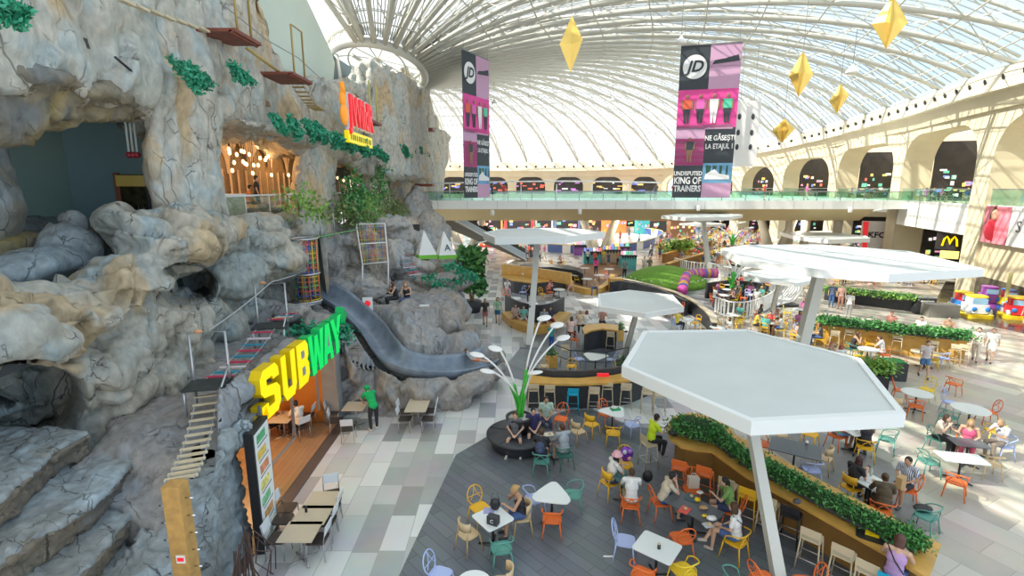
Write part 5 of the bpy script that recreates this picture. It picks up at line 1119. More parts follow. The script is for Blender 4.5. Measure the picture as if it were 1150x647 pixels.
# ---- teal kiosks
M_tk=mat('kiosk_teal',(.10,.42,.42),.5); M_pk=mat('kiosk_purple',(.18,.06,.28),.5); M_ck=mat('kiosk_cream',(.55,.45,.32),.6)
for (u,v,wpx,hm,mm,lab) in ((666,297,21,1.3,M_tk,'teal market kiosk with dark scalloped awning, left of two'),(706,303,17,1.4,M_tk,'teal market kiosk with a screen, beside the woman in grey'),(687,297,20,1.5,M_ck,'cream market stall with striped goods between the teal kiosks'),(652,287,14,1.2,M_pk,'purple counter by the ice rink, left'),(690,287,36,1.0,M_pk,'long purple counter along the ice rink')):
    p=G(u,v); w_=wpx/FPX*p.y; t=thing('market_kiosk',lab,'kiosk',p); m=MB(); m.box((0,.6,hm/2),(w_,1.2,hm)); m.build('body',mm,t)
    m=MB(); m.box((0,.6,hm+.05),(w_*1.05,1.3,.1)); m.build('counter_top',M_black,t)
    for k in range(6): m=MB(); m.slab([V((-w_/2+w_*k/6,-.05,hm)),V((-w_/2+w_*(k+1)/6,-.05,hm)),V((-w_/2+w_*(k+.5)/6,-.05,hm-.35))],(0,.03,0)); m.build('scallop',M_black,t)
    rnd=random.Random(u)
    for k in range(6): m=MB(); m.box((-w_/2+w_*(k+.5)/6,.5,hm+.28),(w_*.1,.3,.35)); m.build('goods',mat('disp_%d'%rnd.randint(0,5),(.5,.5,.5)),t)
# ---- ice rink
ice=[(592,279),(615,283.5),(650,285),(690,284),(722,280),(743,271),(738,265),(700,261),(640,259),(600,262)]
P=smooth_poly([tuple(G(u,v)[:2]) for u,v in ice],4)
m=MB(); m.prism(P,.0,.03); tag(m.build('ice_floor',mat('ice',(.85,.88,.90),.12)),'white ice surface of the skating rink',kind='structure')
t=thing('rink_boards','white and blue boards around the ice rink','barrier',(P[0][0],P[0][1],0)); n=len(P)
for i in range(n):
    a,b=V((*P[i],0))-t.location,V((*P[(i+1)%n],0))-t.location; m=MB(); m.slab([a,b,b+V((0,0,1.1)),a+V((0,0,1.1))],(0,.1,0)); m.build('board',mat('board_blue',(.08,.13,.35),.4) if i%3 else M_white,t)
m=MB(); m.tube([V((*p,1.12))-t.location for p in P],.07,5,closed=True); m.build('top_rail',mat('board_yellow',(.7,.55,.2),.5),t)
# ---- escalators
for k,(dy,lab) in enumerate(((0,'nearer escalator with black handrails climbing to the footbridge'),(2.2,'farther escalator with black handrails climbing to the footbridge'))):
    a=V((1.6,57.5+dy,0)); b=V((-10.9,57.8+dy,7.0)); t=thing('escalator',lab,'escalator',a); d=b-a
    m=MB(); q=[V((1.2,0,.05)),V((0,0,.05)),d,d-V((1.0,0,0)),d-V((1,0,1.3)),V((0,0,-.0))]; m.slab([p for p in q],(0,1.4,0)); m.build('truss_cladding',mat('escal_grey',(.16,.15,.13),.5),t)
    for y in (0,1.4):
        m=MB(); m.slab([V((0,y,.1)),d+V((0,y,.1)),d+V((0,y,.95)),V((0,y,.95))],(0,.04,0)); m.build('balustrade',mat('balustrade_blue',(.55,.66,.75),.2),t)
        m=MB(); m.tube([V((.8,y,.95)),V((0,y,1.0)),d+V((0,y,1.0))],.07,6); m.build('handrail',M_black,t)
        m=MB(); m.tube([V((0,y-.03,.2)),d+V((0,y-.03,.2))],.08,4); m.build('skirt',M_white,t)
    for j in range(30):
        p=d*((j+.5)/30); m=MB(); m.box((p.x,.7,p.z+.1),(.38,1.1,.2)); m.build('step',M_grey,t)
# ---- far ground-floor shops and stalls
rnd=random.Random(11)
FC=[(.85,.22,.05),(.05,.35,.35),(.75,.55,.15),(.6,.08,.08),(.75,.72,.65),(.2,.25,.45),(.25,.12,.06),(.7,.3,.4)]
names=['orange','teal','mustard','red','cream','blue','brown','pink']
x=-14
i=0
while x<34:
    w_=rnd.uniform(3.2,6); c=i%8 if i!=7 else 0; Y=97+rnd.uniform(-1,2)
    t=thing('shop','distant %s shop front under the footbridge on the ground floor'%names[c],'shop',(x+w_/2,Y,0),group='distant %s shop fronts on the ground floor'%names[c])
    m=MB(); m.box((0,3,2.4),(w_,6,4.8)); m.build('front',mat('fs_'+names[c],FC[c],.6,emit=FC[c],es=.15),t)
    m=MB(); m.box((0,-.05,1.1),(w_*.8,.1,2.1)); m.build('window',M_dark,t)
    for k in range(7): m=MB(); m.box((rnd.uniform(-w_*.38,w_*.38),-.15,rnd.uniform(.3,2.2)),(rnd.uniform(.2,.8),.1,rnd.uniform(.2,.6))); m.build('goods',mat('disp_%d'%rnd.randint(0,5),(.5,.5,.5)),t)
    x+=w_+.3; i+=1
for u,v,wpx,h,c,lab in ((690,262,26,3.2,0,'bright orange stall behind the ice rink'),(722,263,14,2.6,1,'teal domed stall behind the ice rink'),(545,278,24,1.6,3,'red goods stall beside the escalator'),(578,282,20,1.5,2,'mustard goods stall beside the escalator'),(765,268,26,3.0,6,'dark brown stall behind the far terrace'),(925,283,40,2.4,4,'cream bar stall under the distant canopy'),(910,289,22,1.5,2,'mustard counter under the distant canopy'),(600,258,30,1.8,4,'white toy aeroplane stall beyond the escalator')):
    p=G(u,v); w_=wpx/FPX*p.y; t=thing('market_stall',lab,'stall',p); m=MB(); m.box((0,1,h/2),(w_,2,h)); m.build('body',mat('fs_'+names[c],FC[c],.6),t)
    m=MB(); m.box((0,.9,h+.08),(w_*1.08,2.3,.16)); m.build('top',M_white if c in (3,2) else mat('fs_'+names[c],FC[c],.6),t)
    for k in range(8): m=MB(); m.box((-w_/2+w_*(k+.5)/8,-.08,h*rnd.uniform(.3,.85)),(w_*.08,.12,.35)); m.build('goods',mat('disp_%d'%rnd.randint(0,5),(.5,.5,.5)),t)
# signs: burger M, red chicken sign, pink poster
p=AY(1067,271,45); t=thing('burger_sign','dark lit sign with a golden M on the ground floor shop at right','sign',p,R(-35)); t.scale=(.85,)*3; m=MB(); m.box((0,0,0),(2.3,.15,1.8)); m.build('panel',M_dark,t)
m=MB(); m.tube([(-.6,-.12,-.5),(-.5,-.12,.2),(-.3,-.12,.5),(-.12,-.12,.2),(0,-.12,-.3),(.12,-.12,.2),(.3,-.12,.5),(.5,-.12,.2),(.6,-.12,-.5)],.09,6); m.build('arches',mat('m_yellow',(.95,.65,.0),.4,emit=(1,.7,0),es=.8),t)
m=MB(); m.box((.1,-.1,-1.4),(1.5,.1,.8)); m.build('menu_screen',mat('disp_1',(.9,.7,.2)),t)
p=AY(984,264,58); t=thing('chicken_sign','white sign with KFC lettering and red stripes on the ground floor shop at right','sign',p,R(-25)); t.scale=(1.2,)*3; m=MB(); m.box((0,0,0),(2.5,.2,2.6)); m.build('panel',M_white,t)
for sx in (-1,1): m=MB(); m.slab([V((sx*1.2,-.12,1.25)),V((sx*.75,-.12,1.25)),V((sx*.62,-.12,-1.25)),V((sx*1.0,-.12,-1.25))],(0,-.02,0)); m.build('stripe',M_red,t)
text('lettering','KFC',(0,-.13,0),(PI/2,0,0),.75,M_black,t,extr=.01,bold=.02)
a_,b_=V((*W[0],0)),V((*W[1],0)); n=nrm(W[0],W[1]); d=(b_-a_).normalized(); q=b_-d*1.3+n*.05
t=thing('wall_poster','large poster of a woman in pink beside white panel with dark letters','poster',(0,0,0))
an=math.atan2(d.y,d.x)
c1=q-d*1.6; m=MB(); m.box((c1.x,c1.y,5.6),(2.9,.1,2.7),rz=an); m.build('pink_panel',mat('poster_pink',(.78,.22,.28),.5,var=.35,vscale=1.5),t)
c2=q-d*6.95; m=MB(); m.box((c2.x,c2.y,5.6),(7.7,.1,2.7),rz=an); m.build('white_panel',M_white,t)
f=q-d*1.5+n*.08; m=MB(); m.ball((f.x,f.y,6.3),(.3,.3,.42),12); m.build('face',mat('skin_poster',(.62,.36,.26),.6),t)
m=MB(); m.ball((f.x,f.y,5.25),(.7,.08,.85),12); m.build('shoulders',mat('poster_red',(.6,.05,.08),.6),t)
f2=f-n*.03+d*.12; m=MB(); m.ball((f2.x,f2.y,6.1),(.4,.1,.9),12); m.build('hair',mat('hair_brown',(.09,.045,.02),.6),t)
for k,ch in enumerate('ST'):
    pp=q-d*(4.1+1.25*k)+n*.08; o=text('letter',ch,(pp.x,pp.y,5.6),(PI/2,0,an+PI),1.15,mat('letter_grey',(.15,.15,.16),.5),t)
# ---- kiddie rides
def ride(u,v,c1,c2,c3,lab,sx=1,rz=0):
    p=G(u,v); t=thing('kiddie_ride',lab,'kiddie ride',p,rz,scale=.88)
    m=MB(); m.prism(rbox(1.5*sx,1.9,.3),.0,.28); m.build('base',mat('ride_'+c3[0],c3[1],.3),t)
    m=MB(); m.prism(rbox(1.15*sx,1.5,.35),.35,.95); m.build('body',mat('ride_'+c1[0],c1[1],.3),t)
    m=MB(); m.prism(rbox(.95*sx,1.0,.3),.95,1.5); m.build('cab',mat('ride_'+c2[0],c2[1],.3),t)
    m=MB(); m.box((0,-.52,1.22),(.8*sx,.06,.38)); m.build('windscreen',mat('ride_glass',(.25,.45,.6),.1),t)
    for s in(-1,1):
        m=MB(); m.ball((s*.36*sx,-.76,.68),(.17,.08,.17),12); m.build('headlight',mat('ride_blue',(.03,.2,.6),.2),t)
        for y in (-.5,.5): m=MB(); m.tube([(s*.5*sx,y,.42),(s*.66*sx,y,.42)],.24,14); m.build('wheel',mat('ride_wheel',(.55,.6,.65),.3),t)
    m=MB(); m.prism(rbox(1.02*sx,1.1,.3),1.5,1.6); m.build('roof',mat('ride_'+c3[0],c3[1],.3),t); return t
RB=('blue',(.05,.25,.65)); RY=('yellow',(.85,.6,.02)); RW=('white',(.75,.78,.8)); RRd=('red',(.75,.03,.04)); RP=('purple',(.35,.08,.42))
ride(1093,355,RW,RW,RY,'white and blue bus kiddie ride with yellow base',1.15,R(-15)); ride(1079,350,RB,RRd,RY,'blue and red kiddie ride just behind the white bus ride',.9,R(-10))
ride(1108,343,RP,RP,RP,'purple and pink kiddie ride machine behind the white bus ride',.9,R(-20)); ride(1140,357,RRd,RRd,RY,'red double decker bus kiddie ride at the right edge',1.1,R(-25)); ride(1129,347,RY,RRd,RB,'yellow and red kiddie ride left of the red bus ride',.7,R(-20))
p=G(1150,352); m=MB(); m.tube([(p.x-.4,p.y+1,0),(p.x-.4,p.y+1,2.6)],.12,12); tag(m.build('yellow_post',mat('post_pale_yellow',(.5,.45,.2),.5)),'pale yellow post behind the red bus ride','post')
# dark back wall behind rides
m=MB(); seg_box(m,W[0],W[1],0,1.6,-.3,-.6,0,.2,1.0); tag(m.build('wall_rides',mat('ride_back',(.10,.085,.06),.4)),'dark brown lower wall behind the kiddie rides',kind='structure')
m=MB(); seg_box(m,W[0],W[1],1.6,4.6,-.25,-.6,0,1.0,1.0); tag(m.build('wall_bulkhead',M_cream2),'beige wall above the kiddie rides',kind='structure')
zone('floor_rides',[(1046,347),(1100,364),(1200,385),(1200,330),(1100,318),(1062,316)],mat('dark_gloss_floor',(.07,.06,.045),.15),.012,'dark glossy floor under the kiddie rides')
# ================================================================ hanging banners
M_bk=mat('banner_black',(.035,.045,.055),.6); M_pinkb=mat('banner_pink',(.72,.06,.30),.6); M_lil=mat('banner_lilac',(.55,.32,.48),.6); M_bw=mat('banner_white',(.8,.8,.8),.6); M_sky=mat('banner_sky',(.15,.35,.55),.6,var=.2,vscale=1)
def figure_flat(m_,x,z,h,top,bot,t,y=-.05):
    sk=mat('print_skin',(.30,.16,.10),.6)
    m=MB(); m.ball((x,y,z+h*.92),(h*.06,.01,h*.075),10); m.build('print_head',sk,t)
    m=MB(); m.slab([V((x-h*.13,y,z+h*.5)),V((x+h*.13,y,z+h*.5)),V((x+h*.16,y,z+h*.82)),V((x-h*.16,y,z+h*.82))],(0,.01,0)); m.build('print_shirt',top,t)
    for s in(-1,1):
        m=MB(); m.slab([V((x+s*h*.02,y,z)),V((x+s*h*.08,y,z)),V((x+s*h*.13,y,z+h*.5)),V((x,y,z+h*.5))],(0,.01,0)); m.build('print_leg',bot,t)
        m=MB(); m.slab([V((x+s*h*.15,y,z+h*.46)),V((x+s*h*.19,y,z+h*.48)),V((x+s*h*.2,y,z+h*.78)),V((x+s*h*.13,y,z+h*.8))],(0,.01,0)); m.build('print_arm',sk,t)
def banner(loc,rz,w_,z0,z1,lab,sk=0):
    t=thing('hanging_banner',lab,'banner',loc,rz); Hh=z1-z0; hw=w_/2
    m=MB(); m.box((0,.02,Hh/2),(w_,.03,Hh)); m.build('cloth',M_bk,t)
    def panel(x0,x1,f0,f1,mm,name='print_panel',y=-.005):
        m=MB(); m.box(((x0+x1)/2,y,Hh*(f0+f1)/2),(x1-x0,.012,Hh*(f1-f0))); return m.build(name,mm,t)
    panel(-.02,hw,.86,1.0,M_lil); panel(-.02,hw,.72,.865,M_lil)
    panel(-hw,hw,.47,.72,M_pinkb); panel(-hw,-.02,.22,.47,M_lil); panel(-hw,hw*.9,.46,.49,M_lil)
    panel(-hw,-.02,.22,.40,M_pinkb); panel(0,hw,.10,.235,M_sky); panel(0,hw,0,.10,M_lil)
    figs=[(mat('tee_red',(.75,.12,.06),.6),M_bk),(mat('tee_pink',(.75,.12,.45),.6),M_bk),(M_bw,M_bw),(mat('tee_green',(.1,.55,.35),.6),M_bk)]
    for k,(a,b) in enumerate(figs): figure_flat(m,-hw*.68+k*w_*.225,Hh*.50,Hh*.19,a,b,t)
    figure_flat(m,-hw*.5,Hh*.24,Hh*.17,M_bk,mat('print_skin',(.3,.16,.1),.6),t)
    # shoes
    m=MB(); m.slab([V((.15,-.04,Hh*.125)),V((hw*.92,-.04,Hh*.125)),V((hw*.9,-.04,Hh*.15)),V((hw*.55,-.04,Hh*.165)),V((hw*.4,-.04,Hh*.195)),V((.2,-.04,Hh*.16))],(0,.01,0)); m.build('print_shoe',M_bw,t)
    m=MB(); m.slab([V((.15,-.04,Hh*.875)),V((hw*.95,-.04,Hh*.89)),V((hw*.9,-.04,Hh*.93)),V((hw*.5,-.04,Hh*.91)),V((.3,-.04,Hh*.90))],(0,.01,0)); m.build('print_shoe',M_bk,t)
    for k in range(4): m=MB(); m.slab([V((.3+k*.45,-.03,Hh*.14)),V((.42+k*.45,-.03,Hh*.14)),V((.2+k*.5,-.03,Hh*.22)),V((.6+k*.4,-.03,Hh*.215))],(0,.005,0)); m.build('print_palm',mat('palm_dark',(.03,.10,.06),.6),t)
    # logo disc
    cx=-hw*.5; cz=Hh*.865
    m=MB(); m.lathe((0,0,0),[(w_*.20,-.01),(w_*.20,.01)],32,smooth=False); o=m.build('logo_disc',M_bw,t); o.location=(cx,-.03,cz); o.rotation_euler=(PI/2,0,0)
    text('logo_lettering','JD',(cx,-.06,cz),(PI/2,0,0),w_*.26,M_bk,t,font_shear=.25,bold=.03,extr=.005)
    text('lettering','UNDISPUTED',(cx,-.04,Hh*.165),(PI/2,0,0),w_*.105,M_bw,t,bold=.012,extr=.005,sx=.78)
    text('lettering','KING OF',(cx,-.04,Hh*.115),(PI/2,0,0),w_*.17,M_bw,t,bold=.02,extr=.005,sx=.7)
    text('lettering','TRAINERS',(cx,-.04,Hh*.06),(PI/2,0,0),w_*.15,M_bw,t,bold=.02,extr=.005,sx=.7)
    text('lettering','NE GĂSEȘTI',(hw*.5,-.04,Hh*.40),(PI/2,0,0),w_*.12,M_bw,t,bold=.012,extr=.005,sx=.78)
    text('lettering','LA ETAJUL 1',(hw*.5,-.04,Hh*.345),(PI/2,0,0),w_*.12,M_bw,t,bold=.012,extr=.005,sx=.72)
    text('lettering','BĂNEASA',(hw*.5,-.04,Hh*.30),(PI/2,0,0),w_*.05,M_bw,t,extr=.005) if 0 else None
    m=MB(); m.tube([(-hw,0,Hh+.03),(hw,0,Hh+.03)],.06,6); m.build('top_bar',M_grey,t)
    for s in(-.9,.9): m=MB(); m.tube([(hw*s,0,Hh),(hw*s,0,Hh+1.6)],.02,4); m.build('cable',M_grey,t)
    return t
def bn(uL,uR,vt,vb,Y,wfac,lab,rz,w_):
    c=AY((uL+uR)/2,(vt+vb)/2,Y); zt=AY((uL+uR)/2,vt,Y).z; zb=AY((uL+uR)/2,vb,Y).z; banner((c.x,c.y,zb),rz,w_,zb,zt,lab)
bn(765,821,50,222,40,1,'large JD sports banner hanging at the right of the hall centre',R(-14),4.25)
bn(522,549,62,222,42,1,'JD sports banner turned edge-on, hanging at the left of the hall centre',R(62),3.9)
for u,wd_,lab in ((829,1.15,'left of two plain white banners with dark emblems behind the large banner'),(844,1.3,'right of two plain white banners with dark emblems behind the large banner')):
    c=AY(u,148,50); z0=AY(u,187,50).z; z1=AY(u,113,50).z; t=thing('white_banner',lab,'banner',(c.x,50,z0),R(-8)); m=MB(); m.box((0,0,(z1-z0)/2),(wd_,.04,z1-z0)); m.build('cloth',M_bw,t)
    for f in (.3,.52,.76): m=MB(); m.ball((0,-.04,(z1-z0)*f),(.16,.02,.28),8); m.build('emblem',M_bk,t)
    m=MB(); m.tube([(0,0,z1-z0),(0,0,z1-z0+5)],.02,4); m.build('cable',M_grey,t)
# ================================================================ golden ornaments
M_gold=mat('gold_foil',(.80,.55,.14),.28,.55)
def ornament(u,v,Y,h,wr,n,lab,tw=0):
    p=AY(u,v,Y); t=thing('gold_ornament',lab,'ornament',p); vs=[V((0,0,h/2)),V((0,0,-h/2))]; rnd=random.Random(u)
    for k in range(2*n):
        a=2*PI*k/(2*n)+tw; r=wr*(1 if k%2 else .35); vs.append(V((r*math.cos(a),r*math.sin(a),(rnd.uniform(-.12,.12))*h*(1 if k%2 else .2))))
    m=MB(); f=[]
    for k in range(2*n): a=2+k; b=2+(k+1)%(2*n); f+=[(0,a,b),(1,b,a)]
    m.add(vs,f); m.build('star',M_gold,t); m=MB(); m.tube([(0,0,h/2),(0,0,h/2+2.5)],.015,4); m.build('cable',M_grey,t)
ornament(641.5,50,26,2.55,.62,3,'tall folded gold kite ornament hanging near the hall centre',.4)
ornament(999,25,22,2.0,.6,4,'gold faceted ornament hanging highest at the right',.2); ornament(899.5,83,27,2.2,.55,4,'gold folded star ornament hanging between the banner and the right wall',.1); ornament(942,111,32,1.7,.5,4,'gold ornament beside the cornice, right of the folded star',.3); ornament(879.5,147,36,1.6,.7,6,'lowest gold spiky ornament in front of the right gallery',0)
for u,v,Y in ((765,47,34),(957,80,30),(595,108,60),(688,113,60),(555,115,60)):
    p=AY(u,v,Y); t=thing('roof_spotlight','small white spotlight hanging from the glass roof','lamp',p,group='spotlights hanging from the roof'); m=MB(); m.lathe((0,0,0),[(.34,-.1),(.3,.05),(.1,.25),(.04,.4)],12); m.build('shade',M_white,t); m=MB(); m.tube([(0,0,.3),(0,0,2.2)],.02,4); m.build('cord',M_grey,t)

# added fill lights, no fixtures, brightening under the footbridge and the far ground floor
for x,y,z,e in ((-6,59,4.6,500),(4,59,4.6,600),(14,59,4.6,600),(24,59,4.6,600),(34,60,4.6,500),(0,88,5.5,900),(14,88,5.5,900),(28,88,5.5,900)):
    l=bpy.data.lights.new('added_fill_light','POINT'); l.energy=e; l.color=(1,.93,.82); l.shadow_soft_size=.5; o=bpy.data.objects.new('added_fill_light',l); COL.objects.link(o); o.location=(x,y,z)
# ================================================================ furniture
def ctri(m): 
    return m
CH={'orange':(.78,.16,.03),'yellow':(.80,.45,.02),'lavender':(.42,.50,.78),'teal':(.10,.32,.26),'tan':(.62,.46,.26),'brightyellow':(.85,.58,.03),'blue':(.0,.33,.52),'beige':(.58,.48,.32),'black':(.02,.02,.025),'darkteal':(.04,.16,.13)}
def cm(c): return mat('chair_'+c,CH[c],.4)
PROTO={}
def legs(t,mm,w=.36,d=.36,z=.44,sp=.06,r=.017):
    for sx in(-1,1):
        for sy in(-1,1):
            m=MB(); m.tube([(sx*(w/2+sp),sy*(d/2+sp),0),(sx*w/2,sy*d/2,z)],r*.8,6,r2=r*1.15); m.build('leg',mm,t)
def seatmesh(w=.44,d=.44,z=.45,th=.03,r=.13):
    m=MB(); P=rbox(w,d,r); m.prism(P,z-th,z-.006); m.prism([(x*.94,y*.94) for x,y in P],z-.006,z); return m
def make_chair(kind,color):
    """faces +Y, back at -Y"""
    mm=cm(color); t=thing('loop_chair','x','chair',(0,0,-50)); 
    if kind=='hoop':
        t.name='hoop_back_chair'; seatmesh().build('seat',mm,t); legs(t,mm)
        m=MB(); C=[(.205*math.sin(q)*1.05,-.17-.07*(1-math.cos(q))/1-.03*math.cos(q)*0,.44+.23*(1-math.cos(q))) for q in [2*PI*k/24 for k in range(24)]]; m.tube(C,.016,6,closed=True); m.build('back_hoop',mm,t)
        m=MB(); m.tube(bez((-.15,-.20,.58),(-.02,-.22,.72),(.0,-.30,.90),8),.010,5); m.build('back_loop',mm,t)
        m=MB(); m.tube(bez((.15,-.20,.58),(.02,-.22,.72),(.0,-.30,.90),8),.010,5); m.build('back_loop',mm,t)
        m=MB(); m.tube(bez((-.20,-.24,.66),(0,-.20,.70),(.20,-.24,.66),8),.010,5); m.build('back_bar',mm,t)
    elif kind=='low':
        seatmesh(.45,.43).build('seat',mm,t); legs(t,mm)
        U=[(.24,.12,.60),(.26,-.02,.68),(.22,-.20,.72),(.10,-.27,.75),(-.10,-.27,.75),(-.22,-.20,.72),(-.26,-.02,.68),(-.24,.12,.60)]
        m=MB(); m.tube(crom(U,4),.016,6); m.build('arm_loop',mm,t)
        for s in(-1,1):
            m=MB(); m.tube([(s*.21,.17,.43),(s*.24,.12,.60)],.014,5); m.build('arm_post',mm,t)
            m=MB(); m.tube(bez((s*.19,-.19,.44),(s*.14,-.24,.66),(-s*.08,-.265,.745),8),.012,5); m.build('back_loop',mm,t)
        m=MB(); m.tube(bez((-.12,-.20,.50),(0,-.27,.56),(.12,-.20,.50),8),.011,5); m.build('back_bar',mm,t)
    elif kind=='shell':
        t.name='shell_chair'; seatmesh(.42,.42).build('seat',mm,t); legs(t,mat('chair_leg_wood',(.5,.32,.13),.5) if color=='tan' else mm)
        m=MB(); C=[(.20*math.sin(q),-.08-.14*math.cos(q)) for q in [PI*(k/10-.5)*1.05 for k in range(11)]]; n=len(C); vs=[(x,y-.02*(z>.6),z) for z in (.60,.82) for x,y in C]+[(x*.92,y*.9-.01,z) for z in (.60,.82) for x,y in C]
        m.add(vs,[(i,i+1,n+i+1,n+i) for i in range(n-1)]+[(2*n+i,2*n+i+1,3*n+i+1,3*n+i) for i in range(n-1)]+[(i,i+1,2*n+i+1,2*n+i) for i in range(n-1)]+[(n+i,n+i+1,3*n+i+1,3*n+i) for i in range(n-1)]+[(0,n,3*n,2*n),(n-1,2*n-1,4*n-1,3*n-1)],0,True); m.build('backrest',mm,t)
        for s in(-1,1): m=MB(); m.tube([(s*.17,-.17,.44),(s*.17,-.17,.62)],.014,5); m.build('back_post',mm,t)
    elif kind=='cafe':
        t.name='cafe_chair'; g=mat('cafe_metal',(.42,.42,.41),.35,.5)
        m=MB(); m.prism(rbox(.42,.42,.05),.43,.46); m.build('seat',mat('cafe_seat',(.045,.035,.03),.5),t); legs(t,g,.38,.38,.44,.02,.014)
        for s in(-1,1): m=MB(); m.tube([(s*.19,-.19,.44),(s*.19,-.26,.86)],.013,5); m.build('back_post',g,t)
        m=MB(); m.box((0,-.25,.76),(.40,.018,.24),M=Matrix.Rotation(R(10),3,'X')); m.build('backrest',mat('cafe_white',(.72,.74,.75),.35),t)
        m=MB(); m.box((0,.19,.40),(.38,.02,.03)); m.build('apron',g,t)
    elif kind=='stool':
        t.name='bar_stool'; 
        m=MB(); m.prism(rbox(.40,.38,.06),.74,.775); m.build('seat',mm,t)
        for sx in(-1,1):
            for sy in(-1,1): m=MB(); m.tube([(sx*.225,sy*.22,0),(sx*.18,sy*.165,.74)],.018,5); m.build('leg',mm,t)
            m=MB(); m.box((sx*.18,-.18,.86),(.03,.025,.25)); m.build('back_post',mm,t)
        m=MB(); m.box((0,-.19,.95),(.40,.025,.17)); m.build('backrest',mm,t)
        fr=mm if color in('orange','blue') else mat('stool_rail',(.6,.6,.58),.4,.5)
        for a,b in (((-.2,.19),(.2,.19)),((-.2,-.19),(.2,-.19)),((-.2,-.19),(-.2,.19)),((.2,-.19),(.2,.19))): m=MB(); m.tube([(*a,.27),(*b,.27)],.012,5); m.build('footrest',fr,t)
    return t
def C_(kind,color): 
    k=(kind,color)
    if k not in PROTO: PROTO[k]=[make_chair(kind,color),True]
    return PROTO[k]
def head_to(p,q): d=V(q)-V(p); return math.atan2(-d.x,d.y)
def chair(p,rz,kind,color,label,group=None,scale=None):
    e=C_(kind,color)
    if e[1]:
        TREE[e[0].name]=[(c,[]) for c in kids(e[0])]
        e[1]=False; o=e[0]; o.location=p; o.rotation_euler=(0,0,rz); o['label']=label
        if group: o['group']=group
        return o
    o=dup(e[0],p,rz,label,group)
    if not group and 'group' in o: del o['group']
    return o
SZ={'stool':.775,'cafe':.46}
def chpx(u,v,fu,fv,kind,color,label,group=None):
    z=SZ.get(kind,.45); p=G(u,v,z); q=G(fu,fv,z); p0=V((p.x,p.y,.012)); return chair(p0,head_to(p,q),kind,color,label,group)
M_tw=mat('table_white',(.74,.78,.76),.3); M_td=mat('table_slate',(.10,.115,.13),.35); M_tb=mat('table_beige',(.55,.46,.34),.4)
def table(u,v,shape,mm,label,rz=0,w=.72,d=.72,z=.74,group=None,base=M_black,name='cafe_table',p=None):
    p=G(u,v,z) if p is None else V(p); t=thing(name,label,'table',(p.x,p.y,.012),rz,group)
    if shape=='tri': P=smooth_poly([(.48,0),(.40,.12),(-.10,.42),(-.30,.40),(-.36,.28),(-.36,-.28),(-.30,-.40),(-.10,-.42),(.40,-.12)],3); P=[(x*w/.72,y*w/.72) for x,y in P]
    elif shape=='round': P=[(w/2*math.cos(2*PI*k/24),w/2*math.sin(2*PI*k/24)) for k in range(24)]
    else: P=rbox(w,d,.07 if shape=='sq' else .01)
    m=MB(); m.prism(P,z-.035,z-.012); m.build('tabletop',mm,t)
    m=MB(); m.tube([(0,0,.03),(0,0,z-.035)],.03,8); m.build('column',base,t)
    for k in range(4):
        a=PI/4+k*PI/2; m=MB(); m.tube([(0,0,.05),(.34*math.cos(a),.34*math.sin(a),.02)],.022,5); m.build('foot',base,t)
    return t
# ---- front left group
table(553.5,581,'sq',M_tw,'white square table with black bag and black box, by the blonde woman',R(38),.74,.74)
chpx(539,570,553,583,'hoop','yellow','yellow hoop-backed chair behind the table with the black bag')
chpx(526,599,553,583,'shell','tan','pale wooden shell chair left of the table with the black bag')
chpx(563,615,554,583,'low','teal','teal loop chair with its back to us at the table with the black bag')
chpx(586,580,556,583,'shell','tan','wooden shell chair the blonde woman in the black top sits on')
table(620,554,'tri',M_tw,'white rounded triangular table with three empty chairs, nothing on it',R(80),.78)
chpx(600,560,620,554,'low','lavender','lavender chair at the left of the empty triangular table')
chpx(643,555,620,554,'low','teal','teal loop chair at the right of the empty triangular table')
chpx(620,582,620,554,'low','orange','orange loop chair with its back to us at the empty triangular table')
table(532,655,'round',M_tw,'white table cut off by the bottom edge beside the lavender hoop chair',0,.7)
chpx(494,645,530,655,'hoop','lavender','lavender hoop-backed chair cut off at the bottom left of the slate floor')
chpx(564,655,540,655,'shell','tan','wooden shell chair cut off by the bottom edge of the picture')
# ---- men around the bench table
table(616,490,'sq',M_td,'small dark table covered with food between the five men at the round bench',R(20),.62,.62)
chpx(630,470,616,490,'hoop','orange','orange hoop-backed chair with a grey bag, beside the man in pale green')
chpx(649,484,690,470,'shell','tan','empty wooden shell chair just left of the tilted yellow chair')
chpx(664,476,690,462,'shell','yellow','yellow chair turned sideways between the wooden chair and the triangular table')
chpx(608,517,614,492,'low','teal','teal chair the man with the blue backpack sits on')
chpx(634,510,618,490,'low','darkteal','dark teal chair the man in the grey shirt sits on')
chpx(612,472,616,490,'shell','tan','chair the man in the pale green tee sits on behind the table')
table(688,462,'tri',M_tw,'white triangular table with a green box on it near the bar stools',R(170),.74)
chpx(681,465,689,470,'hoop','orange','orange hoop-backed chair behind the table with the green box')
chpx(688.6,486,688,462,'low','yellow','yellow loop chair in front of the table with the green box')
chpx(710,477,690,464,'low','lavender','lavender chair right of the table with the green box')
# ---- pink hat table
table(704,537,'sq',mat('table_teal',(.05,.14,.14),.35),'dark teal table between the girl in the pink hat and the woman in white',R(20),.62,.62)
chpx(685,541,704,535,'shell','yellow','yellow chair the girl in the pink hat sits on')
chpx(702,522,704,537,'hoop','yellow','yellow hoop-backed chair holding the purple balloon')
chpx(708,566,704,537,'low','orange','orange loop chair the woman in the white tee sits on')
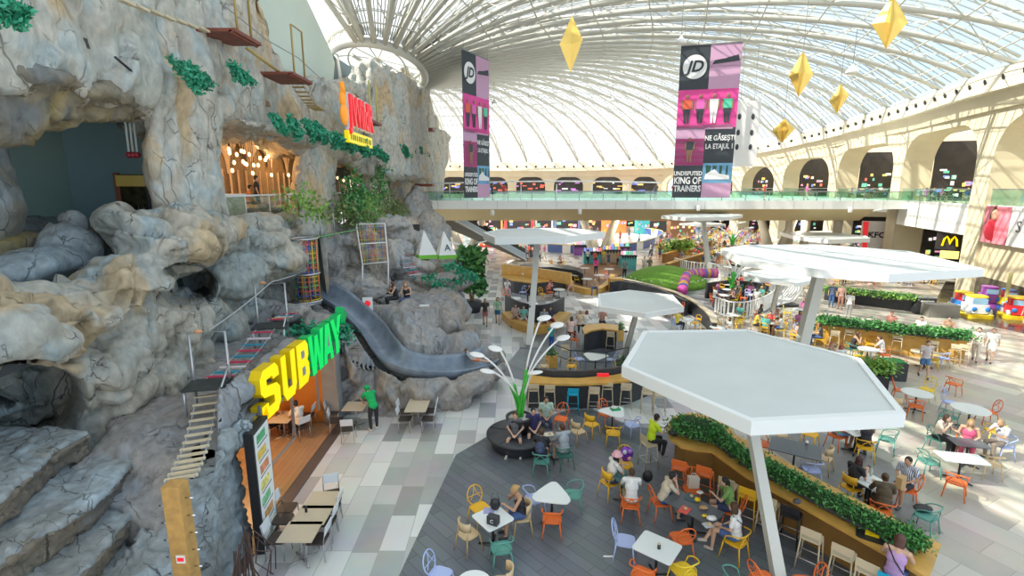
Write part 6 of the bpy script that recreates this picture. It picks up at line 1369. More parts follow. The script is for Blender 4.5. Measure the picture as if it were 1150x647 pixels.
# ---- table with bags of food
table(779,569,'sq',M_td,'long dark table piled with yellow food bags and trays',R(40),.72,1.25,name='cafe_table')
chpx(742,563,775,560,'hoop','orange','orange chair the person in the beige shirt sits on')
chpx(777,549,780,568,'hoop','orange','orange hoop-backed chair with a white bag on it, behind the piled table')
chpx(822,573,790,566,'hoop','orange','orange hoop-backed chair the woman in green sits on')
chpx(826,607,795,590,'low','yellow','yellow loop chair the woman in the white blouse sits on')
chpx(765,604,755,588,'hoop','orange','empty orange hoop-backed chair in front of the piled dark table')
table(738,614,'sq',M_tw,'white square table with a small tin on it, nearest in the middle',R(52),.74,.86)
chpx(702,607,738,614,'hoop','lavender','lavender hoop-backed chair left of the white table with the tin')
chpx(722,645,738,614,'low','orange','orange loop chair at the bottom edge, left of the yellow one')
chpx(767,640,740,614,'low','brightyellow','bright yellow loop chair at the bottom edge beside the white table')
chpx(858,650,900,640,'hoop','orange','orange hoop-backed chair at the bottom edge left of the canopy pole base')
chpx(906,655,860,650,'hoop','orange','orange hoop-backed chair at the bottom edge in front of the bar stools')
chpx(828,657,860,655,'low','teal','teal chair barely showing at the bottom edge by the pole')
# ---- bar stools at the foreground counter
for u,v,fu,fv,c,lab in ((764,524,780,490,'orange','left of two orange bar stools at the foreground counter'),(792,531,810,500,'orange','right of two orange bar stools at the foreground counter'),(818,545,838,520,'beige','beige bar stool behind the woman in green at the counter'),(841,556,858,530,'yellow','yellow bar stool beside the canopy pole at the counter'),(864,566,880,540,'beige','beige bar stool right behind the canopy pole'),(889,577,905,550,'black','black bar stool at the middle of the foreground counter'),(912,603,930,570,'beige','beige bar stool right of the black one, at the counter'),(948,622,968,590,'beige','second beige bar stool right of the black one'),(976,640,1000,605,'beige','beige bar stool beside the woman in lilac'),(729,498,780,490,'beige','pale stool the man in the lime shirt sits on'),(1000,655,1012,620,'blue','blue bar stool the woman in lilac sits on')):
    chpx(u,v,fu,fv,'stool',c,lab)
for u,v,c,lab in ((599,437,'beige','leftmost beige bar stool at the curved ochre bar'),(617,438,'beige','second beige bar stool from the flower lamp at the curved bar'),(643.5,442,'blue','bright blue bar stool at the curved ochre bar'),(667,440,'beige','beige bar stool just right of the bright blue one'),(682,435,'beige','beige bar stool second right of the bright blue one'),(703,436,'beige','grey beige bar stool third right of the bright blue one'),(727,441,'beige','beige bar stool half hidden by the nearest canopy, left'),(741,443,'beige','beige bar stool half hidden by the nearest canopy, right')):
    chpx(u,v,u-3,v-20,'stool',c,lab)
for u,v,lab in ((635,392,'pale high stool at the left of the kiosk'),(686,377,'pale high stool against the black kiosk panel')): chpx(u,v,u+3,v-10,'stool','beige',lab)
# kiosk lounge
table(669,400,'tri',M_tw,'white triangular table inside the bar enclosure between two lavender chairs',R(10),.9)
chpx(650,403,669,400,'hoop','lavender','lavender hoop-backed chair left inside the bar enclosure'); chpx(686,404,669,400,'hoop','lavender','lavender hoop-backed chair right inside the bar enclosure')
for u,c,lab in ((611,'tan','tan hoop chair behind the left of the curved bar'),(642,'yellow','yellow chair behind the middle of the curved bar')): chpx(u,411,u,404,'hoop',c,lab)
chpx(645,381,655,372,'hoop','orange','orange chair beside the people at the kiosk counter')
# ---- right of the hedge
table(893,503,'rect',M_td,'large dark rectangular table with a paper cup behind the hedge',R(-32),1.35,.95)
for u,v,c,k,lab in ((925,514,'tan','shell','wooden shell chair right of the large dark table'),(911,527,'lavender','low','lavender chair in front of the large dark table by the hedge'),(858,499,'orange','low','orange chair at the left of the large dark table'),(876,487,'tan','shell','tan shell chair behind the large dark table under the canopy edge'),(910,487,'yellow','hoop','yellow hoop chair behind the large dark table')): chpx(u,v,893,503,k,c,lab)
table(979,541,'sq',M_tw,'white table with a bottle between the woman in black and the woman in brown',R(20),.7,.7)
for u,v,fu,fv,c,k,lab in ((956,547,979,541,'yellow','shell','yellow chair the woman in black by the hedge sits on'),(990,573,982,545,'orange','low','orange loop chair the woman in brown sits on'),(1018,549,990,543,'orange','hoop','orange chair the man in the striped shirt sits on'),(1040,579,1005,560,'low','teal','') if 0 else (1040,579,1010,565,'teal','low','teal loop chair with a black jacket on it at right of the hedge end'),
  (940,489,958,483,'orange','low','orange chair of the person in shorts at the canopy corner'),(972,502,965,486,'yellow','low','yellow loop chair the woman with the bare back sits on'),(996,493,975,488,'teal','low','teal chair right of the woman with the bare back'),(1043,518,1075,520,'teal','low','empty teal chair left of the sunlit white table'),(1074,541,1080,518,'orange','low','empty orange chair in front of the sunlit white table'),(1112,520,1095,505,'tan','low','tan chair with a bag beside the seated man in glasses'),
  (1052,492,1075,500,'teal','low','teal chair of the dark haired woman at the sunlit group'),(1085,500,1085,510,'orange','low','orange chair of the blonde woman in pink'),(1126,500,1100,500,'lavender','low','blue grey chair of the man in the pale shirt at right'),
  (1068,452,1090,459,'lavender','hoop','pale lavender hoop chair behind the sunlit oval table'),(1065,468,1090,460,'teal','low','teal chair left of the sunlit oval table'),(1110,462,1090,460,'orange','hoop','orange hoop chair right of the sunlit oval table'),(1117,484,1090,462,'brightyellow','low','yellow chair in front of the sunlit oval table'),
  (1011,438,1030,441,'orange','hoop','orange hoop chair left of the oval table by the nearest canopy'),(1041,437,1030,441,'brightyellow','hoop','yellow hoop chair right of the oval table by the nearest canopy'),(1029,456,1030,441,'orange','low','orange loop chair in front of the oval table by the nearest canopy'),(1006,456,1020,445,'tan','shell','tan shell chair at the canopy corner by the oval table'),
  (1071,431,1095,425,'orange','low','empty orange chair alone in the sunlit aisle'),(1010,409,1040,396,'orange','low','orange chair left of the round beige table by the long planter'),(1058,402,1040,396,'lavender','low','white and blue chair right of the round beige table'),(1047,404,1040,396,'brightyellow','low','yellow chair in front of the round beige table')):
    chpx(u,v,fu,fv,k,c,lab)
for u,v,lab in ((1048,388,'tan stool at the long ochre planter behind the round beige table'),(1074,392,'grey metal high chair at the right end of the long ochre planter'),(1083,392,'second grey high chair at the right end of the long ochre planter'),(938,376,'white high chair at the left of the long ochre planter'),(954,375,'beige high stool at the long ochre planter, beside the white one'),(985,374,'orange high chair at the long ochre planter') ,(1008,382,'beige high stool at the long ochre planter, mid length')):
    chpx(u,v,u+3,v-14,'stool','orange' if 'orange' in lab else 'beige',lab)
table(1080,514,'sq',M_tw,'sunlit white rectangular table with an orange chair in front',R(-12),1.15,.62)
table(1088,497,'sq',M_td,'dark table of the sunlit group of three people',R(-12),.9,.6)
table(1090,459,'round',M_tw,'sunlit oval white table with four empty coloured chairs',R(0),1.1)
table(1030,441,'round',M_tw,'oval white table by the nearest canopy with orange and yellow chairs',0,1.0)
table(1040,396,'round',M_tb,'round beige table in front of the long ochre planter',0,1.15)
table(975,392,'round',M_tw,'white table of the seated pair beside the long ochre planter',0,.9)
table(962,484,'sq',M_tw,'white table hidden partly by the nearest canopy corner',R(10),.7,.6)
for u,v,fu,fv,c,lab in ((965,400,975,392,'brightyellow','yellow loop chair in front of the seated pair by the planter'),(992,398,975,392,'orange','orange chair of the man in white by the planter'),(957,392,975,392,'teal','dark chair of the woman in black by the planter'),(978,386,975,393,'yellow','yellow chair behind the table of the seated pair')): chpx(u,v,fu,fv,'low',c,lab)
# ---- sandwich shop tables outside
def cafe_table(u,v,lab,w=.75,d=.75,rz=0,group=None): return table(u,v,'rect',M_tb,lab,rz,w,d,.75,group,mat('cafe_metal',(.42,.42,.41),.35,.5),'wooden_cafe_table')
for k,(u,v,l) in enumerate(((363,561,'farthest'),(351,578,'middle'),(337,597,'nearest'))): cafe_table(u,v,'%s of three joined pale wood tables outside the shop'%l,.78,.70)
m=MB(); p=G(344,575,.75); m.lathe(p,[(.03,0),(.03,.12),(.02,.16)],10); tag(m.build('pepper_mill',M_black),'small dark shaker standing on the three joined wood tables','shaker')
for u,v,side,lab in ((322,570,1,'far left'),(317,583,1,'middle left'),(312,604,1,'near left'),(372,555,0,'end'),(371,570,-1,'far right'),(366,585,-1,'middle right'),(357,605,-1,'near right')):
    q=(u,v+30) if side==0 else (u+side*40,v); chpx(u,v,*q,'cafe','black','metal chair with white back, %s of the three joined wood tables'%lab)
cafe_table(399,456,'pale wood table being wiped by the man in green'); cafe_table(469,455,'pale wood table in front of the slide rock',.75,1.1)
for u,v,fu,fv,lab in ((374,462,399,460,'left of the table being wiped, rear'),(378,472,399,470,'left of the table being wiped, front'),(391,481,399,458,'in front of the table being wiped, back to us'),(455,462,469,462,'at the left of the table by the slide rock'),(455,470,469,470,'near left at the table by the slide rock'),(483,461,469,461,'at the right of the table by the slide rock'),(481,470,469,470,'near right at the table by the slide rock')):
    chpx(u,v,fu,fv,'cafe','black','metal cafe chair, white back, %s'%lab)
# inside shop
cafe_table(318,468,'dark wood table inside the sandwich shop with a couple',.7,.9)
for u,v,fu,fv,lab in ((338,479,318,470,'metal chair of the man in white inside the sandwich shop'),(345,466,318,466,'empty metal chair behind the man in white inside the shop'),(303,478,318,470,'metal chair of the person in orange inside the sandwich shop')): chpx(u,v,fu,fv,'cafe','black',lab)
# ---- bench terrace & white round tables terrace
for u,v,lab in ((578,335,'small white table inside the curved bench platform, left'),(628,325,'small white table inside the curved bench platform, right'),(597,341,'small white table at the front of the curved bench platform')): table(u,v,'round',M_tw,lab,0,.9)
for u,v,fu,c,lab in ((568,331,578,'orange','orange chair at left inside the curved bench platform'),(587,328,578,'lavender','pale blue hoop chair inside the curved bench platform'),(609,330,620,'yellow','yellow hoop chair inside the curved bench platform'),(618,328,628,'orange','orange chair inside the curved bench platform, by the yellow one')): chpx(u,v,fu,v+3,'hoop',c,lab)
for k,(u,v) in enumerate(((659,313),(673,309),(684,302),(657,301),(648,309))):
    table(u,v,'round',M_tw,'small white round table on the raised wood terrace','',.9,group='white round tables on the wood terrace') if 0 else table(u,v,'round',M_tw,'small white round table on the raised brown wood terrace',0,.95,group='white round tables on the wood terrace')
for u,v,c,lab in ((648,314,'brightyellow','yellow chair at the left of the wood terrace'),(680,307,'orange','orange chair on the wood terrace'),(682,311,'lavender','lavender chair on the wood terrace'),(650,304,'orange','orange chair at the back left of the wood terrace')): chpx(u,v,u+10,v,'low',c,lab)
# ================================================================ people
TMP=bpy.data.scenes.new('workbench')
def vox(mb,name,mt,parent,v=.012,sm=4,mats=None):
    me=mb.mesh('tmp',mt); o=bpy.data.objects.new('tmp',me); TMP.collection.objects.link(o); md=o.modifiers.new('r','REMESH'); md.mode='VOXEL'; md.voxel_size=v
    s=o.modifiers.new('s','SMOOTH'); s.factor=.5; s.iterations=sm
    TMP.view_layers[0].update(); dg=TMP.view_layers[0].depsgraph; nm=bpy.data.meshes.new_from_object(o.evaluated_get(dg)); bpy.data.objects.remove(o); bpy.data.meshes.remove(me)
    nm.polygons.foreach_set('use_smooth',[True]*len(nm.polygons)); nm.materials.clear(); nm.materials.append(mt); nm.name=name
    return link(name,nm,parent)
SK={'light':(.58,.36,.25),'tan':(.48,.27,.16),'brown':(.22,.11,.06)}
def cap_(m,a,b,ra,rb,n=10):
    a,b=V(a),V(b); m.tube([a,b],[ra,rb],n); m.ball(a,ra*.99,n); m.ball(b,rb*.99,n)
POSE={
'stand':dict(pel=(0,0,.93),che=(0,0,1.24),nek=(0,.01,1.45),hd=(0,.03,1.60),sh=.18,shz=1.41,sy=0,elb=[(-.23,-.02,1.14),(.23,-.02,1.14)],wr=[(-.24,.06,.90),(.24,.06,.90)],kn=[(-.10,.03,.49),(.10,.03,.49)],an=[(-.10,-.02,.09),(.11,-.02,.09)],th=[(-.11,.14,.03),(.12,.14,.03)]),
'walk':dict(pel=(0,0,.92),che=(0,.02,1.23),nek=(0,.03,1.44),hd=(0,.06,1.59),sh=.18,shz=1.40,sy=.02,elb=[(-.23,-.10,1.14),(.23,.06,1.14)],wr=[(-.24,-.12,.90),(.22,.22,.98)],kn=[(-.10,.16,.50),(.10,.0,.48)],an=[(-.10,.20,.10),(.10,-.28,.15)],th=[(-.10,.35,.05),(.10,-.17,.03)]),
'sit':dict(pel=(0,.0,.57),che=(0,.02,.87),nek=(0,.06,1.08),hd=(0,.11,1.22),sh=.18,shz=1.03,sy=.04,elb=[(-.25,.12,.80),(.25,.12,.80)],wr=[(-.12,.34,.80),(.12,.34,.80)],kn=[(-.12,.43,.53),(.12,.43,.53)],an=[(-.12,.42,.09),(.12,.38,.09)],th=[(-.13,.58,.03),(.13,.54,.03)]),
}
def P_(base,**k): d=dict(POSE[base]); d.update(k); return d
POSE['face']=P_('sit',che=(0,.08,.86),nek=(0,.16,1.05),hd=(0,.23,1.17),sy=.14,shz=1.0,elb=[(-.17,.33,.78),(.17,.33,.78)],wr=[(-.06,.30,1.03),(.06,.30,1.03)])
POSE['phone']=P_('sit',elb=[(-.22,.12,.78),(.22,.14,.78)],wr=[(-.06,.33,.90),(.08,.34,.92)],hd=(0,.14,1.20))
POSE['lap']=P_('sit',elb=[(-.25,.06,.79),(.25,.06,.79)],wr=[(-.08,.28,.66),(.08,.28,.66)])
POSE['eat']=P_('sit',che=(0,.06,.86),nek=(0,.13,1.06),hd=(0,.19,1.19),sy=.1,elb=[(-.24,.26,.80),(.24,.26,.80)],wr=[(-.08,.42,.86),(.06,.30,1.0)])
POSE['cross']=P_('lap',kn=[(-.10,.44,.56),(.05,.46,.62)],an=[(-.12,.46,.09),(-.16,.60,.28)],th=[(-.12,.61,.03),(-.20,.74,.20)])
POSE['bar']=dict(pel=(0,0,.89),che=(0,.05,1.19),nek=(0,.11,1.39),hd=(0,.17,1.53),sh=.18,shz=1.34,sy=.08,elb=[(-.25,.20,1.13),(.25,.20,1.13)],wr=[(-.12,.42,1.12),(.12,.40,1.18)],kn=[(-.12,.40,.78),(.14,.40,.76)],an=[(-.12,.38,.34),(.14,.34,.34)],th=[(-.13,.53,.29),(.15,.49,.29)])
POSE['benchsit']=P_('lap',pel=(0,0,.58),kn=[(-.20,.42,.52),(.20,.42,.52)],an=[(-.20,.44,.09),(.22,.50,.09)],th=[(-.22,.60,.03),(.24,.66,.03)])
POSE['wipe']=dict(pel=(0,-.05,.92),che=(0,.16,1.16),nek=(0,.33,1.28),hd=(0,.45,1.36),sh=.18,shz=1.27,sy=.27,elb=[(-.24,.42,1.06),(.22,.44,1.06)],wr=[(-.10,.62,.84),(.08,.58,.86)],kn=[(-.11,.02,.50),(.11,-.02,.49)],an=[(-.12,-.06,.09),(.12,.02,.09)],th=[(-.13,.10,.03),(.13,.18,.03)])
POSE['lie']=P_('sit',pel=(0,0,.25),che=(0,-.25,.42),nek=(0,-.38,.58),hd=(0,-.45,.72),sy=-.36,shz=.55,elb=[(-.28,-.1,.35),(.28,-.1,.35)],wr=[(-.2,.15,.3),(.2,.15,.3)],kn=[(-.12,.42,.35),(.12,.45,.25)],an=[(-.12,.80,.2),(.12,.85,.18)],th=[(-.12,.9,.3),(.12,.95,.28)])
def person(p,rz,pose='sit',top=(.7,.7,.7),bot=(.05,.06,.10),hair=(.04,.02,.01),skin='light',style='short',tops='tee',bots='pants',label='',group=None,q=.012,scale=1,shoe=(.05,.05,.05),extra=None,cat='person',hat=None,stripes=None):
    D=POSE[pose]; t=thing('person',label,cat,p,rz,group,scale); sk=mat('skin_'+skin,SK[skin],.55)
    f=lambda c:'%d_%d_%d'%tuple(int(x*99) for x in c)
    pel,che,nek,hd=[V(D[k]) for k in('pel','che','nek','hd')]; S=[V((s*D['sh'],D['sy'],D['shz'])) for s in(-1,1)]; Hp=[pel+V((s*.085,0,-.03)) for s in(-1,1)]
    fine=q<.016
    def torso(m,g=0,sh=True):
        ax=(che-pel).normalized(); M=V((0,0,1)).rotation_difference(ax).to_matrix()
        m.ball(pel,(.155+g,.115+g,.12+g),12,M=M); m.ball(pel.lerp(che,.45),(.13+g,.098+g,.16),12,M=M); m.ball(che,(.155+g,.108+g,.17+g*.5),12,M=M)
        mid=(S[0]+S[1])/2
        if sh: cap_(m,S[0],S[1],.055+g*.7,.055+g*.7); cap_(m,mid.lerp(che,.5),mid,.11+g*.6,.07+g*.5)
    b=MB(); torso(b); mid=(S[0]+S[1])/2
    cap_(b,mid,nek+(hd-nek)*.35,.052,.046)
    up=(hd-nek).normalized(); b.ball(hd,(.074,.092,.112),14); b.ball(hd+V((0,.028,-.055)),(.052,.060,.055),10)
    b.ball(hd+V((0,.098,-.012)),(.012,.018,.022),6)
    for s in(-1,1): b.ball(hd+V((s*.076,0,-.01)),(.012,.02,.03),6)
    for i in(0,1):
        e,w_=V(D['elb'][i]),V(D['wr'][i]); cap_(b,S[i],e,.046,.037); cap_(b,e,w_,.037,.026)
        hdv=(w_-e).normalized(); hc=w_+hdv*.045; sd=hdv.cross(V((0,0,1))); sd=sd.normalized() if sd.length>.1 else V((1,0,0)); nn=sd.cross(hdv).normalized()
        M=Matrix((sd,nn,hdv)).transposed(); b.ball(hc,(.038,.016,.05),8,M=M)
        if fine:
            for k,ln in enumerate((.060,.068,.064,.05)):
                a=hc+sd*(-.027+.018*k)+hdv*.035; c1=a+hdv*ln*.55-nn*.006; b.tube([a,c1,c1+hdv*ln*.4-nn*.022],[.0105,.010,.0085],6)
            s2=-1 if i==0 else 1; a=hc-hdv*.02+sd*.034*(-s2); b.tube([a,a+hdv*.035+sd*.02*(-s2),a+hdv*.06+sd*.022*(-s2)-nn*.01],[.012,.011,.009],6)
        k_,an,th=V(D['kn'][i]),V(D['an'][i]),V(D['th'][i]); cap_(b,Hp[i],k_,.078,.054); cap_(b,k_,k_.lerp(an,.35),.054,.055); cap_(b,k_.lerp(an,.35),an,.054,.036); cap_(b,an+V((0,0,-.03)),th,.038,.03)
    body=vox(b,'body',sk,t,q)
    # eyes and mouth
    if fine:
        for s in(-1,1): m=MB(); m.ball(hd+V((s*.030,.083,.012)),(.010,.006,.007),6); m.build('eye',mat('eye_dark',(.03,.02,.02),.3),t)
        m=MB(); m.ball(hd+V((0,.090,-.058)),(.024,.006,.006),6); m.build('mouth',mat('lips',(.40,.13,.11),.5),t)
    g=.020
    m=MB(); torso(m,g,tops!='tank')
    if tops!='tank':
        fr=.62 if tops=='tee' else 1
        for i in(0,1):
            e,w_=V(D['elb'][i]),V(D['wr'][i]); cap_(m,S[i],S[i].lerp(e,fr),.060,.055)
            if tops=='long': cap_(m,e,e.lerp(w_,.85),.052,.042)
    if tops=='dress':
        for i in(0,1): cap_(m,Hp[i],Hp[i].lerp(V(D['kn'][i]),.8),.11,.13)
    tm=mat('cloth_'+f(top),top,.8,var=.08,vscale=8)
    if stripes:
        tm=bpy.data.materials.new('striped_cloth'); tm.use_nodes=True; nt=tm.node_tree; wv=nt.nodes.new('ShaderNodeTexWave'); wv.inputs['Scale'].default_value=stripes[2]; wv.bands_direction=stripes[3]; tc=nt.nodes.new('ShaderNodeTexCoord'); nt.links.new(tc.outputs['Object'],wv.inputs[0]); r=nt.nodes.new('ShaderNodeValToRGB'); r.color_ramp.interpolation='CONSTANT'; r.color_ramp.elements[0].color=(*stripes[0],1); r.color_ramp.elements[1].color=(*stripes[1],1); r.color_ramp.elements[1].position=.5; nt.links.new(wv.outputs[0],r.inputs[0]); nt.links.new(r.outputs[0],nt.nodes['Principled BSDF'].inputs['Base Color'])
    vox(m,'shirt' if tops!='dress' else 'dress',tm,t,max(q,.014))
    if tops!='dress':
        m=MB(); m.ball(pel+V((0,0,-.02)),(.175,.135,.115),12); fr={'pants':1,'shorts':.6}.get(bots,.45)
        for i in(0,1):
            k_,an=V(D['kn'][i]),V(D['an'][i]); cap_(m,Hp[i],Hp[i].lerp(k_,1 if bots=='pants' else fr),.098,.072 if bots=='pants' else .088)
            if bots=='pants': cap_(m,k_,k_.lerp(an,.93),.070,.050)
        vox(m,'trousers' if bots=='pants' else 'shorts',mat('cloth_'+f(bot),bot,.8,var=.08,vscale=8),t,max(q,.014))
    # hair
    hm=mat('hair_'+f(hair),hair,.6); m=MB(); m.ball(hd+V((0,-.018,.032)),(.088,.096,.096),12); m.ball(hd+V((0,-.045,-.02)),(.078,.062,.08),10)
    if style=='long':
        m.ball(hd+V((0,-.07,-.10)),(.085,.05,.13),10); m.ball(hd+V((0,-.075,-.22)),(.075,.04,.12),10)
        for s in(-1,1): cap_(m,hd+V((s*.07,-.01,.02)),hd+V((s*.075,.0,-.16)),.028,.02)
    if style=='bun': m.ball(hd+V((0,-.09,.06)),.052,10)
    if style=='pony': m.ball(hd+V((0,-.10,.01)),.04,8); cap_(m,hd+V((0,-.11,0)),hd+V((0,-.13,-.2)),.032,.018)
    hmeth=vox(m,'hair',hm,t,max(q,.014))
    for i in(0,1):
        an,th=V(D['an'][i]),V(D['th'][i]); m=MB(); cap_(m,an+V((0,0,-.045)),th,.046,.040); mn=min(an.z-.09,th.z-.04)
        vox(m,'shoe',mat('shoe_'+f(shoe),shoe,.5),t,max(q,.014))
    if hat:
        m=MB(); m.lathe(hd+V((0,-.005,.03)),[(.15,0),(.155,.01),(.105,.035),(.095,.10),(.05,.125),(.01,.13)] if hat[1]=='brim' else [(.105,.0),(.10,.06),(.06,.11),(.01,.125)],18); 
        if hat[1]=='cap': m.box(hd+V((0,.12,.04)),(.13,.12,.012))
        m.build('hat',mat('hat_'+f(hat[0]),hat[0],.7),t)
    if extra=='backpack':
        m=MB(); m.ball(che+V((0,-.19,-.02)),(.15,.09,.20),12); m.ball(che+V((0,-.26,-.09)),(.10,.05,.09),8); vox(m,'backpack',mat('backpack_navy',(.05,.07,.14),.7,var=.5,vscale=12),t,.016)
    if extra=='darkpack':
        m=MB(); m.ball(che+V((0,-.18,-.02)),(.14,.08,.18),12); vox(m,'backpack',mat('backpack_dark',(.03,.03,.04),.7),t,.016)
    if extra=='strap':
        m=MB(); m.tube([S[0]+V((0,.0,.07)),che+V((0,.145,.02)),pel+V((.16,.10,.1))],.014,5); m.tube([S[0]+V((0,-.0,.07)),che+V((0,-.15,.0)),pel+V((.16,-.10,.1))],.014,5); m.build('bag_strap',M_black,t)
    if extra=='phone':
        w_=(V(D['wr'][0])+V(D['wr'][1]))/2; m=MB(); m.box(w_+V((0,.09,.03)),(.075,.012,.15),M=Matrix.Rotation(R(-50),3,'X')); m.build('phone',M_black,t)
    return t
def pp(u,v,z,fu,fv,**k):
    p=G(u,v,z); q_=G(fu,fv,z); gz=k.pop('gz',.012); return person((p.x,p.y,gz),head_to(p,q_),**k)
W_=(.72,.72,.70); BK=(.025,.025,.03); NV=(.04,.05,.12); DJ=(.06,.11,.26); BR=(.07,.035,.015); BL=(.45,.28,.10); DK=(.015,.012,.01)
# near people (u,v of the seat)
pp(586,578,.5,555,583,pose='eat',top=BK,bot=DJ,bots='shorts',hair=BL,style='bun',tops='tank',skin='tan',label='blonde woman in a black tank top and denim shorts leaning on the table')
pp(579,489,.5,573,515,pose='benchsit',top=(.13,.14,.16),bot=(.08,.09,.11),bots='shorts',hair=BR,label='man in a dark grey tee sitting on the left of the round bench',shoe=W_)
pp(598,484,.5,607,505,pose='benchsit',top=(.035,.03,.12),bot=BK,bots='shorts',hair=DK,label='man in a navy tee with white print sitting on the round bench')
pp(613,470,.5,617,492,pose='lap',top=(.45,.60,.50),bot=NV,hair=DK,skin='tan',label='man in a pale green tee facing us behind the small table')
pp(607,513,.5,615,490,pose='eat',top=BK,bot=BK,bots='shorts',hair=BR,extra='backpack',label='man in black with a blue patterned backpack, his back to us',shoe=(.5,.28,.08))
pp(634,507,.5,617,490,pose='eat',top=(.34,.38,.42),bot=(.3,.32,.34),bots='shorts',hair=BR,label='man in a light grey shirt sitting right of the food table')
pp(731,496,.78,782,488,pose='bar',top=(.55,.75,.02),bot=BK,hair=DK,label='man in a lime yellow shirt and black trousers perched on a stool',shoe=(.3,.3,.3),extra='phone')
pp(685,540,.5,704,537,pose='eat',top=W_,bot=(.05,.05,.09),hair=DK,style='long',hat=((.78,.42,.48),'brim'),label='girl in a pink bucket hat and white top eating')
pp(709,563,.5,704,537,pose='eat',top=W_,bot=(.4,.3,.2),hair=BR,style='bun',label='woman with curly brown bun in a white tee, her back to us')
pp(744,562,.5,777,562,pose='face',top=(.62,.55,.42),bot=(.03,.10,.30),bots='shorts',hair=DK,label='person in a beige shirt with hands at the face at the piled table')
pp(820,571,.5,788,566,pose='eat',top=(.20,.36,.10),bot=NV,bots='shorts',hair=DK,style='pony',label='dark haired woman in a green top at the piled table')
pp(826,604,.5,797,592,pose='cross',top=W_,bot=DJ,bots='shorts',hair=BR,style='long',tops='tee',extra='strap',label='woman in a white blouse with crossed legs on the yellow chair',shoe=(.5,.45,.4))
pp(1003,648,.8,1014,618,pose='bar',top=(.48,.30,.55),bot=DJ,hair=(.10,.04,.03),style='long',tops='tank',extra='strap',label='woman in a lilac tank top at the counter in the bottom right')
pp(957,545,.5,980,541,pose='phone',top=BK,bot=BK,hair=(.05,.02,.015),style='long',extra='phone',label='woman in black looking at a phone behind the hedge')
pp(991,569,.5,984,546,pose='eat',top=(.09,.07,.04),bot=BR,hair=(.07,.04,.02),style='bun',tops='long',label='person in a loose dark brown top, back to us, behind the hedge')
pp(1018,545,.5,992,556,pose='lap',top=W_,bot=BK,bots='shorts',hair=DK,skin='tan',stripes=((.72,.74,.78),(.08,.12,.22),9,'X'),label='man in a blue and white striped shirt holding a paper bag')
pp(940,487,.5,962,487,pose='sit',top=(.1,.4,.25),bot=(.2,.32,.5),bots='shorts',hair=BR,skin='tan',label='person in pale blue shorts half hidden by the nearest canopy corner')
pp(972,499,.5,964,484,pose='eat',top=BK,bot=BK,hair=(.35,.2,.09),style='long',tops='tank',skin='tan',label='woman with long fair hair and bare back on the yellow loop chair')
pp(1052,490,.5,1078,500,pose='eat',top=(.68,.6,.5),bot=BK,hair=(.05,.02,.01),style='long',label='dark haired woman in cream, left of the sunlit group')
pp(1086,498,.5,1085,515,pose='lap',top=(.75,.12,.25),bot=(.7,.1,.2),hair=BL,style='long',tops='tank',label='blonde woman in a pink top in the middle of the sunlit group')
pp(1125,498,.5,1100,500,pose='eat',top=(.42,.45,.52),bot=(.3,.25,.2),hair=(.30,.20,.12),skin='tan',label='grey haired man in a pale sleeveless shirt at the right of the sunlit group')
pp(1094,406,0,1065,440,pose='walk',top=(.72,.66,.58),bot=(.6,.55,.48),hair=BR,extra='strap',q=.016,label='person in cream clothes with a black shoulder strap, walking at right')
pp(1110,407,0,1085,440,pose='walk',top=W_,bot=W_,bots='shorts',hair=(.2,.1,.05),extra='darkpack',q=.016,label='person in white shorts and top with a dark backpack, walking at right')
pp(1036,424,0,1060,450,pose='walk',top=(.55,.5,.5),bot=(.08,.2,.4),bots='shorts',hair=BR,extra='darkpack',q=.016,label='man with a backpack holding a yellow tray near the small planter')
# wiping man
pp(420,483,0,402,466,pose='wipe',top=(.0,.38,.10),bot=BK,hair=(.0,.3,.08),hat=((.0,.36,.10),'cap'),q=.013,label='shop worker in green cap and tee wiping the pale wood table',shoe=W_)
pp(337,477,.5,318,468,pose='eat',top=(.7,.66,.6),bot=BK,hair=DK,q=.014,label='man in a white shirt sitting inside the sandwich shop')
pp(304,476,.5,318,468,pose='eat',top=(.55,.2,.05),bot=BK,hair=DK,q=.016,label='person in orange sitting inside the sandwich shop behind the table')
# walkers in the middle
pp(545,366,0,540,400,pose='walk',top=(.06,.05,.04),bot=(.35,.12,.12),bots='shorts',hair=BR,style='long',q=.016,label='walking woman in a dark top and reddish shorts, left of the pair')
pp(559,364,0,556,400,pose='walk',top=(.1,.4,.2),bot=(.04,.15,.25),bots='shorts',hair=BR,style='long',q=.016,stripes=((.6,.66,.5),(.05,.35,.15),9,'Z'),label='walking woman in a green striped top, right of the pair')
# bench people
for u,v,top,bot,lab,st in ((579,357,(.6,.45,.4),(.4,.3,.25),'woman in beige on the left of the curved bench','long'),(588,359,(.2,.5,.45),(.6,.6,.6),'man in a turquoise tee on the curved bench','short'),(611,362,(.3,.35,.4),(.2,.2,.25),'child in grey on the right half of the curved bench','short'),(618,360,(.05,.05,.08),(.25,.03,.06),'person in dark top and maroon trousers on the curved bench','long')):
    pp(u,v,.45,u+(u-600)*.3,v+40,pose='benchsit',top=top,bot=bot,bots='shorts' if 'maroon' not in lab else 'pants',hair=BR,style=st,q=.018,label=lab)
pp(594,331,.5,598,341,pose='eat',top=BK,bot=BK,hair=DK,skin='tan',q=.02,label='person in black inside the curved bench platform')
pp(616,326,.5,624,326,pose='eat',top=(.65,.3,.32),bot=BK,hair=(.3,.05,.03),style='long',q=.02,label='woman in pink inside the curved bench platform')
pp(569,325,.5,578,330,pose='eat',top=W_,bot=(.6,.4,.4),hair=(.5,.2,.2),q=.02,label='person in white at the orange chair left of the pale pole')
pp(640,324,.45,655,345,pose='benchsit',top=(.65,.4,.42),bot=(.5,.3,.25),bots='shorts',hair=(.4,.1,.1),style='long',q=.02,label='woman in pale pink sitting at the end of the oval bar')
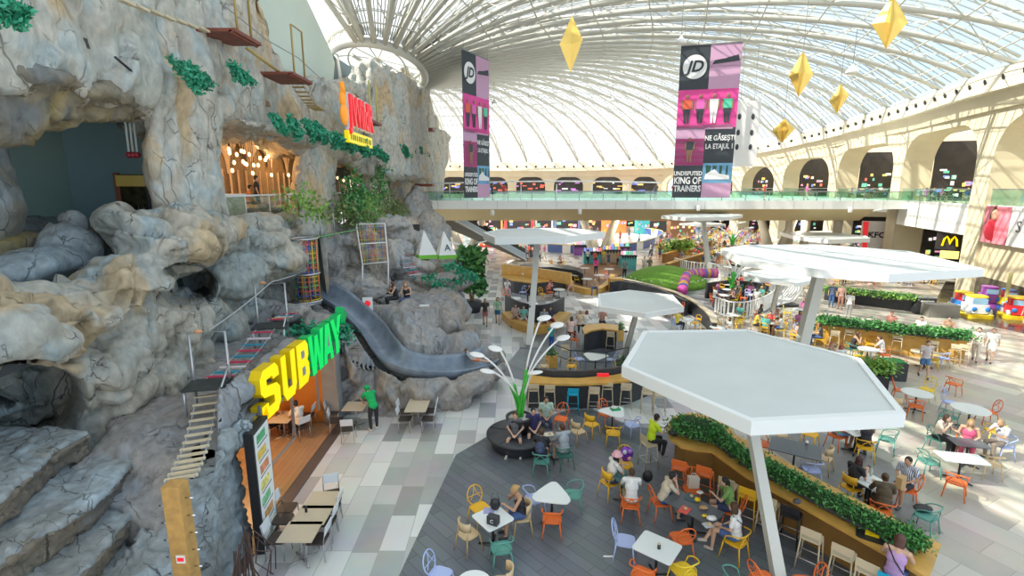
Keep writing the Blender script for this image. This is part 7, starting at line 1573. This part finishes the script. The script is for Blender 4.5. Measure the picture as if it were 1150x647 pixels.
pp(668,324,.45,668,345,pose='benchsit',top=(.35,.25,.15),bot=DJ,hair=BR,q=.02,label='person in jeans sitting on the pale bench of the wood terrace')
# kiosk people
for k,(u,v,top,lab,st) in enumerate(((641,374,(.7,.5,.45),'person in pale pink at the left of the kiosk counter','long'),(651,366,(.65,.5,.35),'woman with curly blonde hair at the kiosk counter','long'),(658,366,(.68,.66,.6),'woman in white with reddish hair at the kiosk counter','long'),(676,362,(.45,.25,.2),'person behind the kiosk counter','short'))):
    pp(u,v,.8,u+6,v-8 if k<3 else v+8,pose='bar',top=top,bot=BK,hair=[BR,BL,(.25,.06,.02),DK][k],style=st,q=.018,label=lab)
pp(619,393,0,640,380,pose='stand',top=(.05,.3,.3),bot=(.02,.1,.4),hair=DK,q=.02,scale=.8,label='child in teal and blue standing beside the ochre box planter')
# right planter people
pp(957,390,.5,975,392,pose='eat',top=BK,bot=BK,hair=BR,style='long',tops='tank',q=.016,label='woman in black with long hair at the white table by the planter')
pp(991,396,.5,975,393,pose='eat',top=(.72,.7,.68),bot=W_,hair=BR,q=.016,label='man in a white shirt at the white table by the planter')
pp(928,402,.5,945,408,pose='eat',top=(.05,.35,.12),bot=BK,hair=(.4,.15,.08),style='pony',tops='tank',q=.016,label='woman in a green tank top behind the nearest canopy')
pp(945,408,.5,930,400,pose='eat',top=W_,bot=BK,hair=(.35,.1,.05),style='long',q=.016,label='person in white seen from behind at the nearest canopy edge')
for u,v,fu,fv,top,bot,lab,ps in ((1151,372,1130,380,(.4,.3,.3),(.6,.3,.3),'person at the right edge near the kiddie rides','walk'),(911,351,905,370,(.7,.62,.2),(.7,.6,.3),'woman in a yellow dress standing by the pole of the striped canopy','stand'),(933,345,930,370,(.10,.13,.22),(.05,.12,.3),'man in a blue grey tee standing by the dark planter','stand'),(943,347,935,370,(.5,.3,.25),(.4,.2,.15),'person in salmon beside the man in blue grey','stand'),(952,357,965,350,W_,(.3,.3,.3),'person in white seen from behind near the dark planter','stand'),(905,349,905,370,(.65,.6,.5),(.5,.45,.4),'second woman in pale clothes by the striped canopy pole','stand')):
    pp(u,v,0,fu,fv,pose=ps,top=top,bot=bot,hair=BR if u<1000 else DK,style='long' if 'wom' in lab else 'short',tops='dress' if 'dress' in lab else 'tee',q=.018,label=lab)
for u,v,lab,top in ((1000,366,'red haired woman behind the long planter hedge',(.55,.25,.2)),(1033,372,'person in white behind the long planter hedge',W_),(1064,372,'tan man behind the right part of the long planter hedge',(.5,.3,.2))):
    pp(u,v,.5,u,v+12,pose='lap',top=top,bot=BK,hair=(.4,.08,.03) if 'red' in lab else DK,q=.018,label=lab)
# middle walkers
for u,v,fu,fv,top,bot,lab in ((701,313,700,330,(.15,.2,.2),BK,'woman in grey green standing beside the teal kiosk'),(694,300,690,310,(.7,.3,.15),BK,'person in orange standing at the cream market stall'),(723,308,722,330,(.6,.6,.6),(.55,.5,.45),'man in white walking on the grey ring beside the mound'),(729,309,730,330,(.12,.12,.1),(.35,.33,.28),'dark haired woman walking beside the man in white'),(669,309,670,300,(.7,.05,.3),BK,'woman in hot pink at a terrace table')):
    pp(u,v,0,fu,fv,pose='walk' if 'walk' in lab else 'stand',top=top,bot=bot,hair=DK,style='long' if 'wom' in lab else 'short',q=.02,label=lab)
# kids on rocks and slide
p=AY(445,334,22.6); person((p.x,p.y,p.z-.55),R(120),pose='eat',top=BK,bot=BK,hair=BR,style='long',tops='tank',q=.016,label='dark haired woman in black leaning on the rocks above the slide')
p=AY(457,335,22.8); person((p.x,p.y,p.z-.55),R(170),pose='sit',top=(.03,.03,.03),bot=DJ,hair=(.35,.18,.07),style='long',tops='tank',q=.016,label='fair haired woman beside the one in black on the rocks')
p=AY(533,407,20.0); person((p.x,p.y,p.z-.05),R(-100),pose='lie',top=(.3,.35,.4),bot=(.6,.2,.1),bots='shorts',hair=BR,q=.018,scale=.75,label='child lying at the end of the slide')
p=AY(412,352,20.2) 
p=AX(289,222,-11.2); person((p.x,p.y,7.1),R(-60),pose='stand',top=BK,bot=BK,hair=DK,q=.018,label='man in black standing inside the restaurant behind the rail')
p=AX(280,230,-11.6); person((p.x,p.y,7.1),R(-60),pose='sit',top=(.5,.2,.1),bot=BK,hair=DK,q=.02,label='person sitting in the restaurant left of the man in black')
# ---- small things on tables
def thing1(name,p,m,mt,lab,cat,group=None): o=m.build(name,mt); o.location=p; return tag(o,lab,cat,group)
T_=lambda u,v,z=.742: G(u,v,z)
m=MB(); m.ball((0,0,.14),(.13,.09,.16),10); m.tube([(-.1,0,.25),(-.06,0,.42),(.06,0,.42),(.1,0,.25)],.012,5); o=vox(m,'handbag',M_black,None,.012); o.location=T_(556,572); tag(o,'black handbag standing on the white table by the blonde woman','bag')
t=thing('menu_box','small black box with a white letter on the table by the blonde woman','box',T_(554,588),R(-25)); m=MB(); m.box((0,0,.10),(.26,.16,.20)); m.build('box',M_char,t); text('letter','C',(0,-.085,.10),(PI/2,0,0),.12,M_white,t,extr=.003)
m=MB(); m.box((0,0,.01),(.25,.2,.02)); thing1('phone_case',T_(549,574),m,mat('case_lilac',(.35,.35,.6),.4),'lilac folded pouch on the table with the black bag','pouch')
m=MB(); m.box((0,0,.025),(.32,.22,.05),rz=.2); thing1('green_box',T_(691,460),m,mat('box_green',(.02,.35,.12),.5),'green box on the triangular table near the bar stools','box'); 
m=MB(); m.lathe((0,0,0),[(.10,0),(.12,.03)],12); thing1('paper_plate',T_(690,458,.80),m,M_white,'white paper plate on the green box','plate')
t=thing('tin','small dark tin with pale lid on the nearest white square table','tin',T_(740,616)); m=MB(); m.lathe((0,0,0),[(.035,0),(.035,.11)],12); m.build('can',M_char,t); m=MB(); m.lathe((0,0,.11),[(.036,0),(.03,.012)],12); m.build('lid',M_tb,t)
for u,v,c,sz,lab,cat in ((783,563,(.85,.55,.02),(.16,.12,.10),'crumpled yellow paper bag in the middle of the piled table','bag'),(790,572,(.55,.33,.15),(.22,.14,.08),'brown paper bag of food on the piled table','bag'),(791,581,(.85,.6,.03),(.12,.1,.08),'small yellow bag at the near end of the piled table','bag'),(799,584,(.78,.78,.78),(.24,.16,.10),'crumpled white bag at the near end of the piled table','bag'),(786,554,(.78,.74,.7),(.2,.14,.05),'white food box at the far end of the piled table','box')):
    m=MB(); m.ball((0,0,sz[2]/2),(sz[0]/2,sz[1]/2,sz[2]/2),8); rnd=random.Random(u); m.v=[(x+rnd.uniform(-.015,.015),y+rnd.uniform(-.015,.015),max(0,z+rnd.uniform(-.01,.01))) for x,y,z in m.v]; thing1('paper_bag' if cat=='bag' else 'food_box',T_(u,v),m,mat('bag_%d'%u,c,.6),lab,cat)
for u,v,c,lab,sz in ((769,573,(.75,.10,.08),'red and white food tray on the piled table',(.30,.22)),(776,559,(.03,.10,.13),'dark tray at the far end of the piled table',(.34,.26)),(697,532,(.03,.12,.12),'dark tray on the table of the girl in the pink hat',(.34,.26)),(795,590,(.55,.57,.58),'silvery tray at the near corner of the piled table',(.22,.18)),(980,541,(.7,.7,.7),'white tray on the table behind the hedge',(.3,.22)),(616,488,(.65,.6,.5),'pale food tray between the men at the round bench',(.3,.24))):
    t=thing('food_tray',lab,'tray',T_(u,v),R(u%60)); m=MB(); m.prism(rbox(sz[0],sz[1],.03),0,.012); m.build('tray',mat('tray_%d'%u,c,.4),t); m=MB(); m.ball((.04,0,.03),(.06,.05,.03),8); m.build('food',mat('food_tan',(.6,.4,.2),.7),t)
t=thing('counter_tray','black tray with a yellow box lying on the foreground counter by the hedge','tray',G(981,603,1.06),R(-35)); m=MB(); m.prism(rbox(.62,.42,.08),0,.02); m.build('tray',M_black,t); m=MB(); m.box((-.03,.02,.05),(.24,.12,.06)); m.build('yellow_box',mat('box_yellow',(.85,.62,.0),.5),t); m=MB(); m.ball((.2,-.02,.05),.035,8); m.build('cup',M_white,t)
m=MB(); m.box((0,0,.045),(.42,.16,.09)); m.box((0,0,.095),(.30,.10,.01)); thing1('napkin_holder',G(838,512,1.06),m,mat('holder_grey',(.45,.45,.42),.4),'grey napkin holder on the foreground counter by the canopy pole','holder').rotation_euler=(0,0,R(-30))
m=MB(); m.ball((0,0,.10),(.19,.13,.12),10); m.tube([(-.15,0,.15),(-.05,-.05,.25),(.1,0,.18)],.012,5); o=vox(m,'backpack',M_black,None,.014); o.location=G(757,489,1.06); tag(o,'black backpack lying on the round end of the foreground counter','backpack')
m=MB(); m.ball((0,0,.16),(.15,.10,.18),10); o=vox(m,'backpack',M_black,None,.014); o.location=T_(727,541,.45); tag(o,'black backpack beside the woman in the white tee','backpack')
m=MB(); m.ball((0,0,.06),(.24,.16,.07),10); o=vox(m,'jacket',M_black,None,.014); o.location=G(1036,573,.47); tag(o,'black jacket lying on the teal chair at the hedge end','jacket')
t=thing('balloon','purple foil balloon with pink and white patches tied to a yellow chair','balloon',G(703,519,.5)); m=MB(); m.ball((0,0,.25),(.20,.08,.24),12); m.build('foil',mat('balloon_purple',(.20,.05,.45),.25,.3),t)
for dx,dz,c in ((.08,.15,(.8,.4,.35)),(-.06,.34,(.7,.7,.75)),(.09,.36,(.4,.2,.6))): m=MB(); m.ball((dx,-.05,dz),(.07,.05,.07),8); m.build('print',mat('bal_%d'%int(dz*100),c,.3),t)
t=thing('bag_on_chair','white paper shopping bag standing on the orange chair behind the piled table','bag',G(778,547,.46)); m=MB(); m.box((0,0,.15),(.28,.16,.30)); m.build('bag',mat('paper_cream',(.68,.62,.52),.7),t); m=MB(); m.tube([(-.07,0,.3),(-.05,0,.4),(.05,0,.4),(.07,0,.3)],.008,4); m.build('handle',M_white,t)
t=thing('paper_cup','paper cup with dark sleeve on the large dark table','cup',G(906,500,.745)); m=MB(); m.lathe((0,0,0),[(.03,0),(.04,.13)],12); m.build('cup',M_white,t); m=MB(); m.lathe((0,0,.02),[(.036,0),(.04,.05)],12); m.build('sleeve',BR and mat('sleeve',(.15,.06,.04),.6),t)
t=thing('water_bottle','pale bottle with teal cap standing on the table behind the hedge','bottle',G(978,534,.745)); m=MB(); m.lathe((0,0,0),[(.035,0),(.035,.15),(.015,.2),(.015,.23)],12); m.build('bottle',mat('bottle_pale',(.55,.6,.5),.2),t); m=MB(); m.lathe((0,0,.23),[(.017,0),(.017,.03)],10); m.build('cap',mat('cap_teal',(.05,.5,.45),.4),t)
t=thing('kraft_bag','brown kraft bag held by the man in the striped shirt','bag',G(1011,546,.78),R(30)); m=MB(); m.box((0,0,.12),(.26,.14,.30)); m.build('bag',mat('kraft',(.50,.32,.14),.8),t)
m=MB(); m.box((0,0,.003),(.22,.05,.006)); thing1('paper_scrap',G(683,625,.012),m,M_white,'small white paper scrap on the slate floor beside the lavender chair','litter')
# ================================================================ crowds and filler furniture in the distance
rnd=random.Random(21)
cols_=['orange','brightyellow','yellow','brightyellow','tan','yellow','lavender','orange','teal']
TC=[(.7,.1,.08),(.7,.7,.68),(.08,.15,.4),(.6,.35,.3),(.1,.1,.1),(.1,.4,.35),(.65,.55,.1),(.5,.15,.35),(.3,.35,.4),(.6,.6,.7)]
ARCH=[]
for k in range(9):
    ARCH.append(person((0,0,-60),0,pose=['eat','sit','lap'][k%3],top=TC[k],bot=[BK,DJ,(.4,.35,.3)][k%3],bots=['pants','shorts'][k%2],hair=[DK,BR,BL][k%3],skin=['light','tan'][k%2],style=['short','long','pony'][k%3],q=.03,label='seated'))
ARW=[]
for k in range(7):
    ARW.append(person((0,0,-60),0,pose=['walk','stand'][k%2],top=TC[(k*3+1)%10],bot=[BK,DJ,(.5,.48,.42)][k%3],bots=['pants','shorts'][k%2],hair=[DK,BR,BL][k%3],skin='light',style=['long','short'][k%2],q=.03,label='walking'))
def simple_chair(color):
    mm=cm(color); m=MB(); m.prism(rbox(.44,.44,.1),.42,.45)
    for sx in(-1,1):
        for sy in(-1,1): m.tube([(sx*.22,sy*.22,0),(sx*.18,sy*.18,.44)],.02,4)
        m.tube([(sx*.2,-.2,.45),(sx*.2,-.26,.82)],.02,4)
    m.tube(crom([(-.2,-.24,.66),(-.2,-.26,.82),(0,-.28,.88),(.2,-.26,.82),(.2,-.24,.66)],3),.022,5); m.box((0,-.24,.64),(.4,.02,.1)); return m.mesh('distant_chair',mm)
SC={c:simple_chair(c) for c in sorted(set(cols_))}
def simple_table():
    m=MB(); m.lathe((0,0,0),[(.42,.71),(.42,.74)],18); m.tube([(0,0,.02),(0,0,.71)],.04,6); m.lathe((0,0,0),[(.28,0),(.25,.03)],10); return m.mesh('distant_table',M_tw)
STB=simple_table()
def inpoly(x,y,P):
    c=False
    for i in range(len(P)):
        (x1,y1),(x2,y2)=P[i-1],P[i]
        if (y1>y)!=(y2>y) and x<(x2-x1)*(y-y1)/(y2-y1)+x1: c=not c
    return c
def fill(px,step,lab,grp,z0=0,occ=.55,skip=0):
    P=[tuple(G(u,v)[:2]) for u,v in px]; xs=[p[0] for p in P]; ys=[p[1] for p in P]; y=min(ys)+step/2; r=0
    while y<max(ys):
        x=min(xs)+step/2*(r%2)+.3
        while x<max(xs):
            a,b=x+rnd.uniform(-.2,.2),y+rnd.uniform(-.2,.2)
            if inpoly(a,b,P) and rnd.random()>skip:
                o=link('distant_table',STB); o.location=(a,b,z0); tag(o,'small white round table '+lab,'table','tables '+grp)
                a0=rnd.random()*6.28; nc=rnd.choice([2,3,3,4])
                for k in range(nc):
                    q=a0+2*PI*k/nc+rnd.uniform(-.2,.2); c=rnd.choice(cols_); px_,py_=a+.68*math.cos(q),b+.68*math.sin(q); rz=head_to((px_,py_,0),(a,b,0))
                    o=link('distant_chair',SC[c]); o.location=(px_,py_,z0); o.rotation_euler=(0,0,rz); tag(o,c.replace('bright','bright ')+' chair '+lab,'chair','chairs '+grp)
                    if rnd.random()<occ: 
                        A=rnd.choice(ARCH); dup(A,(px_,py_,z0),rz,'seated person '+lab,'people '+grp)
            x+=step
        y+=step*.9; r+=1
fill([(745,290),(772,262),(860,258),(870,292),(850,312),(800,302),(757,297)],3.1,'in the far terrace beyond the picket fence','in the far terrace',occ=.6)
fill([(905,318),(925,300),(1050,306),(1048,322),(1000,321)],2.6,'behind the dark planter trough','behind the dark planter trough',occ=.5)
fill([(752,345),(775,350),(800,366),(850,380),(905,395),(912,372),(862,358),(800,362)],2.1,'in the terrace behind the nearest canopy','behind the nearest canopy',occ=.6)
fill([(804,337),(812,348),(838,349),(858,342),(862,332),(845,326),(815,326)],2.0,'on the dark fenced terrace','on the dark fenced terrace',z0=.19,occ=.7)
fill([(742,352),(765,356),(792,370),(815,388),(750,374)],2.1,'inside the curve of the black ring parapet','inside the ring parapet',occ=.6)
fill([(868,350),(905,353),(912,375),(880,362)],2.2,'under the small sunlit canopy','under the small sunlit canopy',occ=.4)
fill([(600,303),(645,303),(652,310),(640,300),(620,297)],2.2,'behind the oval bar','behind the oval bar',occ=.5)
fill([(890,275),(990,280),(1000,291),(900,289)],3.0,'under the distant canopy at right','under the distant canopy',occ=.5)
def crowd(px,n,lab,grp,z0=0):
    P=[tuple(G(u,v)[:2]) for u,v in px]; xs=[p[0] for p in P]; ys=[p[1] for p in P]; k=0; tries=0; pts=[]
    while k<n and tries<4000:
        tries+=1; a,b=rnd.uniform(min(xs),max(xs)),rnd.uniform(min(ys),max(ys))
        if inpoly(a,b,P) and all((a-c)**2+(b-d)**2>.6 for c,d in pts):
            pts.append((a,b)); dup(rnd.choice(ARW),(a,b,z0),rnd.random()*6.28,'person '+lab,grp); k+=1
crowd([(600,278),(720,277),(735,267),(640,261)],16,'skating on the ice rink','skaters on the ice rink',.03)
crowd([(720,295),(760,268),(742,283),(748,292)],12,'walking in the aisle beside the ice rink','people in the aisle by the rink')
crowd([(560,262),(640,258),(740,258),(600,256)],16,'walking near the far shops','people near the far shops')
crowd([(585,292),(612,288),(616,294),(590,299)],7,'standing at the foot of the escalators','people at the escalator foot')
crowd([(650,296),(715,298),(712,303),(655,300)],6,'browsing the market kiosks','people at the market kiosks')
crowd([(870,300),(890,290),(900,292),(885,303)],3,'walking behind the striped canopy','people behind the striped canopy')
for k in range(13):
    f=.06+k*.073; d=V((-12.5,.3,7.0)); p=V((1.6,57.5 if k%2 else 59.7,0))+d*f+V((0,.7,.15)); dup(rnd.choice(ARW),p,R(90 if k%2 else -90),'person riding one of the two escalators','people on the escalators')
for u,z in ((530,7),(566,7),(736,7),(756,7),(553,7),(858,7),(905,7)):
    dup(rnd.choice(ARW),(AY(u,222,54).x,54,7.0),rnd.random()*6,'person walking on the footbridge','people on the footbridge')
# people and chairs on right balconies
for i,n_,lab in ((1,7,'behind the glass rail of the balcony above the burger sign'),(2,4,'at the balcony where the footbridge joins'),(0,3,'on the balcony above the pink poster')):
    a=V((*W[i],0)); b=V((*W[i+1],0)); nn=nrm(W[i],W[i+1]); d=(b-a).normalized(); L_=(b-a).length
    for k in range(n_):
        q=a+d*(1.6+(L_-3.2)*(k+.5)/n_)-nn*rnd.uniform(.8,1.6); 
        if i!=0: dup(rnd.choice(ARCH),(q.x,q.y,Z2),rnd.random()*6,'seated person '+lab,'people '+lab)
        o=link('distant_chair',SC['tan' if i==1 else 'lavender' if i==0 else 'orange']); o.location=(q.x,q.y,Z2); o.rotation_euler=(0,0,rnd.random()*6); tag(o,'chair '+lab,'chair','chairs '+lab)
# remove unused prototypes
for A in ARCH+ARW:
    for c in kids(A): bpy.data.objects.remove(c)
    bpy.data.objects.remove(A)

bpy.data.scenes.remove(TMP)
